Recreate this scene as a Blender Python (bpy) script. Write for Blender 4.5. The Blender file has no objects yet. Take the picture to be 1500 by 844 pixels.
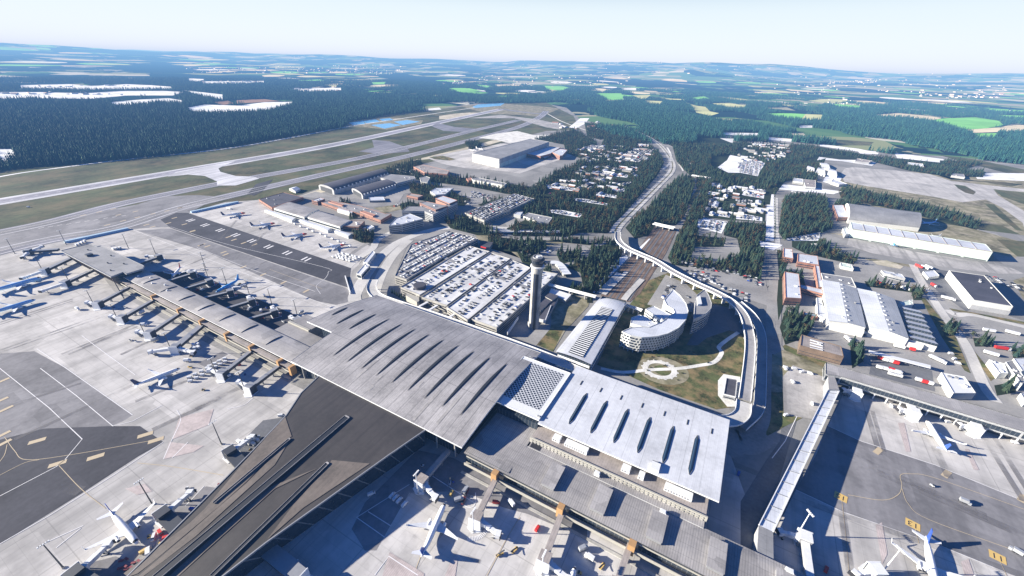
SUNE=15.5; SKY=.115; HB=(.97,1.05,1.13); HB2=(.80,.93,.98); HZD=1/11500.; HZA=(.68,.43,.05); HZC=(.21,.50,1.08); HZS=1/13500.
import bpy, bmesh, math, random
import numpy as np
from mathutils import Vector, noise
from mathutils.geometry import tessellate_polygon
random.seed(7); rng=np.random.default_rng(7)
scene=bpy.context.scene; COL=scene.collection
R=math.radians; PI=math.pi
# ---------------------------------------------------------------- survey of the place
# camera solved from the photograph; G() turns a point of the photograph at a known height into metres
F=608.; ROLL=math.atan(0.031); HC=270.
PITCH=math.atan((422-95)*math.cos(ROLL)/F)
cR,sR=math.cos(ROLL),math.sin(ROLL); cP,sP=math.cos(PITCH),math.sin(PITCH)
def G(px,py,z=0.):
    u=(px-750)/F; v=(py-422)/F
    x=u*cR+v*sR; y=-u*sR+v*cR
    t=(z-HC)/-(sP+y*cP)
    return (x*t,(cP-y*sP)*t)
def GP(pts,z=0.,s=1.,ox=0.,oy=0.): return [G(ox+p[0]/s,oy+p[1]/s,z) for p in pts]
def Z(x0,y0,s):                       # a survey sheet: its own origin and scale
    return lambda pts:[(x0+p[0]/s,y0+p[1]/s) for p in pts]
AX=R(-28.5)                           # main axis of the terminal
UX=(math.cos(AX),math.sin(AX)); VX=(-math.sin(AX),math.cos(AX))
# ---------------------------------------------------------------- materials
def NT(name):
    m=bpy.data.materials.new(name); m.use_nodes=True; nt=m.node_tree
    return m,nt,nt.nodes['Principled BSDF']
def N(nt,t,**k):
    n=nt.nodes.new(t)
    for a,b in k.items():
        if a.startswith('i_'): n.inputs[int(a[2:])].default_value=b
        else: setattr(n,a,b)
    return n
def L(nt,a,b): nt.links.new(a,b)
def mth(nt,op,a,b=None,c=None):
    n=nt.nodes.new('ShaderNodeMath'); n.operation=op
    for i,v in enumerate((a,b,c)):
        if v is None: continue
        if isinstance(v,(int,float)): n.inputs[i].default_value=v
        else: L(nt,v,n.inputs[i])
    return n.outputs[0]
def mixc(nt,f,a,b,mode='MIX'):
    n=nt.nodes.new('ShaderNodeMix'); n.data_type='RGBA'; n.blend_type=mode
    for i,v in ((0,f),(6,a),(7,b)):
        if isinstance(v,(int,float)): n.inputs[i].default_value=v
        elif isinstance(v,tuple): n.inputs[i].default_value=(*v,1) if len(v)==3 else v
        else: L(nt,v,n.inputs[i])
    return n.outputs[2]
def coords(nt,ang=0,sc=(1,1,1)):
    g=N(nt,'ShaderNodeNewGeometry'); m=N(nt,'ShaderNodeMapping')
    m.vector_type='POINT'
    # rotate by -ang, then scale
    m.inputs['Rotation'].default_value=(0,0,-ang)
    L(nt,g.outputs['Position'],m.inputs['Vector'])
    m2=N(nt,'ShaderNodeMapping'); m2.inputs['Scale'].default_value=sc
    L(nt,m.outputs[0],m2.inputs['Vector'])
    return m2.outputs[0]
def nz(nt,vec,scale,detail=4,rough=.55):
    n=N(nt,'ShaderNodeTexNoise'); n.inputs['Scale'].default_value=scale; n.inputs['Detail'].default_value=detail
    n.inputs['Roughness'].default_value=rough; L(nt,vec,n.inputs['Vector']); return n.outputs[0]
def ramp(nt,f,stops,const=False):
    n=N(nt,'ShaderNodeValToRGB'); cr=n.color_ramp
    if const: cr.interpolation='CONSTANT'
    while len(cr.elements)<len(stops): cr.elements.new(.5)
    for e,(p,c) in zip(cr.elements,stops): e.position=p; e.color=(*c,1)
    L(nt,f,n.inputs[0]); return n.outputs[0]
def line_mask(nt,vec,axis,spacing,width):
    s=N(nt,'ShaderNodeSeparateXYZ'); L(nt,vec,s.inputs[0])
    f=mth(nt,'FRACT',mth(nt,'DIVIDE',s.outputs[axis],spacing))
    return mth(nt,'LESS_THAN',f,width/spacing)
def surf(name,base,var=.25,big=.02,fine=.6,rough=.8,ang=AX,lines=(),streak=None,metal=0.,patch=None,tint=None,stains=None,spec=None):
    """weathered surface: large soft stains, fine grain, optional joints, streaks and repair patches (all in metres)"""
    m,nt,b=NT(name); v=coords(nt,ang)
    a=nz(nt,v,big,5); f=nz(nt,v,fine,3)
    t=mth(nt,'ADD',mth(nt,'MULTIPLY',a,.7),mth(nt,'MULTIPLY',f,.3))
    lo=tuple(c*(1-var*1.6) for c in base); hi=tuple(min(.95,c*(1+var*1.3)) for c in base)
    c=ramp(nt,t,[(.33,lo),(.5,base),(.67,hi)])
    if tint: c=mixc(nt,mth(nt,'MULTIPLY',ramp_val(nt,nz(nt,v,tint[1]*1.6,7,.68),.44,.62),tint[2]),c,tint[0])
    if streak:   # (stretch axis, scale, strength, dark colour factor)
        sx=(.04,1,1) if streak[0]==0 else (1,.04,1)
        sv=coords(nt,ang,sx); sn=nz(nt,sv,streak[1],4,.6)
        k=mth(nt,'MULTIPLY',mth(nt,'SUBTRACT',1.,ramp_val(nt,sn,.38,.52)),streak[2])
        c=mixc(nt,k,c,tuple(q*.45 for q in base))
    if patch:    # rectangles of slightly different age
        vv=N(nt,'ShaderNodeTexVoronoi'); vv.distance='CHEBYCHEV'; vv.inputs['Scale'].default_value=patch[0]; vv.inputs['Randomness'].default_value=.8
        L(nt,v,vv.inputs['Vector'])
        sp=N(nt,'ShaderNodeSeparateColor'); L(nt,vv.outputs['Color'],sp.inputs[0])
        c=mixc(nt,patch[1],c,mixc(nt,sp.outputs[0],tuple(q*.55 for q in base),tuple(min(.95,q*1.35) for q in base)))
    if stains:
        st=mth(nt,'MULTIPLY',ramp_val(nt,nz(nt,v,stains[0],6,.65),.50,.66),stains[1]); c=mixc(nt,st,c,tuple(q*.5 for q in base))
    for (ax,spc,w,k) in lines:
        c=mixc(nt,mth(nt,'MULTIPLY',line_mask(nt,v,ax,spc,w),k),c,tuple(q*.35 for q in base))
    L(nt,c,b.inputs['Base Color']); b.inputs['Roughness'].default_value=rough; b.inputs['Metallic'].default_value=metal
    if spec is not None: b.inputs['Specular IOR Level'].default_value=spec
    return m
def ramp_val(nt,f,a,b2):
    n=N(nt,'ShaderNodeMapRange'); n.inputs[1].default_value=a; n.inputs[2].default_value=b2
    L(nt,f,n.inputs[0]); return n.outputs[0]
def plain(name,c,rough=.6,metal=0.,em=None):
    m,nt,b=NT(name); v=coords(nt,0)
    n=nz(nt,v,.8,3)
    L(nt,mixc(nt,n,tuple(q*.82 for q in c),tuple(min(.98,q*1.12) for q in c)),b.inputs['Base Color'])
    b.inputs['Roughness'].default_value=rough; b.inputs['Metallic'].default_value=metal
    return m
M={}
M['concrete']=surf('apron_concrete_mat',(.46,.45,.445),.24,.016,.12,.85,lines=((0,7.5,.22,.25),(1,7.5,.22,.25),(0,37.5,.6,.35),(1,45,.6,.35)),streak=(1,.06,.55),patch=(.012,.34),stains=(.035,.5),spec=.2)
M['concrete2']=surf('stand_concrete_mat',(.38,.37,.365),.22,.02,.35,.85,lines=((0,7.5,.2,.3),(1,7.5,.2,.3)),streak=(1,.09,.6),stains=(.05,.6),spec=.2)
M['asphalt']=surf('asphalt_mat',(.062,.062,.074),.32,.02,.3,.9,stains=(.04,.5),patch=(.03,.25),streak=(1,.07,.35),spec=.2)
M['asphalt_mid']=surf('worn_asphalt_mat',(.215,.212,.225),.3,.018,.3,.9,stains=(.04,.55),streak=(1,.06,.5),patch=(.02,.35),spec=.2)
M['asphalt_mid2']=surf('taxiway_asphalt_mat',(.20,.20,.235),.25,.01,.4,.9,ang=R(66),streak=(0,.08,.45),spec=.2)
M['runway_mid']=surf('runway_mat',(.26,.26,.31),.2,.01,.3,.9,ang=R(67.5),streak=(0,.12,.6),spec=.2)
M['runway_edge']=surf('runway_shoulder_mat',(.52,.53,.58),.2,.012,.3,.9,ang=R(67.5),streak=(0,.1,.5),spec=.2)
M['road']=surf('road_mat',(.26,.257,.255),.22,.02,.4,.9,spec=.2)
M['road_light']=surf('pale_road_mat',(.47,.465,.455),.18,.02,.4,.85,spec=.2)
M['road_dark']=surf('dark_road_mat',(.13,.135,.15),.25,.02,.4,.9,spec=.2)
M['yard']=surf('yard_mat',(.23,.228,.225),.3,.012,.25,.9,patch=(.018,.45),spec=.2)
M['grass']=surf('airfield_grass_mat',(.075,.088,.045),.45,.006,.12,.95,ang=R(67),tint=((.20,.155,.095),.008,.5),streak=(0,.03,.3),spec=.1)
M['lawn']=surf('lawn_mat',(.075,.088,.036),.55,.05,.5,.95,tint=((.25,.185,.10),.04,.8),spec=.1)
M['scrub']=surf('scrub_mat',(.17,.16,.10),.4,.02,.2,.95,tint=((.42,.38,.30),.03,.6),spec=.1)
M['sand']=surf('sand_mat',(.50,.46,.38),.25,.01,.2,.95,tint=((.2,.2,.1),.02,.5),spec=.1)
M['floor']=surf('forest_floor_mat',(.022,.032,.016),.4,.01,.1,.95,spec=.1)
M['white_ground']=surf('pale_ground_mat',(.78,.80,.84),.16,.004,.05,.9,tint=((.35,.38,.42),.012,.4),spec=.1)
M['path']=surf('gravel_path_mat',(.62,.62,.60),.2,.05,.6,.9,spec=.1)
M['track']=surf('ballast_mat',(.17,.125,.10),.3,.03,.5,.95,ang=R(62),lines=((1,4.6,1.5,.45),),spec=.1)
M['hall_roof']=surf('zinc_roof_mat',(.34,.33,.335),.3,.035,.5,.55,lines=((0,1.56,.2,.45),(0,9.4,.45,.8)),streak=(1,.5,.35),metal=.1,patch=(.05,.18))
M['pier_roof']=surf('pier_roof_mat',(.32,.31,.31),.25,.04,.5,.6,lines=((0,1.7,.2,.35),(1,8,.25,.5)),patch=(.06,.45))
M['low_roof']=surf('ribbed_roof_mat',(.30,.29,.29),.25,.04,.5,.6,lines=((0,1.5,.3,.5),(1,7.5,.25,.5)),streak=(1,.4,.35),patch=(.05,.4))
M['white_roof']=surf('white_roof_mat',(.55,.57,.61),.16,.03,.4,.5,lines=((0,1.3,.12,.22),(0,13.3,.3,.5)),streak=(1,.3,.12))
M['wedge_roof']=surf('slate_roof_mat',(.045,.040,.038),.22,.03,.4,.6,lines=((0,1.5,.12,.4),),streak=(1,.25,.4))
M['wood_roof']=surf('timber_roof_mat',(.14,.118,.103),.25,.05,.5,.7,ang=R(-24),lines=((0,1.1,.15,.3),),streak=(1,.4,.3))
M['grey_roof']=surf('grey_membrane_mat',(.23,.235,.25),.22,.04,.4,.75,lines=((0,10,.25,.4),(1,10,.25,.4)),patch=(.03,.25))
M['pale_roof']=surf('pale_sheet_roof_mat',(.52,.55,.61),.14,.03,.4,.55,lines=((0,2.4,.22,.25),(1,22,.5,.4)),patch=(.03,.2))
M['dark_roof']=surf('dark_felt_roof_mat',(.06,.06,.08),.3,.03,.4,.8,streak=(0,.2,.4),patch=(.04,.3))
M['brown_roof']=surf('brown_sheet_roof_mat',(.30,.27,.255),.25,.04,.4,.7,lines=((0,1.8,.2,.4),))
M['deck']=surf('parking_deck_mat',(.56,.57,.59),.18,.03,.3,.85,lines=((0,16,.3,.25),(1,16,.3,.25)),streak=(1,.1,.25),spec=.2)
M['deck_dark']=surf('old_deck_mat',(.24,.24,.26),.2,.03,.3,.9,streak=(1,.1,.3),spec=.2)
M['viaduct']=surf('bridge_deck_mat',(.30,.295,.30),.2,.03,.3,.9,spec=.2)
M['conc_wall']=surf('concrete_wall_mat',(.33,.325,.31),.25,.08,.6,.85)
M['dark_wall']=surf('dark_cladding_mat',(.055,.055,.06),.3,.1,.6,.6,lines=((0,3,.25,.6),))
M['white_wall']=surf('white_cladding_mat',(.56,.57,.56),.1,.05,.6,.6,lines=((0,6,.15,.2),))
M['green_wall']=surf('pale_green_cladding_mat',(.47,.56,.52),.1,.05,.6,.6,lines=((0,6,.2,.25),))
M['grey_wall']=surf('grey_cladding_mat',(.33,.34,.36),.2,.05,.6,.6,lines=((0,3,.15,.3),))
M['brick']=surf('brick_mat',(.26,.135,.10),.25,.2,1.5,.9)
M['brown_wall']=surf('brown_cladding_mat',(.16,.115,.085),.25,.1,.6,.7,lines=((0,1.5,.15,.4),))
M['cream']=plain('cream_trim',(.38,.37,.33),.6)
M['white']=plain('white_paint',(.80,.81,.82),.45)
M['wtrim']=plain('white_trim',(.66,.68,.71),.5)
M['steel']=plain('grey_steel',(.30,.31,.33),.5,.3)
M['dsteel']=plain('dark_steel',(.06,.065,.075),.5,.3)
M['timber']=plain('orange_timber',(.42,.25,.11),.6)
M['bluep']=plain('blue_paint',(.03,.08,.35),.4)
M['navy']=plain('navy_paint',(.015,.025,.10),.4)
M['sky_blue']=plain('light_blue_paint',(.03,.32,.72),.4)
M['paleblue']=plain('pale_blue_paint',(.27,.52,.85),.4)
M['fence_blue']=plain('faded_blue_panel',(.36,.50,.64),.6)
M['red']=plain('red_paint',(.55,.03,.025),.45)
M['maroon']=plain('maroon_paint',(.20,.025,.04),.7)
M['yellow']=plain('yellow_paint',(.60,.42,.14),.6)
M['linew']=plain('white_marking',(.68,.68,.70),.8)
M['liney']=plain('yellow_marking',(.46,.38,.26),.8)
M['hatch']=surf('red_hatch_mat',(.44,.385,.38),.15,.1,.4,.9,ang=R(-28.5),lines=((0,1.2,.35,.25),))
M['orange_roof']=plain('orange_render',(.33,.17,.13),.8)
M['tyre']=plain('black_rubber',(.02,.02,.02),.9)
M['black']=plain('black_paint',(.025,.025,.03),.5)
M['silver']=plain('silver_paint',(.42,.44,.47),.35,.3)
def track_mat():
    m,nt,b=NT('tyre_rubber_stain'); v=coords(nt,0); n=nz(nt,v,.03,4,.7); b.inputs['Base Color'].default_value=(.16,.155,.165,1); b.inputs['Roughness'].default_value=.9
    L(nt,mth(nt,'MULTIPLY',ramp_val(nt,n,.38,.62),.55),b.inputs['Alpha']); return m
M['tyre_track']=track_mat()
M['pond']=plain('pond_water_mat',(.16,.42,.72),.3)
def glassm(name,c,rough=.15):
    m,nt,b=NT(name); v=coords(nt,AX); n=nz(nt,v,.35,2)
    k=line_mask(nt,v,0,3.,.22)
    c1=mixc(nt,n,tuple(q*.5 for q in c),tuple(q*1.7 for q in c))
    L(nt,mixc(nt,k,c1,(.16,.17,.18)),b.inputs['Base Color']); b.inputs['Roughness'].default_value=rough
    return m
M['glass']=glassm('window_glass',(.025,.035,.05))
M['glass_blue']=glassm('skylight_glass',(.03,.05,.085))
M['skylight']=plain('skylight_pane',(.010,.014,.022),.6)
M['skyblue']=plain('blue_skylight_pane',(.020,.038,.065),.2)
# checkered skylight roof
def checker():
    m,nt,b=NT('diamond_skylight_mat'); v=coords(nt,AX+R(45),(1,1,1))
    s=N(nt,'ShaderNodeSeparateXYZ'); L(nt,v,s.inputs[0])
    fs=[mth(nt,'LESS_THAN',mth(nt,'FRACT',mth(nt,'DIVIDE',s.outputs[i],2.5)),.76) for i in (0,1)]
    k=mth(nt,'MULTIPLY',fs[0],fs[1])
    L(nt,mixc(nt,k,(.62,.64,.68),(.02,.03,.045)),b.inputs['Base Color']); b.inputs['Roughness'].default_value=.4
    return m
M['checker']=checker()
# trees
def leafm(name,cols):
    m,nt,b=NT(name); oi=N(nt,'ShaderNodeObjectInfo')
    c=ramp(nt,oi.outputs['Random'],[(i/(len(cols)-1) if len(cols)>1 else 0,c) for i,c in enumerate(cols)])
    g=N(nt,'ShaderNodeNewGeometry'); n=nz(nt,g.outputs['Position'],.5,2)
    c=mixc(nt,n,mixc(nt,1.,c,(.45,.45,.45),'MULTIPLY'),mixc(nt,1.,c,(1.7,1.7,1.6),'MULTIPLY'))
    L(nt,c,b.inputs['Base Color']); b.inputs['Roughness'].default_value=.85; b.inputs['Specular IOR Level'].default_value=.15
    return m
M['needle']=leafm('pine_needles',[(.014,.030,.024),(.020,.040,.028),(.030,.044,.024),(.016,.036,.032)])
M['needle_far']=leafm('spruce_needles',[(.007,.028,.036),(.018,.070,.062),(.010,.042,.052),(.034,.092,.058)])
M['leaf_aut']=leafm('autumn_leaves',[(.055,.045,.022),(.070,.046,.024),(.045,.042,.022)])
M['leaf_green']=leafm('green_leaves',[(.032,.048,.026),(.045,.055,.026),(.028,.042,.026)])
M['bark']=plain('bark',(.10,.07,.05),.9)
# ---------------------------------------------------------------- mesh builder
class MB:
    def __init__(s): s.v=[]; s.f=[]; s.m=[]
    def add(s,vs,fs,mi=0):
        o=len(s.v); s.v+=[tuple(map(float,q)) for q in vs]; s.f+=[tuple(o+i for i in f) for f in fs]; s.m+=[mi]*len(fs); return s
    def box(s,c,size,rz=0.,mi=0,taper=1.,bev=0):
        x,y,z=c; a,b,h=size[0]/2,size[1]/2,size[2]/2; cs,sn=math.cos(rz),math.sin(rz)
        vs=[]
        for dz,k in ((-h,1.),(h,taper)):
            for dx,dy in ((-a,-b),(a,-b),(a,b),(-a,b)):
                dx*=k; dy*=k
                vs.append((x+dx*cs-dy*sn,y+dx*sn+dy*cs,z+dz))
        return s.add(vs,[(0,3,2,1),(4,5,6,7),(0,1,5,4),(1,2,6,5),(2,3,7,6),(3,0,4,7)],mi)
    def prism(s,pts,z0,z1,mi=0,cap=True):
        pts=ccw(pts); n=len(pts)
        vs=[(p[0],p[1],z0) for p in pts]+[(p[0],p[1],z1) for p in pts]
        s.add(vs,[(i,(i+1)%n,n+(i+1)%n,n+i) for i in range(n)],mi)
        if cap: s.sheet(pts,z1,mi)
        return s
    def sheet(s,pts,z,mi=0):
        q=ccw(pts); zz=list(z) if isinstance(z,(list,tuple)) else [z]*len(pts)
        if isinstance(z,(list,tuple)) and q[0]!=pts[0]: zz=zz[::-1]
        pts=q
        vs=[Vector((p[0],p[1],q)) for p,q in zip(pts,zz)]
        if len(vs)==4: return s.add(vs,[(0,1,2,3)],mi)
        tr=tessellate_polygon([[Vector((v.x,v.y,0)) for v in vs]])
        fs=[]
        for t in tr:
            a,b,c=[vs[i] for i in t]
            if (b.x-a.x)*(c.y-a.y)-(b.y-a.y)*(c.x-a.x)<0: t=(t[0],t[2],t[1])
            fs.append(tuple(t))
        return s.add(vs,fs,mi)
    def bar(s,a,b,w,h=None,mi=0):       # beam from a to b with a rectangular section
        a=Vector(a); b=Vector(b); h=h or w; d=(b-a).normalized()
        up=Vector((0,0,1)) if abs(d.z)<.95 else Vector((1,0,0))
        r=d.cross(up).normalized()*w/2; u=r.cross(d).normalized()*h/2
        vs=[a-r-u,a+r-u,a+r+u,a-r+u,b-r-u,b+r-u,b+r+u,b-r+u]
        return s.add(vs,[(3,2,1,0),(4,5,6,7),(0,1,5,4),(1,2,6,5),(2,3,7,6),(3,0,4,7)],mi)
    def tube(s,path,rad,n=8,mi=0,cap=True,sq=(1,1)):
        path=[Vector(p) for p in path]; rad=rad if isinstance(rad,(list,tuple)) else [rad]*len(path)
        rings=[]
        for i,p in enumerate(path):
            d=(path[min(i+1,len(path)-1)]-path[max(i-1,0)]).normalized()
            up=Vector((0,0,1)) if abs(d.z)<.9 else Vector((0,1,0))
            r=d.cross(up).normalized(); u=r.cross(d).normalized()
            rings.append([p+(r*math.cos(2*PI*k/n)*sq[0]+u*math.sin(2*PI*k/n)*sq[1])*rad[i] for k in range(n)])
        vs=[q for r_ in rings for q in r_]
        fs=[(i*n+k,i*n+(k+1)%n,(i+1)*n+(k+1)%n,(i+1)*n+k) for i in range(len(path)-1) for k in range(n)]
        if cap: fs+=[tuple(range(n-1,-1,-1)),tuple((len(path)-1)*n+k for k in range(n))]
        return s.add(vs,fs,mi)
    def build(s,name,mats,parent=None,smooth=False,kind=None):
        if not isinstance(mats,(list,tuple)): mats=[mats]
        me=bpy.data.meshes.new(name)
        off=Vector(parent['_off']) if parent is not None and '_off' in parent else Vector((0,0,0))
        me.from_pydata([tuple(Vector(v)-off) for v in s.v],[],s.f)
        for mm in mats: me.materials.append(M[mm] if isinstance(mm,str) else mm)
        me.polygons.foreach_set('material_index',s.m)
        if smooth: me.polygons.foreach_set('use_smooth',[True]*len(s.f))
        me.update()
        o=bpy.data.objects.new(name,me); COL.objects.link(o)
        if parent is not None:
            o.parent=parent
            if '_off' in parent: o['_off']=tuple(off)
        if kind: o['kind']=kind
        return o
def ccw(pts):
    a=sum(pts[i][0]*pts[(i+1)%len(pts)][1]-pts[(i+1)%len(pts)][0]*pts[i][1] for i in range(len(pts)))
    return list(pts) if a>0 else list(pts)[::-1]
def thing(name,label,cat,loc=(0,0,0),rz=0,group=None,absolute=True):
    o=bpy.data.objects.new(name,None); COL.objects.link(o); o.location=(*loc[:2],loc[2] if len(loc)>2 else 0); o.rotation_euler=(0,0,rz)
    o.empty_display_size=1; o['label']=label; o['category']=cat
    if group: o['group']=group
    if absolute: o['_off']=tuple(o.location)
    return o
def tag(o,label,cat,group=None,kind=None):
    o['label']=label; o['category']=cat
    if group: o['group']=group
    if kind: o['kind']=kind
    return o
def dup(root,loc,rz,label=None,group=None,scale=None):
    r=root.copy(); COL.objects.link(r); r.location=loc; r.rotation_euler=(0,0,rz)
    if scale: r.scale=(scale,)*3 if isinstance(scale,(int,float)) else scale
    if label: r['label']=label
    if group: r['group']=group
    def rec(a,b):
        for ch in list(kids.get(a.name,[])):
            c=ch.copy(); COL.objects.link(c); c.parent=b; rec(ch,c)
    rec(root,r); return r
kids={}
def register(root):
    for o in bpy.data.objects:
        if o.parent is not None:
            kids.setdefault(o.parent.name,[])
            if o not in kids[o.parent.name]: kids[o.parent.name].append(o)
# ---- smooth path in the ground plane
def spline(P,n=8):
    if len(P)<3: return P
    Q=[(2*P[0][0]-P[1][0],2*P[0][1]-P[1][1])]+list(P)+[(2*P[-1][0]-P[-2][0],2*P[-1][1]-P[-2][1])]
    out=[]
    for i in range(1,len(Q)-2):
        p0,p1,p2,p3=Q[i-1:i+3]
        for k in range(n):
            t=k/n
            out.append(tuple(.5*((2*p1[j])+(-p0[j]+p2[j])*t+(2*p0[j]-5*p1[j]+4*p2[j]-p3[j])*t*t+(-p0[j]+3*p1[j]-3*p2[j]+p3[j])*t**3) for j in range(len(p1))))
    out.append(tuple(P[-1])); return out
def offs(P,d):
    out=[]
    for i,p in enumerate(P):
        a=P[max(i-1,0)]; b=P[min(i+1,len(P)-1)]; dx,dy=b[0]-a[0],b[1]-a[1]; l=math.hypot(dx,dy) or 1
        out.append((p[0]-dy/l*d,p[1]+dx/l*d))
    return out
def ribbon(mb,P,w,z,off=0.,mi=0):
    a=offs(P,off+w/2); b=offs(P,off-w/2); n=len(P)
    zs=z if isinstance(z,(list,tuple)) else [z]*n
    mb.add([(*q,zz) for q,zz in zip(a,zs)]+[(*q,zz) for q,zz in zip(b,zs)],[(n+i,n+i+1,i+1,i) for i in range(n-1)],mi); return mb
def strip(name,pts,w,z,mat,smooth=True,kind='structure'):
    P=GP(pts); P=spline(P) if smooth else P
    return ribbon(MB(),P,w,z+zeps()+.0008).build(name,mat,kind=kind)
ZC=[0]
def zeps(): ZC[0]+=1; return (ZC[0]%23)*.0016
def area(name,pts,z,mat): return MB().sheet(GP(pts),z+zeps()).build(name,mat,kind='structure')
# ================================================================ THE GROUND
zA=Z(0,40,3); zB=Z(500,40,3); zC=Z(1000,40,3); zL=Z(0,300,4.963); zM=Z(250,270,4.963); zN=Z(370,200,4.963)
zO=Z(560,180,4.963); zPk=Z(540,320,4.963); zH=Z(800,180,4.963); zQ=Z(1080,200,4.963); zR=Z(1200,230,4.963)
zS=Z(1120,360,3.926); zT=Z(760,370,3.67); zU=Z(400,420,3.67); zV=Z(680,520,3.375); zW=Z(120,380,3.837)
zX=Z(0,380,6); zY=Z(0,540,2.7775); zAA=Z(180,550,2.872); zAB=Z(520,640,4.138); zAC=Z(780,640,3.75); zAD=Z(1100,520,2.605)
zAE=Z(980,240,4.6885); zAF=Z(740,350,4.44)
def ground_mat():
    m,nt,b=NT('countryside_mat'); v=coords(nt,R(20),(1,1,1))
    f=nz(nt,v,.00045,6,.6); g=nz(nt,v,.004,4); h=nz(nt,v,.03,4)
    forest=mixc(nt,h,(.008,.022,.032),(.022,.050,.055))
    vv=N(nt,'ShaderNodeTexVoronoi'); vv.inputs['Scale'].default_value=.0022; L(nt,v,vv.inputs['Vector'])
    sp=N(nt,'ShaderNodeSeparateColor'); L(nt,vv.outputs['Color'],sp.inputs[0])
    fields=ramp(nt,sp.outputs[0],[(0,(.08,.17,.08)),(.3,(.24,.27,.15)),(.5,(.30,.30,.22)),(.68,(.10,.19,.09)),(.85,(.46,.46,.40))],True)
    s=N(nt,'ShaderNodeSeparateXYZ'); gg=N(nt,'ShaderNodeNewGeometry'); L(nt,gg.outputs['Position'],s.inputs[0])
    k=mth(nt,'ADD',f,mth(nt,'MULTIPLY',sp.outputs[1],.13))
    # more farmland to the east of the airfield than in the western forest
    east=mth(nt,'MULTIPLY',mth(nt,'DIVIDE',s.outputs[0],mth(nt,'ADD',mth(nt,'ABSOLUTE',s.outputs[1]),3000.)),.07)
    k=mth(nt,'ADD',k,east)
    k=mth(nt,'GREATER_THAN',k,.585)
    c=mixc(nt,k,forest,fields)
    L(nt,c,b.inputs['Base Color']); b.inputs['Roughness'].default_value=1; b.inputs['Specular IOR Level'].default_value=0
    return m
def hill(x,y):
    r=math.hypot(x,y)
    if r<7000: return 0.
    k=min(1.,(r-7000)/16000)
    n=noise.fractal(Vector((x/9000,y/9000,3.1)),1.,2.1,5)
    n2=noise.noise(Vector((x/2600,y/2600,9.)))
    base=(k*k*300+ k*(n*.8+.45)*330+k*n2*60)*(.8 if x<0 else .95)
    kn=math.exp(-((x-5000)**2+(y-13500)**2)/(1300**2))*190    # the low dark hill on the skyline
    return max(-5,base*(.65+.35*k))+kn
def make_ground():
    mb=MB(); rs=[0,300,1000,2500,4500,7000]; r=7000
    while r<52000: r*=1.045; rs.append(r)
    n=220; vs=[(0,0,0)]; fs=[]
    for r in rs[1:]:
        for k in range(n):
            a=PI*2*k/n; x,y=r*math.cos(a),r*math.sin(a); vs.append((x,y,hill(x,y)-.05*(r>900)))
    for k in range(n): fs.append((0,1+k,1+(k+1)%n))
    for i in range(len(rs)-2):
        o=1+i*n
        for k in range(n): fs.append((o+k,o+n+k,o+n+(k+1)%n,o+(k+1)%n))
    mb.add(vs,fs); return mb.build('ground',ground_mat(),smooth=True,kind='structure')
make_ground()
# airport land: everything on the near side of the forest edge
URB=[(-420,300),(-100,262),(0,249),(60,244),(130,238),(230,229),(330,215),(430,198),(500,187),(515,178),(570,168),(640,160),(700,151),(790,150),(830,158),
     (850,175),(900,186),(950,192),(1000,190),(1020,196),(1080,200),(1170,205),(1210,212),(1300,224),(1400,230),(1500,240),(1700,255),(2100,420),(2300,1500),(750,1150),(-900,1500)]
area('airport_land',URB,.05,'yard')
GRASS=[(-420,300),(-100,262),(0,249),(60,244),(130,238),(230,229),(330,215),(430,198),(500,187),(520,176),(640,160),(740,150),(800,150),(840,170),(850,190),(800,192),(760,202),(700,222),(620,240),(560,256),(480,272),(430,288),(395,292),(330,296),(250,318),(190,334),(90,352),(-60,392),(-500,520)]
area('grass_field',GRASS,.10,'grass')
# ---- right hand airfield beyond the hangars
area('grass_field',[(1205,340),(1250,345),(1265,320),(1230,296),(1232,262),(1300,250),(1500,262),(1800,300),(1800,470),(1500,440),(1470,385),(1400,372)],.10,'scrub')
area('grass_field',zC([(580,490),(700,495),(840,505),(820,520),(640,518),(600,505)]),.14,'grass')
area('grass_field',zC([(1120,560),(1280,580),(1500,625),(1900,700),(1900,735),(1500,660),(1260,600)]),.12,'grass')
area('concrete_apron',zR([(185,85),(240,75),(560,100),(800,125),(960,175),(1260,210),(1500,235),(1800,270),(1800,330),(1500,255),(1270,240),(1300,280),(1500,400),(1900,600),(1900,720),(1500,560),(1480,480),(1330,370),(1210,310),(1040,330),(830,290),(640,260),(300,205),(180,180),(160,120)]),.2,'concrete')
for p in ([(980,200),(1060,210),(1140,255),(1120,275),(1060,260),(1010,230)],[(1265,235),(1500,260),(1700,290),(1700,430),(1480,340),(1330,290)],[(1200,340),(1270,345),(1480,540),(1430,530),(1300,430)],[(850,130),(1180,180),(1390,215),(1480,200),(1300,180),(960,165),(1200,112),(900,125)],[(1290,600),(1500,615),(1700,640),(1700,730),(1440,725)]):
    area('grass_field',zR(p),.24,'grass')
area('pale_ground',zR([(1110,115),(1500,120),(1800,160),(1800,200),(1500,175),(1230,165),(1150,160)]),.26,'white_ground')
area('apron_asphalt',zR([(440,330),(700,380),(1000,490),(1330,580),(1480,620),(1430,735),(1270,700),(1265,770),(1210,780),(215,590),(200,640),(380,700),(700,760),(940,800),(1000,870),(1400,900),(1600,840),(1800,900),(1800,560),(1480,570),(1180,520),(860,440),(700,400)]),.16,'yard')
area('hangar_apron',zR([(215,590),(700,690),(1230,775),(1400,810),(1490,850),(1300,850),(900,800),(600,740),(380,700),(200,640)]),.22,'concrete2')
area('grass_field',zR([(370,330),(450,330),(455,360),(380,355)]),.24,'lawn')
area('grass_field',zR([(540,345),(800,385),(820,420),(760,430),(540,370)]),.24,'scrub')
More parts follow.
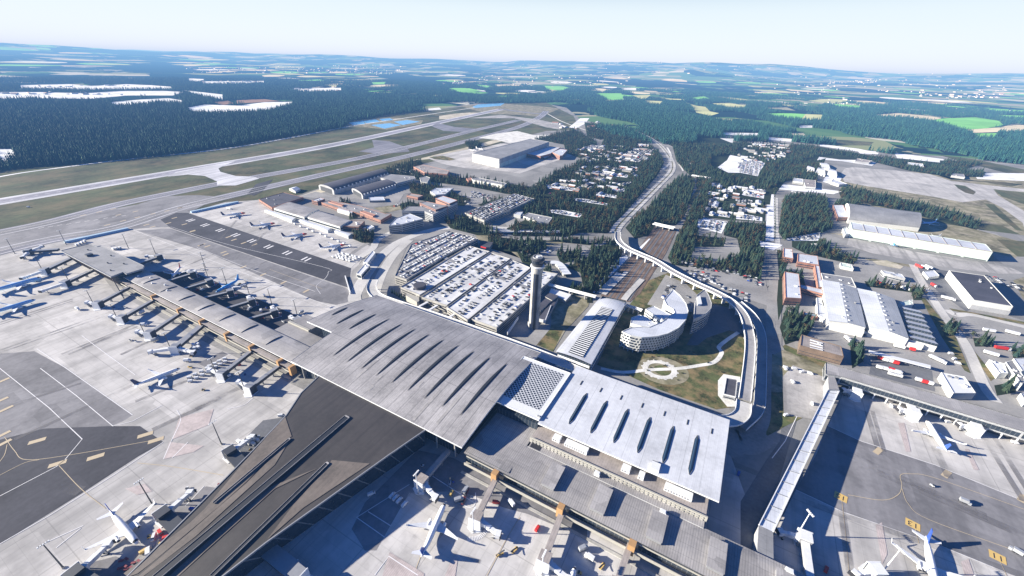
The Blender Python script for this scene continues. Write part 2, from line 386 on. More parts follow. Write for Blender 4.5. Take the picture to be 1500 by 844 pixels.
area('grass_field',zR([(740,430),(1100,470),(1330,500),(1460,565),(1200,535),(880,480)]),.24,'grass')
# ---- runway and taxiways
RW=[(-160,322),(0,295.5),(167,267.5),(300,245),(500,210),(650,178),(735,160)]
P=spline(GP(RW),6)
ribbon(MB(),P,62,.20).build('runway_shoulder','runway_edge',kind='structure')
ribbon(MB(),P,34,.26).build('runway','runway_mid',kind='structure')
mb=MB()
for i in range(60):
    t=i/60; k=t*(len(P)-1); a=P[int(k)]; b=P[min(int(k)+1,len(P)-1)]; q=k-int(k); x=a[0]+(b[0]-a[0])*q; y=a[1]+(b[1]-a[1])*q
    mb.box((x,y,.31),(30,.9,.02),math.atan2(b[1]-a[1],b[0]-a[0]))
mb.build('runway_centre_line','linew',kind='structure')
strip('perimeter_road',[(-120,290),(0,259),(110,240+3),(200,232),(330,218),(430,201),(520,184),(600,172),(700,157)],9,.22,'white_ground')
T1=[(-60,352),(0,341),(80,324),(160,303),(233,287),(360,262),(500,237),(570,222),(640,205),(700,190),(760,176)]
T2=[(-60,385),(0,368),(80,350),(171,334),(267,304),(367,280),(500,250),(600,228),(690,205),(760,186),(790,172),(800,163)]
strip('taxiway',T1,42,.2,'asphalt_mid2'); strip('taxiway',T2,44,.24,'asphalt_mid2')
strip('taxiway',[(735,160),(780,166),(800,166)],40,.28,'asphalt_mid2')
mbl=MB(); 
for T in (T1,T2): ribbon(mbl,spline(GP(T),6),.8,.33)
mbl.build('taxiway_line','linew',kind='structure')
mbe=MB()
for T in (T1,T2):
    for s in (-15,15): 
        Q=offs(spline(GP(T),6),s)
        ribbon(mbe,Q,2.6,.31)
mbe.build('taxiway_edge','runway_edge',kind='structure')
area('taxiway_junction',[(246,259),(258,252),(300,244),(345,236),(328,243),(320,247),(323,252),(345,258),(372,259),(380,262),(345,272),(318,272),(318,266),(300,258),(275,256)],.3,'runway_edge')
area('taxiway_junction',[(545,205),(570,207),(595,216),(600,222),(560,226),(525,222),(548,216)],.3,'asphalt_mid2')
area('taxiway_junction',[(640,180),(665,186),(700,189),(690,194),(650,192),(632,185)],.3,'asphalt_mid2')
area('taxiway_junction',zB([(560,400),(700,385),(860,405),(980,430),(960,450),(900,440),(760,400)]),.3,'concrete2')
area('taxiway_link',[(362,285),(375,270),(400,263),(385,280),(372,287)],.29,'asphalt')
for p in ([(430,390),(500,380),(560,375),(640,375),(530,400),(430,405)],):
    area('sand_patch',zB(p),.16,'sand')
area('sand_patch',zB([(520,335+10),(700,335),(900,350),(960,358),(870,395),(780,385),(640,380)]),.13,'scrub')
area('sand_patch',[(425,292),(470,277),(520,262),(560,252),(600,243),(570,258),(500,276),(455,286)],.14,'sand')
area('sand_patch',[(600,236),(650,224),(700,212),(740,200),(745,204),(690,220),(640,232)],.14,'sand')
# ponds
ponds=[[(30,420),(95,410),(105,425),(50,430)],[(90,412),(150,405),(170,415),(110,422)],[(165,403),(215,400),(230,408),(180,412)],[(130,430),(210,422),(265,430),(190,446)],[(230,415),(290,408),(345,415),(270,430)],[(575,350),(600,340),(720,332),(700,345),(590,355)]]
area('sand_patch',zB([(20,415),(170,396),(240,398),(360,410),(350,425),(200,450),(110,440),(20,435)]),.2,'scrub')
for p in ponds: area('pond',zB(p),.28,'pond')
for p in ([(280,368),(430,353),(440,362),(300,372)],[(150,368),(280,360),(360,352),(300,368),(200,376)]): area('pale_ground',zB(p),.25,'white_ground')
# ---- aprons
area('concrete_apron',[(-220,470),(-60,392),(30,366),(90,352),(190,335),(330,297),(390,292),(420,300),(545,362),(520,395),(516,440),(560,440),(700,480),(830,560),(1060,640),(1130,830),(1140,960),(-500,1300),(-700,700)],.16,'concrete')
area('concrete_apron',[(1130,790),(1232,585),(1240,560),(1330,600),(1500,640),(1900,740),(2300,1300),(1100,1200)],.16,'concrete')
area('apron_asphalt',[(-60,352),(60,326),(200,300),(240,288),(290,286),(340,290),(300,300),(262,320),(250,332),(190,336),(160,342),(60,352),(-60,386)],.27,'asphalt_mid')
area('apron_asphalt',[(235,322),(258,312),(275,312),(514,393),(511,422),(403,386),(250,334)],.28,'asphalt')
area('apron_asphalt',[(250,335),(403,387),(511,424),(517,441),(492,447),(462,441),(300,368),(200,338)],.22,'asphalt_mid')
area('apron_asphalt',zY([(-300,350),(0,290),(180,245),(450,235),(570,235),(665,300),(560,360),(330,510),(0,715),(-400,960)]),.22,'asphalt')
area('apron_asphalt',zY([(-300,-50),(0,-60),(140,-70),(270,0),(540,190),(500,215),(450,236),(180,246),(0,292),(-300,350)]),.21,'asphalt_mid')
area('apron_asphalt',zAD([(290,270),(420,330),(700,420),(1042,560),(1600,800),(1600,1100),(1042,860),(700,720),(350,600),(170,515),(250,380)]),.21,'asphalt_mid')
area('apron_asphalt',zAB([(-20,560),(60,400),(240,220),(380,80),(600,130),(900,300),(1407,560),(1407,620),(1050,470),(900,430),(640,330),(330,340),(180,600),(130,690),(60,690)]),.21,'asphalt_mid')
area('apron_asphalt',zW([(345,70),(620,70),(1240,330),(1150,425)]),.26,'asphalt')
area('apron_asphalt',zW([(90,60),(205,100),(1320,680),(1300,760),(700,470),(180,180)]),.24,'road')
area('apron_asphalt',zAA([(500,280),(590,190),(690,175),(640,260),(530,370),(480,300)]),.26,'road_dark')
area('apron_asphalt',zW([(650,585),(790,518),(820,535),(690,605)]),.26,'asphalt_mid')
area('apron_asphalt',zY([(690,545),(790,510),(840,480),(905,490),(860,560),(760,640),(700,600)]),.26,'asphalt_mid')
area('apron_asphalt',zY([(330,800),(470,765),(560,800),(480,870),(330,870)]),.26,'asphalt_mid')
area('apron_asphalt',zAD([(120,235),(180,230),(60,640),(20,760),(-40,760),(-40,560),(60,400),(110,330)]),.18,'road_dark')
for p in (zY([(730,200),(870,165),(850,230),(700,290)]),zY([(690,300),(830,315),(790,340),(665,370)]),zAB([(210,700),(420,830),(400,1000),(120,1000)]),zAB([(590,730),(625,730),(600,900),(540,860)]),zY([(510,490),(590,470),(620,500),(560,515)]),
          zAD([(475,650),(500,640),(520,760),(500,800)]),zAD([(560,260),(585,260),(610,370),(590,370)]),zAD([(815,360),(830,360),(870,440),(850,440)]),zAD([(800,790),(830,780),(870,900),(830,900)])):
    area('red_hatching',p,.30,'hatch')
# apron markings
def lines(name,polys,w,mat,z=.33,smooth=False):
    mb=MB()
    for p in polys:
        Q=GP(p); Q=spline(Q,6) if smooth else Q
        ribbon(mb,Q,w,z)
    return mb.build(name,mat,kind='structure')
lines('apron_line',[zY([(0,520),(230,400),(265,372),(335,288),(200,160),(0,0),(-150,-110)]),zY([(165,0),(310,110),(460,235),(540,215),(660,150)]),zY([(540,190),(270,0),(150,-80)]),zY([(0,715),(200,600),(470,430),(665,300)]),
      [(190,335),(300,378),(462,441),(520,462)],zW([(0,430),(120,520),(300,650)]),zAD([(170,515),(350,600),(700,720),(1042,860)]),zAD([(290,270),(420,330),(700,420),(1042,560)]),zY([(185,710),(340,640)]),zY([(230,730),(330,650)]),
      zY([(755,560),(830,480)]),zY([(700,365),(765,300)]),zAB([(10,490),(180,610)]),zAB([(80,455),(215,540)]),zAB([(10,490),(330,290)]),zAB([(120,840),(205,725),(380,840)]),zAB([(470,240),(720,400)]),
      zAD([(80,395),(130,330),(175,235)])],.55,'linew')
lines('apron_line',[zY([(720,170),(735,210),(700,290),(665,370)]),zM([(190,460),(560,610),(1050,780)]),zM([(0,310),(420,440),(1100,600),(1145,640),(1120,690),(1060,740),(1090,800)]),zY([(925,165),(990,150),(1030,120)]),zAB([(620,400),(700,430),(730,400),(730,340)])],.5,'linew',.34,True)
lines('lead_in_line',[zY([(560,385),(700,400),(910,435)]),zY([(240,395),(330,490),(430,570)]),zY([(20,280),(60,335),(110,372),(300,350),(640,290)]),zAD([(345,545),(360,680),(375,844)]),zAD([(625,660),(640,720)]),zAD([(945,780),(975,844)]),
      zAD([(370,535),(500,555),(560,535),(575,500),(570,460),(610,455),(700,470),(1042,590)]),zAD([(575,510),(600,570),(680,630),(1042,760)]),zAB([(1000,490),(930,600),(800,844)]),zAB([(400,720),(370,800)]),zM([(720,620),(1100,760)]),
      zY([(0,435),(100,385),(160,372)]),zY([(30,310),(20,350),(0,380)])],.4,'liney',.34,True)
mb=MB(); mw=MB()
def markrect(mb,p,l,w,ang,z=.32): x,y=G(*p); mb.box((x,y,z),(l,w,.02),ang)
for p in ([(580,78),(640,92)] ,): pass
for x,y in zL([(605,78),(722,53),(823,31),(780,148),(895,118),(1000,93),(1112,67),(1215,45),(1308,22),(1065,147),(1268,97),(1400,195),(1460,295),(862,75),(985,50),(1225,135),(1110,162)])+zM([(70,172),(100,292),(420,384),(460,405),(530,428),(610,440),(267,452),(385,495),(400,512),(530,602),(672,658),(822,715),(985,778),(160,340),(232,440)])+zY([(12,50),(5,130),(25,165),(12,270),(15,305)]):
    markrect(mb,(x,y),9,3.2,AX+R(95))
for x,y in zY([(152,295),(390,360),(235,388),(592,270),(635,292)])+zAD([(485,367),(745,455),(1035,548)]): markrect(mb,(x,y),10,4.,AX+R(60))
mb.build('yellow_marking','liney',kind='structure')
for x,y in zM([(145,263),(250,298),(360,335),(472,370),(590,412),(712,455),(848,500),(985,545)]):
    gx,gy=G(x,y)
    for d in (-4,4): mw.box((gx+UX[0]*d,gy+UX[1]*d,.33),(3,13,.02),AX+R(10))
for i in range(10):
    t=i/15; x=60+t*560; y=398-t*205+ (0); gx,gy=G(*zL([(300+t*1000,170-t*150)])[0]); mw.box((gx,gy,.33),(7,1.2,.02),AX+R(90))
mw.build('white_marking','linew',kind='structure')
for a,b,w_ in ((zX([(0,555)])[0],zX([(640,350)])[0],3),(zX([(0,575)])[0],zX([(640,366)])[0],3),(zX([(0,800)])[0],zX([(1080,425)])[0],3.5),(zX([(0,822)])[0],zX([(1080,447)])[0],3.5),(zX([(540,836)])[0],zX([(1190,572)])[0],4),(zX([(600,838)])[0],zX([(1210,590)])[0],4),(zX([(1060,840)])[0],zX([(1490,640)])[0],5),
      (zW([(0,500)])[0],zW([(260,390)])[0],4),(zW([(300,800)])[0],zW([(900,560)])[0],5),(zW([(640,844)])[0],zW([(930,700)])[0],7),(zAD([(440,215)])[0],zAD([(490,380)])[0],5),(zAD([(462,215)])[0],zAD([(508,370)])[0],4),(zAD([(700,350)])[0],zAD([(755,470)])[0],7),(zAD([(890,320)])[0],zAD([(1040,560)])[0],5),(zAD([(930,320)])[0],zAD([(1075,550)])[0],5),
      (zY([(240,480)])[0],zY([(330,500)])[0],9),(zY([(40,150)])[0],zY([(330,60)])[0],4),(zY([(60,290)])[0],zY([(560,60)])[0],5),(zY([(620,250)])[0],zY([(900,120)])[0],6),(zM([(0,640)])[0],zM([(340,500)])[0],4),(zM([(260,760)])[0],zM([(700,560)])[0],4),(zM([(500,830)])[0],zM([(960,640)])[0],4),(zM([(480,260)])[0],zM([(360,400)])[0],5),(zM([(700,340)])[0],zM([(560,480)])[0],5),
      (zAB([(350,600)])[0],zAB([(760,760)])[0],3),(zAD([(340,560)])[0],zAD([(380,844)])[0],6),(zAD([(200,560)])[0],zAD([(1042,844)])[0],7),(zAD([(330,360)])[0],zAD([(900,620)])[0],9),(zAD([(420,420)])[0],zAD([(1042,690)])[0],9)):
    ribbon(MB(),GP([a,b]),w_*.8,.32+zeps()).build('tyre_track','tyre_track',kind='structure')
# stand number boards painted on the apron: black digits on yellow
def digits(name,txt,c,size,ang):
    x,y=G(*c)
    MB().box((x,y,.34),(size*1.7,size*1.45,.02),ang).build(name+'_panel','yellow',kind='structure')
    cu=bpy.data.curves.new(name,'FONT'); cu.body=txt; cu.size=size*1.35; cu.align_x='CENTER'; cu.align_y='CENTER'
    o=bpy.data.objects.new(name,cu); COL.objects.link(o)
    bpy.context.view_layer.update()
    me=bpy.data.meshes.new_from_object(o.evaluated_get(bpy.context.evaluated_depsgraph_get())); bpy.data.objects.remove(o)
    me.materials.clear(); me.materials.append(M['black'])
    q=bpy.data.objects.new(name,me); COL.objects.link(q); q.location=(x,y,.37); q.rotation_euler=(0,0,ang); q['kind']='structure'
for t,c in (('15',zAD([(342,543)])[0]),('13',zAD([(617,648)])[0]),('11',zAD([(940,772)])[0])): digits('stand_number',t,c,4.6,AX+R(168))
# ---- roads on the land side
area('service_road',[(515,398),(548,366),(600,345),(640,338),(700,335),(690,350),(600,352),(578,405),(590,430),(560,440),(530,432),(512,425)],.2,'road')
strip('ramp_road',[(508,382),(515,372),(540,356),(560,347),(575,338)],7,.26,'road')
strip('access_road',[(505,396),(520,382),(545,365),(553,352),(575,340),(600,333)],12,.28,'road_light')
strip('access_road',[(520,442),(521,430),(540,398),(562,372),(590,352),(640,336),(700,334),(760,336),(820,343)],16,.32,'road_light')
strip('access_road',[(548,436),(552,420),(562,396),(578,372),(600,352)],14,.30,'road_light')
strip('access_road',[(740,352),(790,350),(835,355),(858,366),(850,378),(835,386),(818,398),(800,420),(770,455),(745,490)],12,.28,'road')
area('yard',zPk([(840,70),(760,100),(830,200),(1000,160),(1480,150),(1480,160),(1200,240),(1100,290),(940,170)]),.2,'scrub')
area('parking_lot',zPk([(1090,185),(1130,170),(1390,240),(1370,270),(1270,250)]),.3,'road')
area('parking_lot',zAF([(20,620),(90,505),(260,560),(340,300),(470,340),(400,420),(300,560),(200,700)]),.22,'road')
area('scrub_bank',zAF([(300,420),(440,360),(550,400),(540,440),(390,600),(310,735),(205,690),(280,590),(300,540)]),.28,'scrub')
area('lawn',zAF([(205,690),(290,590),(380,590),(310,735)]),.32,'lawn')
# hotel garden
area('lawn',zT([(420,605),(540,350),(700,150),(800,110),(980,190),(1120,260),(1210,340),(1215,500),(1200,700),(1160,830),(1060,844),(760,740),(560,650)]),.22,'lawn')
area('parking_lot',zT([(690,280),(790,120),(900,170),(960,230),(940,320),(800,330),(730,290)]),.3,'road')
area('parking_lot',zT([(1000,330),(1050,280),(1180,310),(1215,440),(1130,420),(1010,460),(960,500),(900,500)]),.28,'road_dark')
lines('garden_path',[zT([(440,625),(560,645),(700,632),(850,625),(960,610),(1050,590),(1090,540),(1075,510),(1120,470),(1180,430)])],4.5,'path',.36,True)
cx,cy=G(*zT([(757,630)])[0],0); mb=MB(); ns=48
for k in range(ns):
    a0,a1=2*PI*k/ns,2*PI*(k+1)/ns
    mb.add([(cx+math.cos(a)*r*1.15,cy+math.sin(a)*r,.40) for a,r in ((a0,10),(a1,10),(a1,15+(k%3==0)*1.2),(a0,15+(k%3==0)*1.2))],[(0,3,2,1)])
mb.build('ring_path','path',kind='structure')
mb=MB(); 
for k in range(ns):
    a0,a1=2*PI*k/ns,2*PI*(k+1)/ns
    mb.add([(cx+3+math.cos(a)*r*1.15,cy-1+math.sin(a)*r,.31) for a,r in ((a0,8),(a1,8),(a1,22),(a0,22))],[(0,3,2,1)])
mb.build('ring_bed','scrub',kind='structure')
area('garden_path',zT([(1070,690),(1100,655),(1190,670),(1190,830),(1120,830),(1070,770)]),.33,'path')
area('lawn',[(1128,520),(1150,505),(1210,530),(1225,560),(1200,600),(1150,625),(1122,640),(1128,560)],.2,'lawn')
area('parking_lot',zAD([(120,85),(160,40),(290,90),(300,130),(260,250),(125,230)]),.3,'concrete2')
# east car park by the street
area('parking_lot',[(990,375),(1070,385),(1120,405),(1130,450),(1100,440),(1060,420),(1000,400)],.2,'road')
area('parking_lot',zAE([(110,520),(330,530),(470,560),(540,650),(380,700),(120,650)]),.24,'road')
area('parking_lot',zAE([(0,700),(200,700),(640,820),(640,860),(250,844),(0,720)]),.26,'road')
area('pale_ground',zAE([(205,370),(405,400),(360,480),(190,435)]),.3,'white_ground')
strip('street',[(1125,278),(1127,320),(1131,370),(1134,420),(1135,480),(1134,520)],14,.3,'road')
strip('street',[(1137,290),(1137,330),(1141,370)],8,.31,'road_light')
strip('cross_street',[(990,392),(1060,352+8),(1130,358),(1150,365)],10,.28,'road')
strip('cross_street',zAE([(640,160),(780,170),(1000,220),(1219,245)]),16,.29,'road')
strip('cross_street',zAE([(1000,100),(1060,200),(1080,230)]),12,.3,'road')
strip('cross_street',zS([(0,230),(40,260),(30,470),(90,600)]),9,.28,'road')
# cargo area yards
area('parking_lot',[(1140,365),(1215,372),(1260,385),(1350,395),(1400,440),(1500,470),(1700,540),(1700,760),(1500,640),(1210,530),(1180,520),(1150,500)],.14,'road')
area('loading_yard',zS([(870,115),(1070,150),(1200,355),(1160,380),(1010,275),(900,185)]),.24,'road_dark')
area('loading_yard',zS([(620,640),(720,640),(960,720),(980,840),(600,740)]),.24,'road_dark')
area('grass_strip',zS([(895,300),(920,300),(1100,530),(1185,735),(1150,720),(1020,530)]),.26,'lawn')
area('grass_strip',zS([(1060,360),(1500,440),(1500,455),(1080,375)]),.26,'lawn')
area('grass_strip',zS([(1180,595),(1200,600),(1330,760),(1300,780)]),.26,'lawn')
area('grass_strip',zS([(520,60),(900,120),(880,130),(600,85)]),.26,'scrub')
area('sand_patch',zS([(620,90),(700,85),(800,120),(780,135),(650,110)]),.3,'sand')
area('grass_strip',zS([(110,600),(340,700),(340,800),(100,844),(30,844),(30,640)]),.3,'scrub')
strip('cargo_road',zS([(850,110),(900,200),(1030,400),(1150,560),(1260,800),(1330,900)]),10,.3,'road_light')
strip('cargo_road',zS([(1050,370),(1100,400),(1200,400),(1500,470)]),9,.3,'road_light')
# pale car-park lots among the trees
LOTS=[zH(p) for p in ([(0,450),(90,455),(215,478),(205,497),(15,478)],[(205,548),(290,555),(450,590),(445,602),(215,568)],[(30,632),(110,635),(265,665),(240,690),(40,655)],[(360,505),(520,530),(510,550),(365,525)],
      [(480,465),(575,480),(570,500),(480,490)],[(335,350),(595,380),(590,400),(340,372)],[(400,315),(670,345),(665,358),(410,330)],[(500,250),(640,190),(790,195),(750,240),(680,290),(540,275)],[(280,432),(345,438),(343,455),(283,450)],
      [(340,385),(480,405),(478,420),(345,400)],[(0,500),(40,510),(38,530),(0,525)],[(560,425),(640,432),(630,450),(575,445)],[(0,690),(45,690),(40,720),(0,715)],[(655,150),(750,155),(745,178),(660,172)],[(120,405),(220,420),(215,440),(125,425)],
      [(270,185),(330,160),(440,175),(380,205)],[(1105,700),(1320,720),(1270,800),(1100,760)])]
LOTS+=[zAE(p) for p in ([(370,170),(440,180),(430,215),(365,200)],[(390,225),(600,255),(590,295),(480,270)],[(480,300),(600,310),(595,340),(480,325)],[(465,335),(640,370),(640,395),(460,380)],[(500,165),(560,170),(555,190),(500,190)],[(310,335),(420,350),(415,370),(310,355)],
      [(290,130),(355,135),(350,155),(290,155)],[(270,260),(320,265),(315,290),(270,285)],[(520,180),(660,180),(650,240),(500,215)],[(780,520),(1040,470),(1030,530),(860,530)],[(560,175),(640,175),(640,200),(560,200)])]
LOTS+=[zQ(p) for p in ([(0,190),(110,170),(205,195),(160,260),(150,290),(0,260)],[(60,40),(120,36),(370,60),(370,75),(110,55)],[(0,85),(90,90),(200,115),(190,130),(0,100)],[(230,120),(380,130),(380,150),(250,145)],[(470,180),(560,150),(680,130),(850,155),(1010,190),(980,215),(760,180),(620,170)],
      [(600,55),(880,90),(1030,120),(1020,130),(600,70)],[(1140,120),(1500,165),(1500,190),(1160,150)],[(220,5),(400,20),(395,40),(230,25)],[(220,380),(265,380),(265,760),(205,760)],[(160,760),(330,790),(260,830),(170,800)],[(660,260),(760,300),(730,360),(620,330)],[(280,340),(760,400),(700,420),(300,385)])]
LOTS+=[zC(p) for p in ([(60,485),(225,490),(220,510),(70,500)],[(175,463),(330,465),(335,478),(180,474)],[(125,570),(200,560),(350,590),(330,640),(200,640),(120,600)],[(510,432),(570,432),(570,442),(515,442)],[(770,545),(850,545),(850,558),(780,555)],[(940,560),(1130,585),(1130,595),(940,575)])]
for p in LOTS: area('pale_lot',p,.34,'white_ground')
area('brown_field',zC([(400,475),(440,460),(530,465),(545,480),(480,495),(420,488)]),.3,'sand')
area('brown_field',zC([(160,435),(250,425),(240,440),(170,442)]),.3,'scrub')
area('pale_ground',zB([(1000,440),(1050,400),(1090,400),(1070,425),(1030,445)]),.3,'white_ground')
area('construction_ground',zO([(700,110),(820,80),(980,60),(1100,90),(1290,85),(1270,110),(1100,120),(930,150),(830,125)]),.3,'path')
area('hangar_apron',zO([(335,260),(380,240),(640,190),(700,190),(860,150),(960,160),(1500,200),(1290,270),(1100,335),(1000,370),(850,350),(600,330),(440,300)]),.22,'concrete')
area('lawn',zO([(340,250),(440,240),(535,265),(490,275),(380,265)]),.3,'lawn')
area('car_park',zO([(540,540),(640,480),(800,520),(800,560),(700,600),(560,610)]),.3,'road')
area('yard',zN([(330,440),(460,400),(600,440),(1000,350),(1080,360),(1280,380),(1100,420),(1050,500),(760,520),(500,450)]),.24,'road')
area('car_park',zN([(1020,500),(1100,480),(1080,530),(960,560),(880,520)]),.26,'scrub')
# motorway on its curve, two carriageways
H1=[(912,186),(930,192),(950,201),(966,212),(978,226),(985,240),(983,252),(970,266),(955,281),(935,301),(918,318),(905,332),(900,342)]
Hs=spline(GP(H1),8)
ribbon(MB(),Hs,18,.5).build('embankment','lawn',kind='structure') 
for o_,w,n_ in ((-5.,7,'motorway'),(5.,7,'motorway')): ribbon(MB(),Hs,w,.58,o_).build(n_,'road_light',kind='structure')
mb=MB(); ribbon(mb,Hs,.5,.62,-9.); ribbon(mb,Hs,.5,.62,9.); mb.build('verge_line','linew',kind='structure')
strip('slip_road',zH([(880,180),(905,230),(900,290),(850,340)]),7,.54,'path')
strip('slip_road',zH([(940,170),(1000,230),(1050,300)]),4,.56,'path')
strip('slip_road',zH([(955,290),(985,330),(995,350)]),5,.57,'path')
strip('slip_road',[(900,342),(893,352),(880,358),(862,362)],9,.5,'road')
strip('country_road',zB([(905,380),(960,410),(1010,430),(1110,465)]),8,.4,'path')
# railway cutting
area('railway_bed',[(958,333),(992,336),(975,372),(958,398),(938,430),(922,443),(880,434),(905,398),(935,365)],.3,'track')
for a,b in (((968,336),(893,436)),((975,336),(903,438)),((982,337),(913,440)),((988,338),(921,441))):
    strip('rail_track',[a,b],2.2,.42,'road_dark',False)
strip('platform',zAF([(790,215),(640,365)]),6,.9,'road_light',False)
strip('platform',zAF([(740,225),(665,300),(610,355)]),8,.9,'road_light',False)
strip('platform',zAF([(890,265),(800,360),(770,400)]),8,.9,'road_light',False)
area('pale_ground',zAF([(720,130),(790,110),(800,125),(690,240),(640,280),(580,355),(570,350),(650,240)]),.5,'white_ground')
area('pale_ground',zAF([(870,60),(935,0),(945,0),(880,75)]),.5,'white_ground')
strip('green_verge',zH([(1170,380),(1110,480),(1040,600)]),9,.4,'lawn')
# distant ground: fields and clearings cut out of the forest
FIELDS=[]
def fld(f,pts,mat,z=.4,trees=False): FIELDS.extend([GP(f(pts)),GP(f(pts),7)]); area('field',f(pts),z,mat)
M['f_white']=surf('pale_clearing_mat',(.80,.82,.84),.12,.003,.02,.9,tint=((.25,.32,.38),.006,.5),spec=0)
M['f_green']=surf('green_field_mat',(.20,.50,.14),.2,.002,.02,.9,spec=0)
M['f_yel']=surf('stubble_field_mat',(.48,.50,.26),.2,.002,.02,.9,spec=0)
M['f_bei']=surf('beige_field_mat',(.62,.56,.40),.2,.002,.02,.9,spec=0)
M['f_bro']=surf('ploughed_field_mat',(.30,.20,.15),.2,.002,.02,.9,spec=0)
for p in ([(90,255),(300,250),(400,258),(560,250),(660,255),(760,262),(750,272),(600,272),(400,275),(200,272),(90,270)],[(-100,286),(0,285),(180,285),(360,290),(540,280),(720,280),(820,285),(760,300),(560,300),(400,315),(160,312),(0,318),(-100,320)],
          [(485,330),(620,318),(740,312),(805,322),(800,335),(700,330),(600,340),(500,346)],[(815,355),(900,340),(1040,345),(1160,330),(1290,328),(1280,340),(1170,368),(1000,375),(850,376)],[(790,275),(880,285),(980,296),(980,318),(900,305)],
          [(-60,535),(55,535),(68,560),(40,590),(-60,600)],[(880,238),(1160,236),(1160,245),(900,250)],[(1270,272),(1500,266),(1500,282),(1340,284)],[(540,160),(800,158),(800,166),(600,168)],[(830,225),(900,228),(890,240),(830,238)]): fld(zA,p,'f_white')
fld(zA,[(1040,320),(1160,316),(1230,325),(1040,336)],'f_bro',.45)
fld(zA,[(930,330),(1000,322),(1030,335),(980,342)],'f_bro',.45)
for p in ([(890,258),(940,252),(1010,268),(960,280),(900,270)],[(460,275),(560,268),(620,280),(540,288)],[(580,250),(660,258),(640,270)],[(1110,290),(1230,290),(1240,320),(1180,320)],[(130,242),(200,240),(190,250),(140,252)]): fld(zB,p,'f_green')
for p in ([(1280,300),(1360,298),(1330,320)],[(1335,322),(1415,325),(1400,342),(1340,335)],[(530,228),(640,230),(630,236)],[(1010,238),(1300,250),(1290,262),(1080,250)],[(720,232),(830,235),(820,242),(730,240)]): fld(zB,p,'f_yel')
for p in ([(1080,275),(1170,275),(1150,285)],[(670,252),(790,252),(780,258),(690,260)],[(440,240),(540,243),(530,248)],[(750,180),(900,190),(880,200),(740,195)],[(900,200),(1100,205),(1080,216),(880,212)]): fld(zB,p,'f_bei')
for p in ([(30,310),(90,303),(125,315),(60,320)],[(640,335),(780,345),(775,358),(680,350)],[(1090,410),(1150,400),(1280,395),(1390,412),(1410,430),(1330,445),(1230,450),(1160,430)],[(1260,468),(1380,465),(1370,488),(1290,485)],[(1300,350),(1420,345),(1440,372),(1380,372)],[(1420,340),(1500,340),(1500,375),(1450,372)],[(1370,385),(1500,388),(1500,400),(1400,395)],[(360,378),(470,378),(540,382),(520,405),(480,403),(400,390)],[(620,265),(800,275),(790,292),(680,285)]): fld(zC,p,'f_green')
for p in ([(10,330),(60,345),(100,350),(120,370),(160,378),(120,390),(60,375),(40,350)],[(130,335),(200,333),(280,345),(270,357),(200,355)],[(540,382),(615,385),(605,410),(520,406)],[(545,322),(680,312),(750,325),(640,335)],[(1050,308),(1130,305),(1250,318),(1150,335),(1060,322)]): fld(zC,p,'f_yel')
for p in ([(840,385),(940,377),(1060,388),(1140,400),(1090,410),(980,397),(860,392)],[(1230,452),(1400,440),(1440,428),(1500,430),(1600,440),(1600,460),(1400,460),(1270,465)],[(290,252),(420,250),(450,268),(320,268)],[(450,225),(700,235),(650,245),(430,238)]): fld(zC,p,'f_bei')
# farther parcels, smaller and denser towards the skyline
r2=random.Random(4)
for i in range(150):
    px=r2.uniform(280,1500) if i%5 else r2.uniform(0,600); hy=95+.031*(px-750)
    d=r2.uniform(13,44)*(1 if px>450 else .5)+6
    py=hy+d; x,y=G(px,py); rr=math.hypot(x,y)
    if rr>24000: continue
    w=r2.uniform(.3,1.)*rr*.035; h=r2.uniform(.5,1.6)*rr*.035; a=r2.uniform(-.5,.5)
    pts=[]
    for k in range(8):
        t=2*PI*k/8; e=r2.uniform(.7,1.15); X=math.cos(t)*w*e; Y=math.sin(t)*h*e; pts.append((x+X*math.cos(a)-Y*math.sin(a),y+X*math.sin(a)+Y*math.cos(a)))
    if rr<7000: FIELDS.append(pts)
    hz=max(hill(*p) for p in pts+[(x,y)])
    MB().sheet(pts,[hill(*p)+2.5 if rr>7000 else .4 for p in pts]).build('field',r2.choice(['f_green','f_green','f_yel','f_yel','f_bei','f_white','f_bei']),kind='structure')
# ================================================================ THE BUILDINGS
cA,sA=math.cos(AX),math.sin(AX)
def T(u,v,z=None):
    x,y=u*cA-v*sA,u*sA+v*cA
    return (x,y) if z is None else (x,y,z)
def TQ(u0,v0,u1,v1): return [T(u0,v0),T(u1,v0),T(u1,v1),T(u0,v1)]
def center(pts): return (sum(p[0] for p in pts)/len(pts),sum(p[1] for p in pts)/len(pts),0)
def inset(pts,d):
    pts=ccw(pts); n=len(pts); out=[]
    for i in range(n):
        a,b,c=Vector(pts[i-1]),Vector(pts[i]),Vector(pts[(i+1)%n])
        d1=(b-a).normalized(); d2=(c-b).normalized(); n1=Vector((-d1.y,d1.x)); n2=Vector((-d2.y,d2.x))
        k=n1+n2; k=k/max(.4,k.length_squared)*2
        out.append(tuple(b+k*d))
    return out
def ring(mb,pts,z0,z1,par=.5,w=.6,mi=0):      # outer wall with a parapet upstand
    pts=ccw(pts); q=inset(pts,w); n=len(pts)
    vs=[(p[0],p[1],z0) for p in pts]+[(p[0],p[1],z1+par) for p in pts]+[(p[0],p[1],z1+par) for p in q]+[(p[0],p[1],z1-.2) for p in q]
    fs=[]
    for i in range(n):
        j=(i+1)%n
        fs+=[(i,j,n+j,n+i),(n+i,n+j,2*n+j,2*n+i),(2*n+i,2*n+j,3*n+j,3*n+i)]
    mb.add(vs,fs,mi); return q
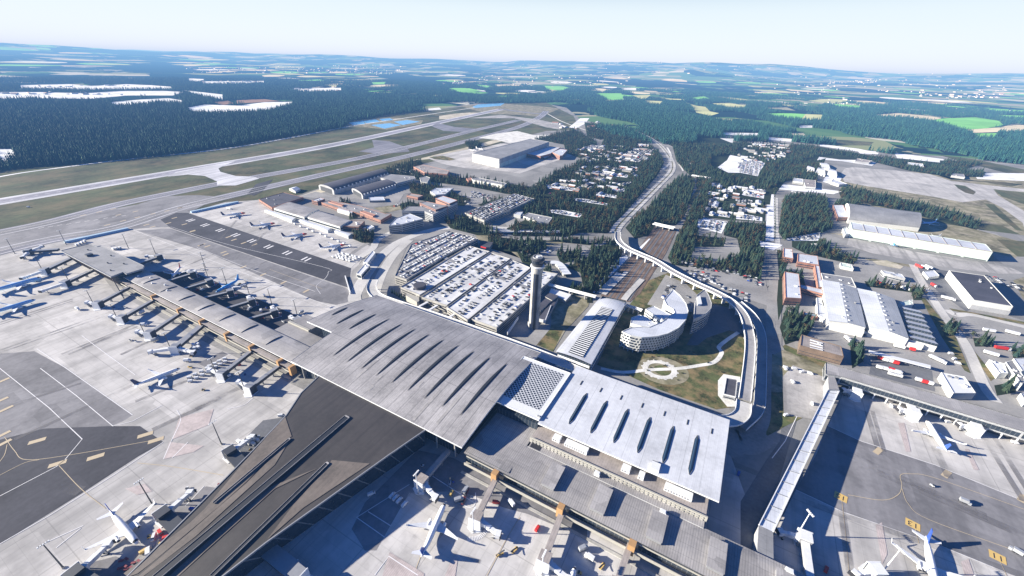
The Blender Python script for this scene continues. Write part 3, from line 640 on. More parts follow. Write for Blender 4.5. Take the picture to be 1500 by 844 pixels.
def clutter(root,pts,z,n,seed=0,big=1.):
    r=random.Random(seed); c=center(pts)
    for i in range(n):
        a=r.random()**.5*.8; k=r.randrange(len(pts)); t=r.random()
        e=[pts[k][j]*(1-t)+pts[(k+1)%len(pts)][j]*t for j in (0,1)]
        x=c[0]+(e[0]-c[0])*a; y=c[1]+(e[1]-c[1])*a; h=r.uniform(.8,2.)*big
        m=MB().box((x,y,z+h/2),(r.uniform(1.2,3.4)*big,r.uniform(1.2,3.)*big,h),AX)
        m.box((x,y,z+h+.12),(1.*big,.9*big,.24),AX,1); m.build('roof_unit',[r.choice(['wtrim','steel','wtrim']),'dsteel'],root)
def bands(root,pts,levels,name='window_band',mat='glass',mn=6,proud=.06,ends=.8):
    pts=ccw(pts); n=len(pts)
    for i in range(n):
        a,b=Vector((*pts[i],0)),Vector((*pts[(i+1)%n],0)); l=(b-a).length
        if l<mn: continue
        d=(b-a)/l; nn=Vector((d.y,-d.x,0)); mid=(a+b)/2
        if nn.dot(-mid)<-.25*mid.length: continue
        for z0,z1 in levels:
            p=a+d*ends+nn*proud; q=b-d*ends+nn*proud
            MB().add([(p.x,p.y,z0),(q.x,q.y,z0),(q.x,q.y,z1),(p.x,p.y,z1)],[(0,1,2,3)]).add([(p.x,p.y,z1),(q.x,q.y,z1),(q.x-nn.x*proud,q.y-nn.y*proud,z1),(p.x-nn.x*proud,p.y-nn.y*proud,z1)],[(0,1,2,3)]).build(name,mat,root)
def bld(label,pts,z,wall='grey_wall',roof='grey_roof',levels=None,cat='building',name='office_building',par=.5,nclut=3,wp=True,mat='glass',trim=None):
    """flat-roofed building; pts = roof corners as points of the photograph (wp) or in metres"""
    P=ccw(GP(pts,z) if wp else pts); t=thing(name,label,cat,center(P))
    m=MB(); q=ring(m,P,0,z,par); m.build('wall',wall,t)
    MB().sheet(q,z-.05).build('roof',roof,t)
    if levels: bands(t,P,levels,mat=mat)
    if trim:
        m=MB(); ring(m,inset(P,-.12),z-.5,z+par-.2,.25,.3); m.build('roof_edge',trim,t)
    if nclut: clutter(t,q,z,nclut,hash_(label))
    return t
M['cargo_shade']=surf('shaded_cargo_roof_mat',(.36,.38,.41),.15,.03,.4,.6,lines=((0,2.4,.25,.35),),streak=(1,.2,.2))  # ribbed roof slope facing away from the sun, shade put into its colour
def hash_(s): return sum((i+1)*ord(c) for i,c in enumerate(s))
def lv(z,st=3.4,h=1.5,base=1.1): return [(base+i*st,base+i*st+h) for i in range(int((z-base)/st)) ] or [(z*.45,z*.75)]
def barrel(label,pts,ze,rise,wall,roof,cat='hangar',name='hangar',wp=True,n=12,ribs=0,door=None,levels=None):
    P=GP(pts,ze) if wp else pts          # p0->p1 and p3->p2 are the eaves, arch spans p0-p3
    t=thing(name,label,cat,center(P)); A,B,C_,D=[Vector((*p,0)) for p in P]
    MB().prism(P,0,ze,cap=False).build('wall',wall,t)
    m=MB(); vs=[]
    for i in range(n+1):
        a=PI*i/n; s=(1-math.cos(a))/2; h=ze+rise*math.sin(a)
        for p,q in ((A,D),(B,C_)): e=p.lerp(q,s); vs.append((e.x,e.y,h))
    m.add(vs,[(2*i,2*i+1,2*i+3,2*i+2) for i in range(n)]); m.build('roof',roof,t)
    for k,(p,q) in enumerate(((A,D),(B,C_))):
        g=[]
        for i in range(n+1):
            a=PI*i/n; e=p.lerp(q,(1-math.cos(a))/2); g.append((e.x,e.y,ze+rise*math.sin(a)))
        g.append((q.x,q.y,ze-.01)); MB().add(g,[tuple(range(len(g)))]).build('gable',wall,t)
    if door:
        for (p,q,o) in ((A,D,B),(B,C_,A)):
            nn=(p-o).normalized()*.15; a=p.lerp(q,.12)+nn; b=p.lerp(q,.88)+nn
            MB().add([(a.x,a.y,.1),(b.x,b.y,.1),(b.x,b.y,ze+rise*.25),(a.x,a.y,ze+rise*.25)],[(0,1,2,3)]).build('door',door,t)
    if levels: bands(t,P,levels)
    return t
def gable(label,pts,ze,ridge,wall,roof,cat='warehouse',name='warehouse',wp=True,levels=None,over=.6,cl=0,roof2=None,dots=0):
    P=GP(pts,ze) if wp else pts
    t=thing(name,label,cat,center(P)); A,B,C_,D=[Vector((*p,0)) for p in P]
    MB().prism(P,0,ze,cap=False).build('wall',wall,t)
    e1,e2=A.lerp(D,.5),B.lerp(C_,.5); z=lambda v,h:(v.x,v.y,h)
    d=(B-A).normalized()*over; w=(D-A).normalized()*over
    MB().add([z(A-d-w,ze-.02),z(B+d-w,ze-.02),z(e2+d,ridge),z(e1-d,ridge),z(D-d+w,ze-.02),z(C_+d+w,ze-.02)],[(0,1,2,3)],0).add([z(D-d+w,ze-.02),z(C_+d+w,ze-.02),z(e2+d,ridge),z(e1-d,ridge)],[(3,2,1,0)],1).build('roof',[roof,roof2 or roof],t)
    for a,b,e in ((A,D,e1),(B,C_,e2)): MB().add([z(a,ze-.05),z(b,ze-.05),z(e,ridge-.1)],[(0,1,2)]).build('gable',wall,t)
    if levels: bands(t,P,levels)
    for k in range(dots): e=e1.lerp(e2,(k+.5)/dots)+(D-A).normalized()*2; MB().box((e.x,e.y,ridge+.2),(1.8,1.8,.8),AX).build('roof_light','wtrim',t)
    if cl: clutter(t,[(p.x,p.y) for p in (A,B,C_,D)],ridge-1,cl,hash_(label))
    return t
# ---------------------------------------------------------------- departures hall
hall=thing('terminal_hall','huge grey departures hall with eleven dark curved slits across its undulating ribbed roof','terminal',T(-240,240))
def hz(v):
    t=(v-172)/134.
    return 20+5.6*math.sin(PI*min(1,max(0,t)))**1.1
def hall_u0(v): return (-326.5 if v<219.5 else -365+(v-219.5)*.155)
m=MB(); vv=[172]+[172+47.4*i/8 for i in range(1,9)]; vv2=[219.6+86*i/14 for i in range(15)]
def hsheet(vs_,u0f,u1):
    nu=26
    P=[[T(u0f(v)+(u1-u0f(v))*k/nu,v,hz(v)) for k in range(nu+1)] for v in vs_]
    V=[q for r_ in P for q in r_]; w=nu+1
    m.add(V,[(i*w+k,i*w+k+1,(i+1)*w+k+1,(i+1)*w+k) for i in range(len(vs_)-1) for k in range(nu)])
vv=[172+47.4*i/20 for i in range(21)]; vv2=[219.6+86*i/36 for i in range(37)]
hsheet(vv,lambda v:-326.5,-131.5); hsheet(vv2,lambda v:-365+(v-219.5)*.155,-131.5)
m.build('roof','hall_roof',hall)
edge=[(-326.5,172),(-131.5,172),(-131.5,306),(-351.5,306),(-365,219.5),(-326.5,219.5)]
E2=[]
for i in range(6):
    a,b=edge[i],edge[(i+1)%6]
    for k in range(10): t=k/10; E2.append((a[0]+(b[0]-a[0])*t,a[1]+(b[1]-a[1])*t))
m=MB(); n=len(E2)
V=[T(u,v,hz(v)+.15) for u,v in E2]+[T(u,v,hz(v)-1.3) for u,v in E2]
m.add(V,[(i,n+i,n+(i+1)%n,(i+1)%n) for i in range(n)]); m.build('roof_edge','wtrim',hall)
inn=[(-318,179),(-140,179),(-140,296),(-345,296),(-352,226),(-318,226)]
MB().prism([T(*p) for p in inn],0,19.5).build('glass_wall','glass',hall)
for k in range(11): 
    for v in (176,300): MB().tube([T(-318+k*17.7,v,0),T(-318+k*17.7,v,19)],.7,8).build('column','conc_wall',hall)
us=[(-334,231,269),(-315.6,231,269)]+[(-296.5+18.4*i,195,270) for i in range(9)]+[(-352,240,262)]
for (u,v0,v1) in us:      # raised eyebrow skylights: long lens shapes standing proud of the roof
    m=MB(); k=14; V=[]
    for i in range(k+1):
        t=i/k; v=v0+(v1-v0)*t; w=3.4*math.sin(PI*t)**.7+.05; hh=.3*math.sin(PI*t)**.6
        V+=[T(u-w/2,v,hz(v)+.3),T(u+w/4,v,hz(v)+.32+hh),T(u+w/2+.1,v,hz(v)+.3)]
    m.add(V,[(3*i,3*i+3,3*i+4,3*i+1) for i in range(k)],0); m.add(V,[(3*i+1,3*i+4,3*i+5,3*i+2) for i in range(k)],1)
    m.build('skylight',['skylight','skylight'],hall)
for a,b in ([(455,480),(565,395)],[(510,548),(540,525)],[(550,500),(590,478)],[(780,540),(805,515)],[(755,705),(900,560)],[(888,730),(1005,590)]):
    (xa,ya),(xb,yb)=[G(400+p[0]/3.67,420+p[1]/3.67,23) for p in (a,b)]
    ua,va=xa*cA+ya*sA,-xa*sA+ya*cA; ub,vb=xb*cA+yb*sA,-xb*sA+yb*cA; u=(ua+ub)/2; m=MB(); k=8; V=[]
    for i in range(k+1): v=va+(vb-va)*i/k; V+=[T(u-1.2,v,hz(v)+.12),T(u+1.2,v,hz(v)+.12)]
    m.add(V,[(2*i,2*i+1,2*i+3,2*i+2) for i in range(k)]); m.build('repair_sheet','pier_roof',hall)
# ---------------------------------------------------------------- lower roofs west of the hall
def ubox(root,name,u0,v0,u1,v1,z0,z1,mat,top=None):
    m=MB().prism(TQ(u0,v0,u1,v1),z0,z1,0,cap=top is None)
    if top: m.sheet(TQ(u0,v0,u1,v1),z1,1)
    return m.build(name,[mat]+([top] if top else []),root)
w=thing('terminal_annex','low ribbed roof wing in the corner between west pier and departures hall','terminal wing',T(-370,215))
ubox(w,'wall',-400,201,-333,219,0,11.5,'grey_wall','low_roof'); ubox(w,'upper_floor',-397,222,-366,240,0,12.5,'grey_wall','low_roof'); ubox(w,'parapet',-400,219.2,-366,221.8,0,13.2,'cream')
ubox(w,'rear_floor',-366,242,-352,262,0,14,'grey_wall','low_roof')
# ---------------------------------------------------------------- west pier
def pier_roof(root,u0,u1,v0,v1,z,rise,mat):
    m=MB(); k=8; V=[]
    for i in range(k+1):
        v=v0+(v1-v0)*i/k; h=z+rise*math.sin(PI*i/k); V+=[T(u0,v,h),T(u1,v,h)]
    m.add(V,[(2*i,2*i+1,2*i+3,2*i+2) for i in range(k)])
    m.add([T(u0,v0,z),T(u1,v0,z),T(u1,v0,z-.9),T(u0,v0,z-.9)],[(0,3,2,1)],1); m.add([T(u0,v1,z),T(u1,v1,z),T(u1,v1,z-.9),T(u0,v1,z-.9)],[(0,1,2,3)],1)
    return m.build('roof',[mat,'wtrim'],root)
wp=thing('west_pier','long grey passenger pier with arched roof hoods running to the upper left','pier',T(-500,187))
pier_roof(wp,-674,-327,176,201,12.8,1.1,'pier_roof')
ubox(wp,'glass_wall',-672,178,-329,199,5,12.,'glass'); ubox(wp,'base',-672,180,-329,197,0,5,'dark_wall')
ubox(wp,'gallery_edge',-672,171.2,-329,176.5,4.6,5.2,'pier_roof'); ubox(wp,'gallery_rail',-672,170.8,-329,171.1,4.6,6.2,'cream'); ubox(wp,'gallery_glass',-672,174.8,-329,175,5.2,10.,'brown_wall'); ubox(wp,'service_roof',-672,170.9,-329,176.2,9.6,10.,'brown_roof')
ubox(wp,'apron_kerb',-672,166.4,-329,169.4,0,.9,'cream')
for i in range(7):     # arched roof hoods
    u=-636+i*41.5; m=MB(); k=10; V=[]
    for j in range(k+1):
        v=180+18*j/k; h=13.2+1.7*math.sin(PI*(.1+.8*j/k)); V+=[T(u,v,h),T(u+7.5,v,h)]
    m.add(V,[(2*j,2*j+1,2*j+3,2*j+2) for j in range(k)]); 
    V2=[T(u+7.5,180+18*j/k,13.2+1.7*math.sin(PI*(.1+.8*j/k))) for j in range(k+1)]+[T(u+7.5,180+18*j/k,13.) for j in range(k,-1,-1)]
    m.add(V2,[tuple(range(len(V2)))],1); V3=[(a-7.5*cA,b-7.5*sA,c) for a,b,c in V2]; m.add(V3,[tuple(range(len(V3)))[::-1]],1)
    m.build('roof_hood',['pier_roof','dsteel'],wp)
for i in range(5): MB().box(T(-655+i*18,186+(i%2)*6,14.6),(1.6,1.6,1.6),AX).build('roof_unit','wtrim',wp)
for i,u in enumerate((-589,-530,-484,-436,-393,-348,-330)): 
    ubox(wp,'timber_fin',u-1.6,170.2,u+1.6,176,2.5,12.2,'timber')
# block at the end of the west pier: roof overhanging raked glass walls
eb=thing('pier_end_building','flat grey roofed building on leaning glazed walls at the far end of the west pier','pier building',T(-750,182))
poly=[(-823,164),(-669,164),(-672,178),(-663,178),(-663,196),(-672,201.5),(-800,201.5),(-800,197),(-823,196)]
P=[T(*p) for p in poly]; m=MB(); q=ring(m,P,17.4,19,.4); m.build('roof_edge','steel',eb); MB().sheet(q,18.9).build('roof','grey_roof',eb); MB().sheet([T(*p) for p in poly],17.4).build('soffit','dark_wall',eb)
bot=[(-815,172),(-679,172),(-679,193),(-815,193)]; top=[(-822,165.5),(-640,157),(-665,196),(-822,196)]; top=[(-822,165.5),(-670,165.5),(-665,196),(-822,196)]
V=[T(*p,0) for p in bot]+[T(*p,17.4) for p in top]
MB().add(V,[(i,(i+1)%4,4+(i+1)%4,4+i) for i in range(4)]).build('glass_wall','glass',eb)
m=MB()
for i in range(26):
    t=i/25; a=T(-815+136*t,172,0); b=T(-822+152*t,165.3,17.4); m.bar(a,b,.5)
m.bar(T(-670,165,17.6),T(-634,158,1.),.9); m.build('facade_frame','brown_wall',eb)
MB().box(T(-770,178,20.4),(7,7,2.6),AX).build('roof_house','dsteel',eb)
for u,v in ((-700,190),(-690,172),(-720,180),(-745,193),(-795,185)): MB().box(T(u,v,19.8),(1.5,1.5,1.4),AX).build('roof_unit','dsteel',eb)
# ---------------------------------------------------------------- south pier with the slate funnel roof
sp=thing('south_pier','dark slate and timber funnel shaped roof sweeping down to the pier at bottom left','pier',T(-230,110))
Lf=[(-288,172),(-283,150),(-271.4,128),(-262,95),(-252,55),(-241,9),(-233,-60),(-226,-200)]
Rt=[(-166,172),(-174,140),(-183,100),(-192.5,58.6),(-196.2,35.5),(-200,9),(-202,-60),(-200,-200)]
def spz(v): return 15.5+min(1,max(0,(v-20)/150))*3.5
m=MB(); V=[]; Fm=[]; nn=12
for (a,b) in zip(Lf,Rt):
    for k in range(nn+1):
        t=k/nn; u=a[0]+(b[0]-a[0])*t; v=a[1]+(b[1]-a[1])*t; V.append(T(u,v,spz(v)))
w_=nn+1
fs=[(i*w_+k,(i+1)*w_+k,(i+1)*w_+k+1,i*w_+k+1) for i in range(len(Lf)-1) for k in range(nn)]
m.add(V,fs); m.build('roof','wedge_roof',sp)
def sroof(pts,dz,mat,name):
    P_=[]
    for i in range(len(pts)):
        a,b=pts[i],pts[(i+1)%len(pts)]
        for k in range(6): P_.append((a[0]+(b[0]-a[0])*k/6,a[1]+(b[1]-a[1])*k/6))
    def zz(u,v):
        # height of the slate sheet below the point
        for i in range(len(Lf)-1):
            if Lf[i+1][1]<=v<=Lf[i][1]:
                s=(Lf[i][1]-v)/(Lf[i][1]-Lf[i+1][1]); l=Lf[i][0]+(Lf[i+1][0]-Lf[i][0])*s; r=Rt[i][0]+(Rt[i+1][0]-Rt[i][0])*s
                return spz(v)
        return spz(v)
    MB().sheet([T(*p) for p in P_],[zz(*p)+dz for p in P_]).build(name,mat,sp)
def uvp(p,z):
    x,y=G(*p,z); return (x*cA+y*sA,-x*sA+y*cA)
sroof([uvp(p,16.5) for p in zAA([(684,178),(712,262),(700,270),(520,450),(395,560),(150,760),(60,830),(20,844),(0,830),(280,620),(345,560),(500,380)])],.25,'wood_roof','timber_field')
sroof([uvp(p,16.5) for p in zAA([(880,362),(1040,378),(760,560),(608,690),(720,545),(860,395)])],.25,'wood_roof','timber_field')
sroof([uvp(p,16.5) for p in zAA([(705,275),(640,380),(560,450),(300,680),(80,844),(60,844),(520,455)])],.22,'wood_roof','timber_field')
sroof([uvp(p,16.5) for p in zAA([(820,395),(640,480),(350,735),(230,844),(190,844),(420,640),(600,480)])],.28,'wood_roof','timber_field')
for a,b,wd in ([(945,180),(150,840),4.4],[(862,372),(370,840),2.2],[(702,270),(380,535),1.4]):
    p=uvp(zAA([a])[0],17.5); q=uvp(zAA([b])[0],17.5); ext=-1 if wd>3 else 0
    if ext: d=(q[0]-p[0],q[1]-p[1]); q=(p[0]+d[0]*1.6,p[1]+d[1]*1.6)
    A_=Vector(T(*p,spz(p[1])+.5)); B_=Vector(T(*q,spz(q[1])+.5))
    m=MB().bar(A_,B_,wd,.5,0)
    d=(B_-A_).normalized(); s=Vector((d.y,-d.x,0)).normalized()
    for sd in (-1,1): m.bar(A_+s*sd*(wd/2+.15)+Vector((0,0,.25)),B_+s*sd*(wd/2+.15)+Vector((0,0,.25)),.22,.6,1)
    m.bar(A_-s*(wd/2),A_+s*(wd/2),1.,1.,1)
    m.build('skylight',['skylight','pier_roof'],sp)
for S,sg in ((Lf,1),(Rt,-1)):
    m=MB(); V=[]
    for u,v in S: V+=[T(u+sg*2.5,v,0),T(u+sg*.3,v,spz(v)-.8)]
    m.add(V,[(2*i,2*i+2,2*i+3,2*i+1) for i in range(len(S)-1)]); m.build('glass_wall','glass',sp)
    m=MB(); 
    for i in range(len(S)-1): m.bar(T(*S[i],spz(S[i][1])-.3),T(*S[i+1],spz(S[i+1][1])-.3),.7,1.3)
    m.build('roof_edge','steel',sp)
# ---------------------------------------------------------------- new hall (east)
eh=thing('east_hall','bright white flat roof hall with six pointed dark blue skylights in a row','terminal',T(-27,262))
m=MB(); P=TQ(-93,221,39.5,304); V=[T(u,v,z) for z in (20.2,21.4) for u,v in ((-93,221),(39.5,221),(39.5,304),(-93,304))]
m.add(V,[(4,5,6,7)],0); m.add(V,[(0,3,2,1),(0,1,5,4),(1,2,6,5),(2,3,7,6),(3,0,4,7)],1); m.build('roof',['white_roof','wtrim'],eh)
ubox(eh,'glass_wall',-90,232,33,298,0,20.1,'glass')
[MB().box(T(-88+i*12.2,301,10),(1.2,1.2,20),AX).build('column','conc_wall',eh) for i in range(11)]
for u in (-71.5,-53.6,-35.4,-17.3,.9,19.):
    m=MB(); V=[]; ed=[]
    prof=[(232.6,0.03),(237.5,1.3),(268.,1.3),(273.2,.03)]
    for v,wd in prof: V+=[T(u-wd,v,21.5),T(u,v,21.5+wd*.7),T(u+wd,v,21.5)]
    for i in range(3): m.add([V[3*i],V[3*i+3],V[3*i+4],V[3*i+1]],[(0,1,2,3)][::1],0); m.add([V[3*i+1],V[3*i+4],V[3*i+5],V[3*i+2]],[(0,1,2,3)],0)
    Q=[]
    for s in (1,-1):
        for (v,wd) in (prof if s>0 else prof[::-1]): Q.append((u+s*(wd+.15),v))
    for i in range(len(Q)): m.bar(T(*Q[i],21.6),T(*Q[(i+1)%len(Q)],21.6),.2,.35,1)
    m.build('skylight',['skyblue','steel'],eh)
for i in range(7): MB().box(T(-80.5+i*18.1,283.5,21.55),(.9,6,.3),AX).build('roof_vent','dsteel',eh)
m=MB().box(T(-3,226,22.6),(6,7,2.2),AX).box(T(-3,229.6,22.3),(6,2,1.6),AX,1); m.build('roof_house',['wtrim','dsteel'],eh)
MB().box(T(35,236,10),(3,8,5),AX).build('timber_panel','yellow',eh)
# gray terrace and white louvred front below it
tr=thing('plant_terrace','narrow grey terrace roof behind a cream louvred parapet in front of the white east hall','terrace',T(-30,218))
ubox(tr,'wall',-93,210.2,34,231.5,0,15.6,'conc_wall','brown_roof'); ubox(tr,'parapet',-93.5,209,35,210,10,17,'cream')
for i in range(43): MB().box(T(-92+i*2.95,208.7,13.4),(1.7,.35,1.2),AX).build('louvre','conc_wall',tr); MB().box(T(-92+i*2.95,208.7,15.4),(1.7,.35,1.),AX).build('louvre','conc_wall',tr)
for u0,u1 in ((-78,-72),(-68,-50),(-24,-18),(-12,-8),(6,24)):
    m=MB().prism(TQ(u0,216,u1,221.5),15.6,18.6); [m.box(T(u0+1+k*1.8,215.9,17.2),(.8,.2,1.6),AX,1) for k in range(int((u1-u0-1)/1.8))]; m.build('roof_house',['wtrim','steel'],tr)
# blue shaded strip and link between the halls
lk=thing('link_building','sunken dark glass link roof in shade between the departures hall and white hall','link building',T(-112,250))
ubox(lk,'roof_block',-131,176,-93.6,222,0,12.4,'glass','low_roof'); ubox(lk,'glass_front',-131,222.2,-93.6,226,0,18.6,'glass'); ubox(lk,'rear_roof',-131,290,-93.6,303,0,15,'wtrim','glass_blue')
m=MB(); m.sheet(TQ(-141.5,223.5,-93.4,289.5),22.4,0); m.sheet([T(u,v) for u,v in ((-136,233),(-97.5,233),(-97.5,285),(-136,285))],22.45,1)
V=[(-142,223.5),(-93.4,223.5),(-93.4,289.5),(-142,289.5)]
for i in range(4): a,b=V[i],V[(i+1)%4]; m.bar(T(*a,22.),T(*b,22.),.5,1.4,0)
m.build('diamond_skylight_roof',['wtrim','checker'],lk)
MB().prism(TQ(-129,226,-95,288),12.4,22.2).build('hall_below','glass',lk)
for u,v in ((-135,225.5),(-95,226.5),(-136,292)): MB().box(T(u,v,23.),(2.4,1.2,1.),AX).build('roof_unit','steel',lk)
# ---------------------------------------------------------------- long front building and east pier
fb=thing('east_pier','long ribbed grey roof with raised box hoods running along the bottom right edge','pier',T(0,190))
m=MB(); m.prism(TQ(-131,177,96,203),0,11.2,0); m.build('glass_wall','glass',fb)
u1=100
m=MB(); V=[T(-131.5,174.4,11.8),T(u1,174.4,11.8),T(u1,184,12.5),T(-131.5,184,12.5),T(u1,200,12.5),T(-131.5,200,12.5),T(u1,204.5,12.2),T(-131.5,204.5,12.2)]
m.add(V,[(0,1,2,3),(3,2,4,5),(5,4,6,7)]); m.add([T(-131.5,174.4,11.8),T(u1,174.4,11.8),T(u1,174.4,10.9),T(-131.5,174.4,10.9)],[(0,3,2,1)],1); m.build('roof',['low_roof','dsteel'],fb)
ubox(fb,'upper_floor',-92,203.5,34,209,0,12.9,'grey_wall','low_roof')
ubox(fb,'gallery',-129,171.2,u1,173.8,4.2,4.7,'cream'); ubox(fb,'gallery_rail',-129,170.6,u1,171,4.2,6.6,'cream'); ubox(fb,'cornice',-129,174.,u1,174.35,9.4,10.5,'cream'); ubox(fb,'apron_kerb',-129,166,u1,168,0,.7,'conc_wall')
for i,u in enumerate((-64.5,-29,7.8,43,79)):
    m=MB().prism(TQ(u-4.6,179,u+4.6,198.2),12.4,15.1,1,cap=False); m.add([T(u-5,178.6,15.1),T(u+5,178.6,15.1),T(u+5,198.6,15.6),T(u-5,198.6,15.6)],[(0,1,2,3)],0)
    m.build('roof_hood',['pier_roof','steel'],fb)
for u,v in ((9,200),(81,200),(-38,206)): MB().box(T(u,v,14.6),(4.,3,2.4),AX).box(T(u,v,16.),(3.2,2.4,.4),AX).build('roof_unit','wtrim',fb)
ubox(fb,'stair_void',-91,204,-83,208.8,12.8,13.1,'black')
for u in (-102.5,-51,-3,42,88):
    ubox(fb,'timber_fin',u-2.2,169.6,u+2.2,174.3,2.4,11.8,'timber')
# ---------------------------------------------------------------- curb road on the land side (raised)
fr=spline([T(*q) for q in ((-402,348),(-388,330),(-370,319),(-345,316),(-280,318),(-200,318),(-134,316.5),(-93,312),(-40,311),(20,311.5),(40,316.5),(50,331),(51,350))],8)
cr=thing('departure_road','raised pale road along the back of the terminal halls','elevated road',(*T(-150,312),0))
ribbon(MB(),fr,12,9.).build('deck','road_light',cr)
def rail(root,P,s,z,h,w=.4,name='parapet',mat='wtrim'):
    Q=offs(P,s); zz=z if isinstance(z,list) else [z]*len(Q); m=MB(); n=len(Q); d=offs(P,s+w)
    V=[(*q,k-h/2) for q,k in zip(Q,zz)]+[(*q,k+h/2) for q,k in zip(Q,zz)]+[(*q,k+h/2) for q,k in zip(d,zz)]+[(*q,k-h/2) for q,k in zip(d,zz)]
    for i in range(n-1):
        for a in (0,1,2): m.f.append((a*n+i,a*n+i+1,(a+1)*n+i+1,(a+1)*n+i)); m.m.append(0)
    m.v=[tuple(map(float,v)) for v in V]; return m.build(name,mat,root)
for s in (-6.1,6.1): rail(cr,fr,s,9.3,1.6)
for i in range(4,len(fr)-1,3): MB().tube([(*fr[i],0),(*fr[i],8.9)],.8,8).build('column','conc_wall',cr)
# low forecourt roofs between road and car park
# ---------------------------------------------------------------- viaduct over the railway
VP=[(905,340),(906,352),(918,363),(936,371.5),(960,382),(986,398),(1019,415),(1049,428.6),(1073.4,443),(1090,463),(1097,487),(1097.5,522),(1093,560),(1086,590)]
Pv=GP(VP[:11],9.5)+[T(51.3,452),T(51.9,426),T(51.5,379),T(51,352)]; Pv=spline(Pv,6)
vd=thing('viaduct','curved concrete road viaduct on paired white piers crossing the railway','viaduct',(*Pv[40],0))
ribbon(MB(),Pv,9.8,9.52).build('deck','viaduct',vd)
for s in (-5.,4.8): rail(vd,Pv,s,9.5,2.2)
ribbon(MB(),Pv,8,8.4).build('girder','conc_wall',vd)
for i in range(6,len(Pv)-4,3):
    a,b=Pv[i],Pv[i+1]; an=math.atan2(b[1]-a[1],b[0]-a[0])
    MB().box((*a,4.2),(1.3,5.5,8.4),an,taper=1.15).build('pier','wtrim',vd)
V2=[(1080,448),(1100,463),(1112,480),(1116,500),(1115.5,530),(1114,570),(1110,600),(1085,625)]
P2=spline(GP(V2,4),6); ra=thing('ramp_road','lower ramp road curving beside the viaduct on its outer side','ramp',(*P2[10],0))
ribbon(MB(),P2,9,[9.5-(min(1,i/12))*5.5 for i in range(len(P2))]).build('deck','viaduct',ra)
for s in (-4.6,4.4): rail(ra,P2,s,[9.-(min(1,i/12))*5.5 for i in range(len(P2))],2.6)
strip('ramp_foot',[(1130,470),(1124,520),(1122,570),(1118,620),(1090,655),(1066,665)],9,.34,'road')
strip('ramp_foot',[(1066,640),(1090,648),(1118,634)],26,.33,'road')
# other bridges
def bridge(label,a,b,w,z,name='road_bridge',cat='bridge'):
    A_,B_=G(*a,z),G(*b,z); t=thing(name,label,cat,((A_[0]+B_[0])/2,(A_[1]+B_[1])/2,0))
    ribbon(MB(),[A_,B_],w,z).build('deck','path',t)
    for s in (-w/2,w/2): rail(t,[A_,B_],s,z-.3,2.2)
    for k in (.2,.5,.8): MB().box((A_[0]+(B_[0]-A_[0])*k,A_[1]+(B_[1]-A_[1])*k,z/2-.3),(1.4,w*.7,z-.6),math.atan2(B_[1]-A_[1],B_[0]-A_[0])).build('pier','conc_wall',t)
a,=zH([(1058,380)]); b,=zH([(1200,400)]); bridge('short pale footbridge over the green railway verge, farther of the two crossings',a,b,8,6)
a,=zH([(780,730)]); b,=zH([(932,765)]); bridge('white road bridge over the brown railway bed just beyond the viaduct',a,b,10,7)
a,=zO([(780,785)]); b,=zO([(1290,792)]); bridge('long straight pale bridge road through the pines above the car park',a,b,9,4)
a,=zAF([(260,290)]); b,=zAF([(590,375)]); bridge('low walkway bridge from the control tower annex to the station roof',a,b,4,8,'footbridge')
a,=zAF([(785,430)]); b,=zAF([(890,465)]); bridge('low walkway bridge from the station roof towards the hotel',a,b,4,8,'footbridge')
P_=GP(zAF([(295,150),(350,160),(405,230)]),5); t=thing('covered_ramp','bright curved white ramp roof beside the pines behind the tower','ramp',(*P_[1],0)); P_=spline(P_,6); ribbon(MB(),P_,12,5).build('roof','wtrim',t)
for s in (-6,5.6): rail(t,P_,s,3.3,3.2,.4,'side_wall','conc_wall')
# ---------------------------------------------------------------- station
st=thing('railway_station','white railway station roof with a ladder of dark louvres down its middle','station',center(GP([(882,432),(919,440),(866,534),(814,515)],14)))
S=GP([(814.3,515.5),(866,534.7),(919,440),(881.9,432.2)],14); A_,B_,C_,D_=[Vector(p) for p in S]
m=MB(); k=16; nw=8; V=[]
for i in range(k+1):
    t=i/k; z=14.5-(max(0,t-.82)/.18)**2*4
    for j in range(nw+1):
        s=j/nw; p=A_.lerp(D_,t).lerp(B_.lerp(C_,t),s); V.append((p.x,p.y,z+1.2*math.sin(PI*s)))
m.add(V,[(i*(nw+1)+j,i*(nw+1)+j+1,(i+1)*(nw+1)+j+1,(i+1)*(nw+1)+j) for i in range(k) for j in range(nw)]); m.build('roof','white_roof',st,smooth=True)
MB().prism(inset(S,1.2),0,13.4,cap=False).build('wall','glass',st)
bands(st,inset(S,1.),[(2,5),(8,11)],'wall_band','wtrim')
def stp(s,t,z): p=A_.lerp(D_,t).lerp(B_.lerp(C_,t),s); return (p.x,p.y,z)
m=MB().add([stp(.31,.03,15.85),stp(.73,.03,15.85),stp(.73,.77,15.85),stp(.31,.77,15.85)],[(0,1,2,3)]); m.build('louvre_glass','skylight',st)
for i in range(30):
    t=.04+i*.0245; MB().add([stp(.32,t,16.),stp(.72,t,16),stp(.72,t+.008,16.25),stp(.32,t+.008,16.25)],[(0,1,2,3)]).build('louvre','wtrim',st)
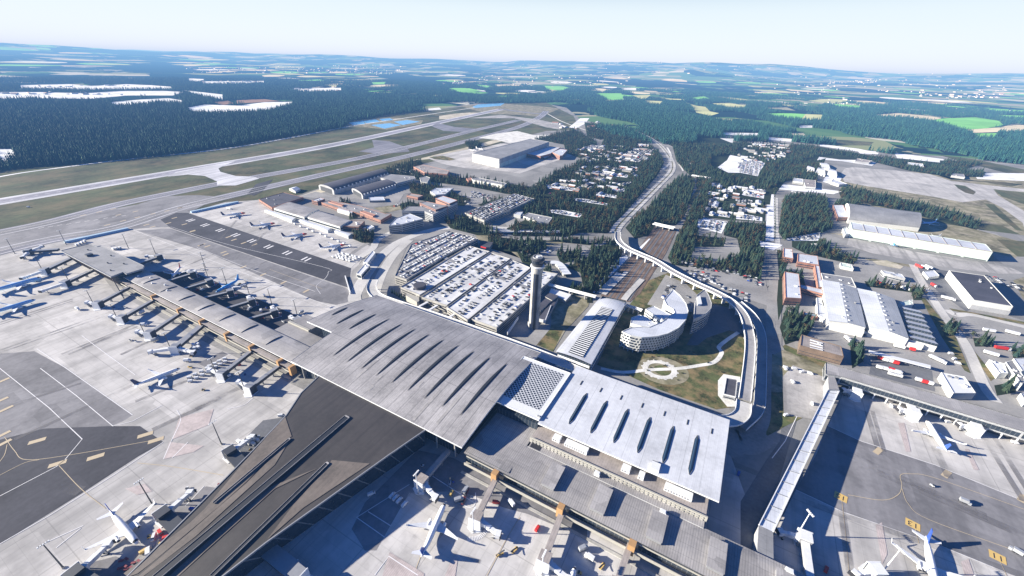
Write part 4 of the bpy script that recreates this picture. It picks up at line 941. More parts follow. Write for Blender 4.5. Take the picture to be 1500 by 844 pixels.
# ---------------------------------------------------------------- control tower
tx,ty=G(781.7,479.5); tw=thing('control_tower','tall pale concrete control tower with a round glazed cab','control tower',(tx,ty,0))
for du,nm in ((-2.9,'shaft'),(2.9,'shaft')):
    m=MB(); q=[(du+math.cos(2*PI*k/20)*3.0,math.sin(2*PI*k/20)*5.0*(1 if abs(math.sin(2*PI*k/20))<.97 else .95)) for k in range(20)]
    m.prism([(tx+a*cA*0+a, ty+b) for a,b in q],0,78,cap=True); m.build(nm,'conc_wall',tw)
m=MB().box((tx,ty,38),(1.6,11.2,76)); m.build('lift_slot','dsteel',tw)
def lathe(name,prof,mat,root,x=tx,y=ty,n=28,smooth=False):
    m=MB(); V=[(x+r*math.cos(2*PI*k/n),y+r*math.sin(2*PI*k/n),z) for r,z in prof for k in range(n)]
    m.add(V,[(i*n+k,i*n+(k+1)%n,(i+1)*n+(k+1)%n,(i+1)*n+k) for i in range(len(prof)-1) for k in range(n)]); m.add(V[-n:],[tuple(range(n))]); return m.build(name,mat,root,smooth)
lathe('collar',[(6.1,72),(6.4,73.5),(6.4,76),(6.2,78)],'conc_wall',tw); lathe('gallery_deck',[(5.5,77.5),(7.7,79.2),(7.7,80.1),(6,80.3)],'wtrim',tw)
lathe('cab_base',[(5.9,80.3),(6.,82),(6.8,83.2),(6.9,83.6)],'dsteel',tw); lathe('cab_glass',[(6.2,83.6),(7.2,87.2)],'glass',tw)
lathe('cab_roof',[(7.6,87.2),(7.7,88.2),(6.6,89.1),(3.,89.5)],'dsteel',tw); lathe('roof_ring',[(5.6,89.4),(5.6,90.6),(4.8,90.6),(4.8,89.6)],'steel',tw)
MB().tube([(tx,ty,89.5),(tx,ty,95)],.25,6).build('aerial','steel',tw); lathe('roof_drum',[(2.2,89.4),(2.2,91)],'wtrim',tw)
MB().box((tx-4,ty-2,4),(5,5,8),0.3).build('base_drum','conc_wall',tw)
ta=thing('tower_annex','low dark roofed annex with white fins at the foot of the control tower','annex',(tx+14,ty+22,0))
for p,z,mt in ((zAF([(255,375),(305,400),(215,480),(215,430)]),7,'dark_roof'),(zAF([(290,350),(345,370),(305,400),(258,375)]),8,'dark_roof'),(zAF([(305,405),(348,378),(285,490),(262,530),(215,515)]),6,'dark_roof'),(zAF([(300,320),(430,362),(395,400),(285,350)]),5,'wtrim')):
    P=GP(p,z); m=MB().prism(P,0,z,0,cap=False); m.sheet(P,z,1); m.build('wing',['conc_wall',mt],ta)
m=MB()
for a,b in zip(*[iter(GP(zAF([(298,435),(262,530),(15,610),(85,510),(205,520),(265,535)]),6))]*2): m.bar((*a,5),(*b,5),.8,4)
m.build('fin','wtrim',ta)
area('tower_yard',zAF([(20,620),(90,505),(160,480),(300,555),(290,590),(205,690)]),.36,'road')
# ---------------------------------------------------------------- car parks
pk=thing('parking_structure','wide white multi storey car park of five long decks divided by dark slots','car park',center(GP([(689,361),(817,400),(727,481),(586,421)],11)))
DZ=11.
quads=[zPk(q) for q in ([(735,200),(880,238),(700,372),(370,560),(345,548),(345,545),(235,505),(285,465),(560,285)],[(890,250),(1030,296),(570,632),(385,580),(380,570)],[(1040,302),(1175,352),(740,722),(715,718),(560,668),(575,640)],[(1182,365),(1375,405),(930,800),(745,735)])]
quads=[zPk(q) for q in ([(735,203),(880,243),(372,560),(345,548),(232,502)],[(888,252),(1030,296),(568,636),(384,574)],[(1040,303),(1178,362),(738,728),(718,742),(570,650)],[(1190,368),(1375,405),(930,800),(750,735)])]
DECKS=[]
for i,q in enumerate(quads):
    P=ccw(GP(q,DZ)); DECKS.append(P); m=MB(); qq=ring(m,P,0,DZ,.9,.4); m.build('wall','conc_wall',pk); MB().sheet(qq,DZ).build('deck','deck',pk); bands(pk,P,[(1.2,2.6),(4.3,5.7),(7.4,8.8)],'opening','black',ends=1.)
for a,b in ([(550,285),(640,325)],[(715,345),(830,385)],[(885,405),(990,445)],[(1050,465),(1165,505)]):
    p,q=[G(*k,DZ+.3) for k in zPk([a,b])]; m=MB(); ribbon(m,[p,q],7,DZ+.35); m.build('deck_joint','grey_roof',pk)
for q in ([(735,203),(232,502)],[(884,247),(378,567)],[(1035,300),(569,643)],[(1184,365),(744,732)]):
    p,r_=[G(*k,DZ) for k in zPk(q)]; m=MB()
    for s in (-2.4,0,2.4):
        Q=offs([p,r_],s); m.bar((*Q[0],DZ-.5),(*Q[1],DZ-.5),.5,1.2)
    m.build('slot_beam','conc_wall',pk)
P=ccw(GP(zPk([(232,502),(348,550),(352,552),(735,203),(730,200)]),DZ))
cx,cy=G(614.6,417.5,DZ+4); lathe('ramp_drum',[(7.8,DZ-1),(7.8,DZ+3.6),(8.3,DZ+3.8),(8.3,DZ+4.4),(7.4,DZ+4.6)],'dark_roof',pk,cx,cy,36)
MB().prism(GP(zPk([(275,545),(365,570),(368,600),(350,608),(270,560)]),9),0,9).build('stair_block','cream',pk)
for a,b in ([(430,608),(370,640)],[(500,632),(440,668)],[(640,685),(590,718)]):
    p,q=[G(*k,8) for k in zPk([a,b])]; MB().bar((*p,8),(*q,8),3,1.2).build('gangway','wtrim',pk)
pd=thing('parking_structure','older dark grey parking deck with an angled roadside edge, packed with cars','car park',center(GP([(578,405),(699,350)],11)))
PD=GP(zPk([(190,420),(275,448),(400,372),(560,272),(795,150),(740,128),(590,93),(310,190),(250,300)]),12); PD=ccw(PD); m=MB(); qq=ring(m,PD,0,12,.8,.4); m.build('wall','conc_wall',pd); MB().sheet(qq,12).build('deck','deck_dark',pd)
bands(pd,PD,[(1.2,2.8),(4.6,6.2),(8,9.6)],'opening','black')
rd=thing('pavilion','small dark roofed pavilion at the corner of the two car parks','pavilion',center(GP(zPk([(800,170),(905,190)]),6)))
P=GP(zPk([(800,185),(830,162),(905,175),(880,212),(820,210)]),7); MB().prism(inset(P,.8),0,6.5,cap=False).build('wall','conc_wall',rd); MB().prism(P,6.5,7.2).build('roof','dark_roof',rd); MB().box((*G(*zPk([(835,215)])[0],7),8),(10,1.5,1.6),AX).build('sign_box','red',rd)
# third car park in the woods
p3=bld('grey parking building among pines, its top deck crowded with diagonal rows of cars',zO([(600,655),(800,575),(960,515),(1105,553),(740,712)]),9,'conc_wall','deck_dark',[(1,2.4),(4,5.4)],'car park','parking_structure',nclut=0)
# ---------------------------------------------------------------- hotel
def hotel():
    zt=21.
    oc=[(553,425),(600,447),(660,458),(740,452),(800,437),(860,405),(900,360),(912,315),(900,275),(868,232),(828,198)]
    ic=[(780,255),(795,285),(830,305),(838,325),(805,345),(770,372),(740,385),(700,402),(660,400),(600,405)]
    P=ccw(GP(zT(oc+ic),zt)); t=thing('hotel','white curved horseshoe hotel with a chequered window facade and blade columns','hotel',center(P))
    m=MB(); q=ring(m,P,3.2,zt,.5,.5); m.build('wall','white_wall',t); MB().sheet(q,zt).build('roof','pale_roof',t); MB().sheet(P,3.2).build('soffit','dark_wall',t)
    O=spline(GP(zT(oc),zt),6)
    O=P if False else O
    # chequered window bays, one band a storey with offset panes
    panes=[]
    for lev in (4,3,2,1,0):
        z0=4.6+lev*3.3
        Q=offs(O,-.12); d=0.; pos=(lev%2)*1.7; 
        for a,b in zip(Q,Q[1:]):
            l=math.dist(a,b); dx,dy=(b[0]-a[0])/l,(b[1]-a[1])/l
            while pos+1.9<l:
                p=(a[0]+dx*pos,a[1]+dy*pos); r_=(a[0]+dx*(pos+1.9),a[1]+dy*(pos+1.9))
                panes.append([(*p,z0),(*r_,z0),(*r_,z0+1.9),(*p,z0+1.9)]); pos+=3.4
            pos-=l
            if pos<-1.9: pos+=3.4
    for q_ in panes[:100]: MB().add(q_,[(0,1,2,3)]).build('window','glass',t)
    m=MB()
    for q_ in panes[100:]: m.add(q_,[(0,1,2,3)])
    m.build('window','glass',t,kind='stuff')
    I_=offs(O,2.)
    for i in range(0,len(I_),3): MB().box((*I_[i],1.6),(.5,2.2,3.2),math.atan2(I_[i][1]-I_[i-1][1],I_[i][0]-I_[i-1][0]) if i else 0).build('blade_column','wtrim',t)
    for k,(q_,z_) in enumerate((([(605,350),(650,335),(690,350),(745,388),(700,402),(660,398),(600,380)],17),([(680,305),(725,288),(820,335),(770,368)],19))):
        P=ccw(GP(zT(q_),z_)); m=MB(); qq=ring(m,P,0,z_,.4); m.build('wing_wall','white_wall',t); MB().sheet(qq,z_).build('wing_roof','pale_roof',t); bands(t,P,lv(z_,3.3,1.6,1.5),ends=.5)
    clutter(t,q,zt,4,11)
    # second slab
    a1=[(958,228),(1000,197),(1022,230),(1038,275),(1035,300),(1010,325),(975,345),(940,358),(944,300),(948,260)]
    P=ccw(GP(zT(a1),zt)); s=thing('hotel_annex','dark roofed curved slab standing beside the horseshoe hotel','hotel wing',center(P))
    m=MB(); q=ring(m,P,0,zt,.5); m.build('wall','grey_wall',s); MB().sheet(q,zt).build('roof','grey_roof',s); bands(s,P,lv(zt,3.3,1.6,1.5),ends=.3,mn=2)
    P=GP(zT([(958,238),(975,230),(985,275),(962,278)]),zt+2.5); m=MB(); m.prism(P,zt,zt+2.5); m.build('roof_house','wtrim',s)
hotel()
k=bld('small grey hut with a dark flat roof on a gravel corner of the garden',zT([(1115,675),(1175,685),(1165,778),(1100,762)]),5,'grey_wall','dark_roof',[(1.5,2.8)],'hut','service_hut',nclut=0,trim='wtrim')
# ---------------------------------------------------------------- link bridge and east apron pier (upper right)
lb=thing('link_bridge','long bright white covered walkway bridge slanting between the two eastern piers','walkway bridge',center(GP([(1219,570),(1122,770)],12)))
P=GP([(1213,570),(1229.4,572.5),(1132.6,779),(1111.5,769.5)],11); m=MB(); m.prism(P,5.,10.7,1,cap=False); m.sheet(P,11,0)
m.build('covered_walkway',['pale_roof','grey_wall'],lb)
m=MB(); m.bar((*P[0],11.3),(*P[3],11.3),.6,.9); m.bar((*P[1],11.3),(*P[2],11.3),.6,.9); m.build('roof_edge','wtrim',lb)
for k in range(14):
    t=(k+.5)/14; a=Vector(P[0]).lerp(Vector(P[3]),t); b=Vector(P[1]).lerp(Vector(P[2]),t); m=MB().bar((*a,11.2),(*b,11.2),.5,.35); m.build('roof_rib','steel',lb)
    if k%2==0:
        for q in (a,b): q2=q.lerp((a+b)/2,.15); MB().box((q2.x,q2.y,2.4),(1.,1.,4.8),AX).build('column','conc_wall',lb)
P=GP([(1111.5,769.5),(1132.6,779),(1133.5,830),(1109,812)],11); MB().prism(P,0,10.8,cap=False).build('end_wall','grey_wall',lb); MB().sheet(P,10.9).build('end_roof','grey_roof',lb)
P=GP(zAD([(295,80),(320,85),(337,133),(297,130)]),13.); MB().prism(P,0,12.8,cap=False).build('end_wall','grey_wall',lb); MB().sheet(P,13.).build('end_roof','pier_roof',lb)
ep=thing('cargo_side_pier','long thin grey roofed pier on tall windows at the right edge above the parked jet','pier',center(GP([(1209,531),(1500,614)],12)))
P=GP(zAD([(285,30),(1042,243),(1500,372),(1500,430),(1042,292),(880,250),(340,80),(282,72)]),13.5)
P=GP([(1209.4,531.5),(1500,613.5),(1700,670),(1700,692),(1500,633),(1232,552),(1209,548)],13.5)
m=MB(); q=ring(m,P,5.5,13.3,.3); m.build('wall','grey_wall',ep); MB().sheet(q,13.4).build('roof','pier_roof',ep); MB().sheet(P,5.5).build('soffit','dark_wall',ep); bands(ep,P,[(7.,11.6)])
MB().prism(inset(P,4.5),0,5.5,cap=False).build('base','dark_wall',ep)
A2,B2=Vector(P[5]) if False else Vector(GP([(1232,552)],13.5)[0]),Vector(GP([(1500,633)],13.5)[0])
for i in range(14):
    q=A2.lerp(B2,i/13); m.box((q.x,q.y,2.8),(.8,.8,5.6),AX)
m.build('column_row','wtrim',ep)
# ---------------------------------------------------------------- north side: old terminal and base buildings
bld('low red brick building with a stepped dark roof at the edge of the apron',zM([(640,110),(820,60),(965,95),(735,170)]),7,'brick','dark_roof',lv(7),trim=None,nclut=4)
barrel('left of the pair of long grey sheds facing the red nosed jets',zM([(750,175),(970,240),(1080,185),(870,130)]),9,1.6,'white_wall','pier_roof','shed','apron_shed',levels=[(3,6)])
barrel('right of the pair of long grey sheds facing the red nosed jets',zM([(995,240),(1230,310),(1310,265),(1080,195)]),9,1.6,'white_wall','pier_roof','shed','apron_shed',levels=[(3,6)])
for i,(q,w_) in enumerate((([(680,190),(880,268),(910,245),(705,185)],'leftmost'),([(930,262),(1140,340),(1170,320),(965,255)],'middle'),([(1190,340),(1290,382),(1320,360),(1215,333)],'rightmost'))):
    barrel('%s of three low white vaulted walkways lining the apron in front of the sheds'%w_,zM(q),4,1.,'white_wall','pale_roof','walkway','covered_walkway')
barrel('small white vaulted annex roof behind the right grey shed',zN([(615,535),(720,565),(735,550),(640,522)]),5,2,'white_wall','pale_roof','annex','white_annex')
bld('red brick square block with pale roof behind the grey sheds',zN([(430,465),(490,445),(525,455),(470,475)]),8,'brick','pale_roof',lv(8),nclut=2)
bld('long low flat roofed terminal range with orange roof strip',zN([(500,480),(560,465),(760,500),(960,560),(1010,565),(930,610),(780,560),(620,520)]),7,'brick','low_roof',lv(7),nclut=9)
bld('narrow orange rendered penthouse on the low terminal range',zN([(550,475),(570,470),(665,495),(650,505)]),9,'orange_roof','orange_roof',None,'penthouse','penthouse',nclut=0)
bld('second orange penthouse nearer the trees on the low range',zN([(780,545),(800,540),(895,570),(875,582)]),9,'orange_roof','orange_roof',None,'penthouse','penthouse',nclut=0)
bld('brick building with a pale ribbed roof beside the autumn trees',zN([(650,650),(720,610),(815,615),(770,660)]),8,'brick','brown_roof',lv(8),nclut=2)
bld('pair of white roofed kiosks beside the apron access road',zN([(805,665),(860,645),(885,655),(840,680)]),4,'white_wall','pale_roof',None,'kiosk','kiosk',nclut=0)
# two dark arch roofed hangars with dormer rows
def dark_hangar(label,q,ze,rise,nd,side):
    t=barrel(label,q,ze,rise,'grey_wall','dark_roof','hangar','arched_hangar',door='dsteel')
    P=GP(q,ze); A_,B_=Vector(P[0]),Vector(P[1]); D_=Vector(P[3]); nn=(A_-D_).normalized()
    for i in range(nd):
        p=A_.lerp(B_,(i+.6)/nd)-nn*1.5; MB().box((p.x,p.y,ze+.6),(3.4,4.5,3.6),math.atan2((B_-A_).y,(B_-A_).x)).build('dormer','pale_roof',t)
dark_hangar('longer dark arch roofed hangar with a row of white dormers, nearest the taxiway',zN([(590,395),(990,270),(925,245),(480,360)]),9,7,15,1)
dark_hangar('shorter dark arch roofed hangar with white dormers, in front of the longer one',zN([(800,430),(1045,355),(960,318),(720,385)]),8,6,11,1)
bld('flat dark roofed hangar joined to the right ends of the arched hangars',zN([(930,300),(1000,275),(1175,290),(1185,305),(1050,340)]),11,'grey_wall','grey_roof',lv(11),'hangar','flat_hangar',nclut=3)
bld('small blue grey shed with two roof panels on the forecourt of the arched hangars',zN([(845,440),(950,438),(965,465),(850,468)]),4,'grey_wall','pale_roof',[(1,2.5)],'shed','shed',nclut=0)
gable('little white pitched hangar on the grass beside the taxiway',zN([(265,378),(300,368),(345,380),(310,398)]),5,8,'white_wall','pale_roof','shed','shed')
# silver hotel / office blocks by the trees
bld('silver office block with fluted metal facade and kinked plan, front left of the pair',zN([(990,650),(1040,598),(1140,560),(1240,600),(1180,615),(1085,640)]),15,'grey_wall','pale_roof',lv(15),nclut=8)
bld('tall silver and orange office block with a long dark roof, behind the fluted one',zN([(1085,540),(1130,510),(1215,510),(1270,485),(1400,500),(1489,470),(1489,480),(1310,570),(1250,545)]),17,'grey_wall','grey_roof',lv(17),nclut=4)
bld('orange upper storey set back on the tall silver office block',zN([(1215,485),(1260,472),(1420,505),(1330,535)]),20,'orange_roof','grey_roof',[(18,19.4)],'penthouse','penthouse',nclut=1)
bld('orange gabled block at the right end of the silver office block',zN([(1330,450),(1380,432),(1489,465),(1430,490)]),20,'orange_roof','pale_roof',[(17,19)],'penthouse','penthouse',nclut=0)
bld('long orange brick office range with pale roof strips beyond the arched hangars',zN([(1170,220),(1235,205),(1430,250),(1415,275),(1250,262)]),9,'orange_roof','brown_roof',lv(9),nclut=4)
bld('small orange brick house between the pines and the hangar forecourt',zN([(1120,430),(1150,415),(1240,430),(1200,445)]),6,'orange_roof','brown_roof',lv(6),nclut=0)
bld('low white flat building with solar rows among the pines',zN([(1290,400),(1330,375),(1460,375),(1400,420),(1330,425)]),6,'white_wall','pale_roof',lv(6),nclut=6)
bld('small round sided silver building behind the dark flat hangar',zN([(1215,300),(1260,290),(1290,300),(1270,335),(1225,330)]),9,'white_wall','grey_roof',lv(9),nclut=0)
bld('long white warehouse with red end wall behind the crowded parking building',zO([(650,405),(700,400),(905,440),(885,455),(655,415)]),9,'white_wall','grey_roof',None,'warehouse','warehouse',nclut=2)
bld('red gatehouse at the left end of the long white warehouse',zO([(610,405),(640,398),(655,410),(625,420)]),7,'orange_roof','orange_roof',None,'gatehouse','gatehouse',nclut=0)
bld('white box store beside the low grey house in the wood',zO([(955,665),(975,650),(1022,648),(1005,672)]),7,'white_wall','pale_roof',None,'store','store_building',nclut=0)
bld('low grey flat roofed house in the wood above the straight bridge',zO([(1025,680),(1060,655),(1235,690),(1210,725),(1130,720)]),5,'white_wall','grey_roof',lv(5),nclut=3)
# the big maintenance hangar
hp=[G(731.3,233.4,25),G(804,208,25),None,G(692.5,226,25)]
hp=GP([(731.3,233.4),(804.5,208.),(778,203.5),(691.6,225)],25)
bh=thing('maintenance_hangar','very large grey roofed hangar with white lower walls standing alone near the runway','hangar',center(hp))
m=MB(); q=ring(m,hp,12,25,.6,.8); m.build('upper_wall','grey_wall',bh); MB().sheet(q,24.9).build('roof','grey_roof',bh); MB().prism(inset(hp,.3),0,12,cap=False).build('lower_wall','white_wall',bh)
A_,B_=Vector(hp[0]),Vector(hp[1]); d=(B_-A_).normalized(); nn=Vector((d.y,-d.x))*.4
for k in range(3):
    a=A_+d*(8+k*118)+nn; b=a+d*104; MB().add([(a.x,a.y,.2),(b.x,b.y,.2),(b.x,b.y,11.6),(a.x,a.y,11.6)],[(0,1,2,3)]).build('hangar_door','green_wall',bh)
A_,B_=Vector(hp[3]),Vector(hp[0]); d=(B_-A_).normalized(); nn=Vector((d.y,-d.x))*.4
a=A_+d*6+nn; b=B_-d*6+nn; MB().add([(a.x,a.y,.2),(b.x,b.y,.2),(b.x,b.y,11.6),(a.x,a.y,11.6)],[(0,1,2,3)]).build('hangar_door','white_wall',bh)
bld('low grey roofed workshop wing along the right side of the big hangar',zO([(1045,225),(1100,208),(1215,175),(1295,180),(1220,225),(1150,243)]),12,'brick','pale_roof',[(3,6)],'workshop','workshop',nclut=3)
bld('brick office block at the right end of the workshop wing',zO([(1235,215),(1290,190),(1345,198),(1310,238),(1290,240)]),13,'orange_roof','pale_roof',lv(13),nclut=1)
bld('white pavilion with projecting roof in front of the workshop wing',zO([(1150,245),(1200,232),(1225,240),(1180,258)]),6,'glass','wtrim',None,'pavilion','pavilion',nclut=0)
# ---------------------------------------------------------------- east side: military hangars and cargo
hq=zR([(215,440),(730,500),(700,405),(180,335)])
ah=barrel('large grey barrel vaulted hangar with a white gable end, behind the long low hangar',[(1243,322),(1347,334),(1344,315),(1238,301)],8,13,'white_wall','brown_roof' if False else 'grey_roof','hangar','vaulted_hangar',n=16)
bld('brick annex with pale flat roof at the left end of the vaulted hangar',zR([(100,350),(175,350),(218,440),(135,440)]),8,'brick','pale_roof',lv(8),'annex','hangar_annex',nclut=0)
lh=GP([(1248.4,335.8),(1454.3,369.4),(1444,358),(1246,325.7)],17)
lhh=thing('long_hangar','very long pale green walled hangar with bright grey panelled roof','hangar',center(lh))
m=MB(); q=ring(m,lh,0,17,.4,.6); m.build('wall','green_wall',lhh); MB().sheet(q,16.95).build('roof','pale_roof',lhh)
A_,B_=Vector(lh[0]),Vector(lh[1]); C_,D_=Vector(lh[2]),Vector(lh[3])
m=MB(); m.bar((*A_,17.3),(*B_,17.3),.9,.9); m.build('roof_edge','timber' if False else 'brown_roof',lhh)
for k in range(1,10): a=A_.lerp(B_,k/10); b=D_.lerp(C_,k/10); MB().bar((*a,17.2),(*b,17.2),.7,.5).build('roof_rib','brown_roof',lhh)
d=(B_-A_).normalized(); nn=Vector((d.y,-d.x))*.2
for k in range(6):
    a=A_.lerp(B_,k/6+.01)+nn; b=A_.lerp(B_,(k+1)/6-.01)+nn; MB().add([(a.x,a.y,.3),(b.x,b.y,.3),(b.x,b.y,1.5),(a.x,a.y,1.5)],[(0,1,2,3)]).build('door_base','dsteel',lhh)
bld('small white and grey house at the left end of the long green hangar',zR([(170,520),(200,510),(230,560),(190,565)]),7,'white_wall','pale_roof',lv(7),nclut=0)
for i,(q,w_) in enumerate((([(500,240),(560,255),(555,225),(515,212)],'leftmost'),([(570,262),(640,275),(625,235),(590,225)],'middle'),([(655,272),(725,285),(710,245),(670,232)],'rightmost'))):
    gable('%s of three small bright white pitched hangars by the far apron'%w_,zQ(q),7,11,'white_wall','wtrim','hangar','small_hangar')
gable('white pitched store behind the three small bright hangars',zQ([(610,225),(675,235),(650,195),(600,190)]),6,10,'white_wall','wtrim','store','store_building')
bld('long low white barracks with a row of dormers at the edge of the far apron',zQ([(1230,205),(1355,222),(1350,200),(1240,188)]),7,'white_wall','wtrim',[(2,4)],'barracks','barracks',nclut=4)
bld('white flat roofed barracks block left of the far car park',zQ([(405,325),(480,335),(475,310),(410,302)]),6,'white_wall','pale_roof',lv(6),nclut=1)
bld('white and brown barracks block beside the far car park',zQ([(495,365),(570,372),(570,320),(480,312)]),6,'white_wall','brown_roof',lv(6),nclut=2)
bld('small white hall right of the barracks car park',zQ([(680,330),(740,350),(800,345),(700,310)]),6,'white_wall','pale_roof',None,'hall','small_hall',nclut=0)
bld('little dark roofed workshop with trucks beyond the far apron',zQ([(855,180),(960,190),(985,178),(870,160)]),6,'grey_wall','brown_roof',None,'workshop','workshop',nclut=3)
bld('small building with a domed roof on the far taxiway bend',zR([(960,135),(1060,148),(1050,125),(970,120)]),6,'grey_wall','grey_roof',None,'building','small_building',nclut=1)
# cargo warehouses
def S_(p): return zS(p)
gable('left of two broad silver roofed cargo warehouses side by side, with a white loading front',S_([(370,430),(330,195),(528,245),(580,470)]),11,13,'white_wall','pale_roof',levels=None,cl=3,roof2='cargo_shade',dots=9)
gable('right of two broad silver roofed cargo warehouses side by side, next to the sawtooth roof',S_([(605,470),(535,245),(745,305),(828,535)]),11,13,'white_wall','pale_roof',cl=3,roof2='cargo_shade',dots=9)
bld('flat silver roof extension at the top end of the two cargo warehouses',S_([(325,158),(500,185),(527,240),(335,196)]),9,'white_wall','grey_roof',None,'warehouse','warehouse',nclut=3)
bld('white loading hall front along the foot of the left cargo warehouse',S_([(365,432),(575,478),(572,500),(360,450)]),7,'white_wall','wtrim',None,'loading hall','loading_hall',nclut=0)
bld('white loading hall front along the foot of the right cargo warehouse',S_([(600,480),(915,565),(915,578),(595,498)]),6,'white_wall','pale_roof',None,'loading hall','loading_hall',nclut=0)
# sawtooth
P=GP(S_([(790,350),(890,372),(992,580),(830,538)]),8); sw=thing('sawtooth_warehouse','white sawtooth roofed warehouse striped by shadow at the right of the cargo halls','warehouse',center(P))
A_,B_,C_,D_=[Vector(p) for p in P]; MB().prism(P,0,8,cap=False).build('wall','white_wall',sw)
for k in range(7):
    a,b=A_.lerp(D_,k/7),B_.lerp(C_,k/7); c,d=B_.lerp(C_,(k+1)/7),A_.lerp(D_,(k+1)/7)
    MB().add([(*a,8),(*b,8),(*c,11),(*d,11),(*c,8.02),(*d,8.02)],[(0,1,2,3)],0).add([(*c,11),(*d,11),(*d,8.02),(*c,8.02)],[(0,1,2,3)],1).build('roof_bay',['pale_roof','glass'],sw)
bld('brick office slab with a long white roof beside the street, left of the cargo halls',S_([(115,150),(197,163),(212,305),(120,300)]),11,'brick','pale_roof',lv(11),nclut=2)
bld('square brick office with white roof at the top of the cargo group',S_([(192,45),(305,60),(312,112),(190,92)]),9,'brick','pale_roof',lv(9),nclut=2)
bld('small brick office with a white roof left of the square one',S_([(110,15),(160,20),(165,75),(108,65)]),8,'brick','wtrim',lv(8),nclut=2)
bld('thin white roofed brick corridor joining the office slab to the cargo hall',S_([(202,222),(332,252),(340,280),(208,245)]),8,'brick','pale_roof',lv(8),'corridor','corridor_building',nclut=0)
bld('narrow brick corridor running down the left flank of the cargo hall',S_([(288,112),(315,118),(335,240),(308,240)]),8,'brick','pale_roof',None,'corridor','corridor_building',nclut=0)
bld('pale green roofed brick gatehouse below the office slab',S_([(225,380),(300,395),(305,412),(228,398)]),5,'brick','green_wall',None,'gatehouse','gatehouse',nclut=0)
bld('low white annex on the left foot of the cargo hall',S_([(298,300),(322,300),(365,430),(305,400)]),6,'white_wall','pale_roof',None,'annex','low_annex',nclut=1)
b=bld('dark brown timber clad office with white skylight strips above the pier corner',S_([(212,512),(440,580),(455,640),(205,575)]),11,'brown_wall','brown_roof',lv(11,3.6,.5),nclut=1)
for k in range(4): p=GP(S_([(262,540+k*15),(335,562+k*13)]),11.4); MB().bar((*p[0],11.3),(*p[1],11.3),1.6,.5).build('skylight','wtrim',b)
dw=bld('big dark purple roofed freight shed with a white side wall and loading doors',[(1390,396.5),(1442,404),(1484,449.5),(1426.5,440)],13,'white_wall','dark_roof',None,'warehouse','freight_shed',nclut=3)
P=GP([(1426.5,440),(1484,449.5)],13); A_,B_=[Vector(p) for p in P]; d=(B_-A_).normalized(); nn=Vector((d.y,-d.x))*.15
for k in range(8): a=A_+d*((B_-A_).length*(k+.15)/8)+nn; b_=a+d*5; MB().add([(*a,.2),(*b_,.2),(*b_,6.5),(*a,6.5)],[(0,1,2,3)]).build('loading_door','grey_wall',dw)
bld('white rectangular store with a plain roof beside the loading road',S_([(1015,730),(1150,755),(1215,850),(1085,850)]),8,'white_wall','wtrim',None,'store','store_building',nclut=3)
for (lab,q,z,w_,r_) in (('small white roofed office among dark bushes in the truck park',[(670,140),(790,165),(810,190),(690,160)],6,'grey_wall','pale_roof'),('green roofed pavilion on the car park above the cargo halls',[(435,98),(500,108),(512,135),(440,120)],4,'white_wall','green_wall'),
   ('green roofed tank store at the right corner of the cargo hall',[(775,325),(850,310),(855,340),(800,345)],6,'white_wall','green_wall'),('white and grey stepped office at the right edge of the photo, upper one',[(1430,650),(1600,640),(1640,720),(1480,720)],9,'white_wall','pale_roof'),
   ('grey roofed office at the right edge of the photo, lower one',[(1385,670),(1430,660),(1500,770),(1480,800)],8,'white_wall','grey_roof'),('white box office left of the grey roofed one at the right edge',[(1290,655),(1380,680),(1400,735),(1350,735)],7,'white_wall','wtrim'),
   ('tiny white store at the far right beside stacked white bags',[(1470,850),(1520,840),(1560,900),(1500,900)],6,'white_wall','pale_roof')):
    bld(lab,S_(q),z,w_,r_,lv(z) if w_=='grey_wall' else None,nclut=2)
P=GP(S_([(600,600),(955,688),(955,705),(600,615)]),5.5); t=thing('loading_canopy','long thin white loading canopy over parked trailers in the dark yard','canopy',center(P)); MB().prism(P,5.,5.6).build('roof','wtrim',t)
for k in range(10): 
    a=Vector(P[0]).lerp(Vector(P[1]),(k+.5)/10) if False else Vector(P[0]).lerp(Vector(P[1]),(k+.5)/10); MB().box((a.x,a.y,2.5),(.5,.5,5)).build('post','steel',t)
bld('small brown and white gate office on the east car park',zM([(0,0),(1,0),(1,1)]) if False else [(1352,398),(1368,396),(1376,404),(1360,407)],4,'white_wall','pale_roof',None,nclut=0)
# white service building beside the access road and blast wall
bld('narrow white service building standing between two access roads',zM([(1350,650),(1385,660),(1450,590),(1415,575)]),7,'white_wall','wtrim',[(1.5,5.5)],'service building','service_building',nclut=1)
bld('pale blue long service shed beyond the white service building',zM([(1400,565),(1430,575),(1489,500),(1470,480)]),5,'white_wall','pale_roof',None,'service shed','service_shed',nclut=0)
for lab,a,b in (('long pale blue blast fence along the apron edge beside the taxiway',(280,312),(349,297)),('long pale blue blast fence behind the pier end at the far left',(95,356),(188,336))):
    p,q=G(*a),G(*b); t=thing('blast_fence',lab,'fence',(*p,0)); MB().bar((*p,1.6),(*q,1.6),5.5,3.).build('panel_row','fence_blue',t); MB().bar((*p,.25),(*q,.25),9,.5).build('kerb','wtrim',t)
p,q=G(506,406),G(513.5,431); t=thing('boundary_wall','low bright white wall beside the apron exit road','wall',(*p,0)); MB().bar((*p,1.2),(*q,1.2),1.2,2.4).build('wall','wtrim',t)
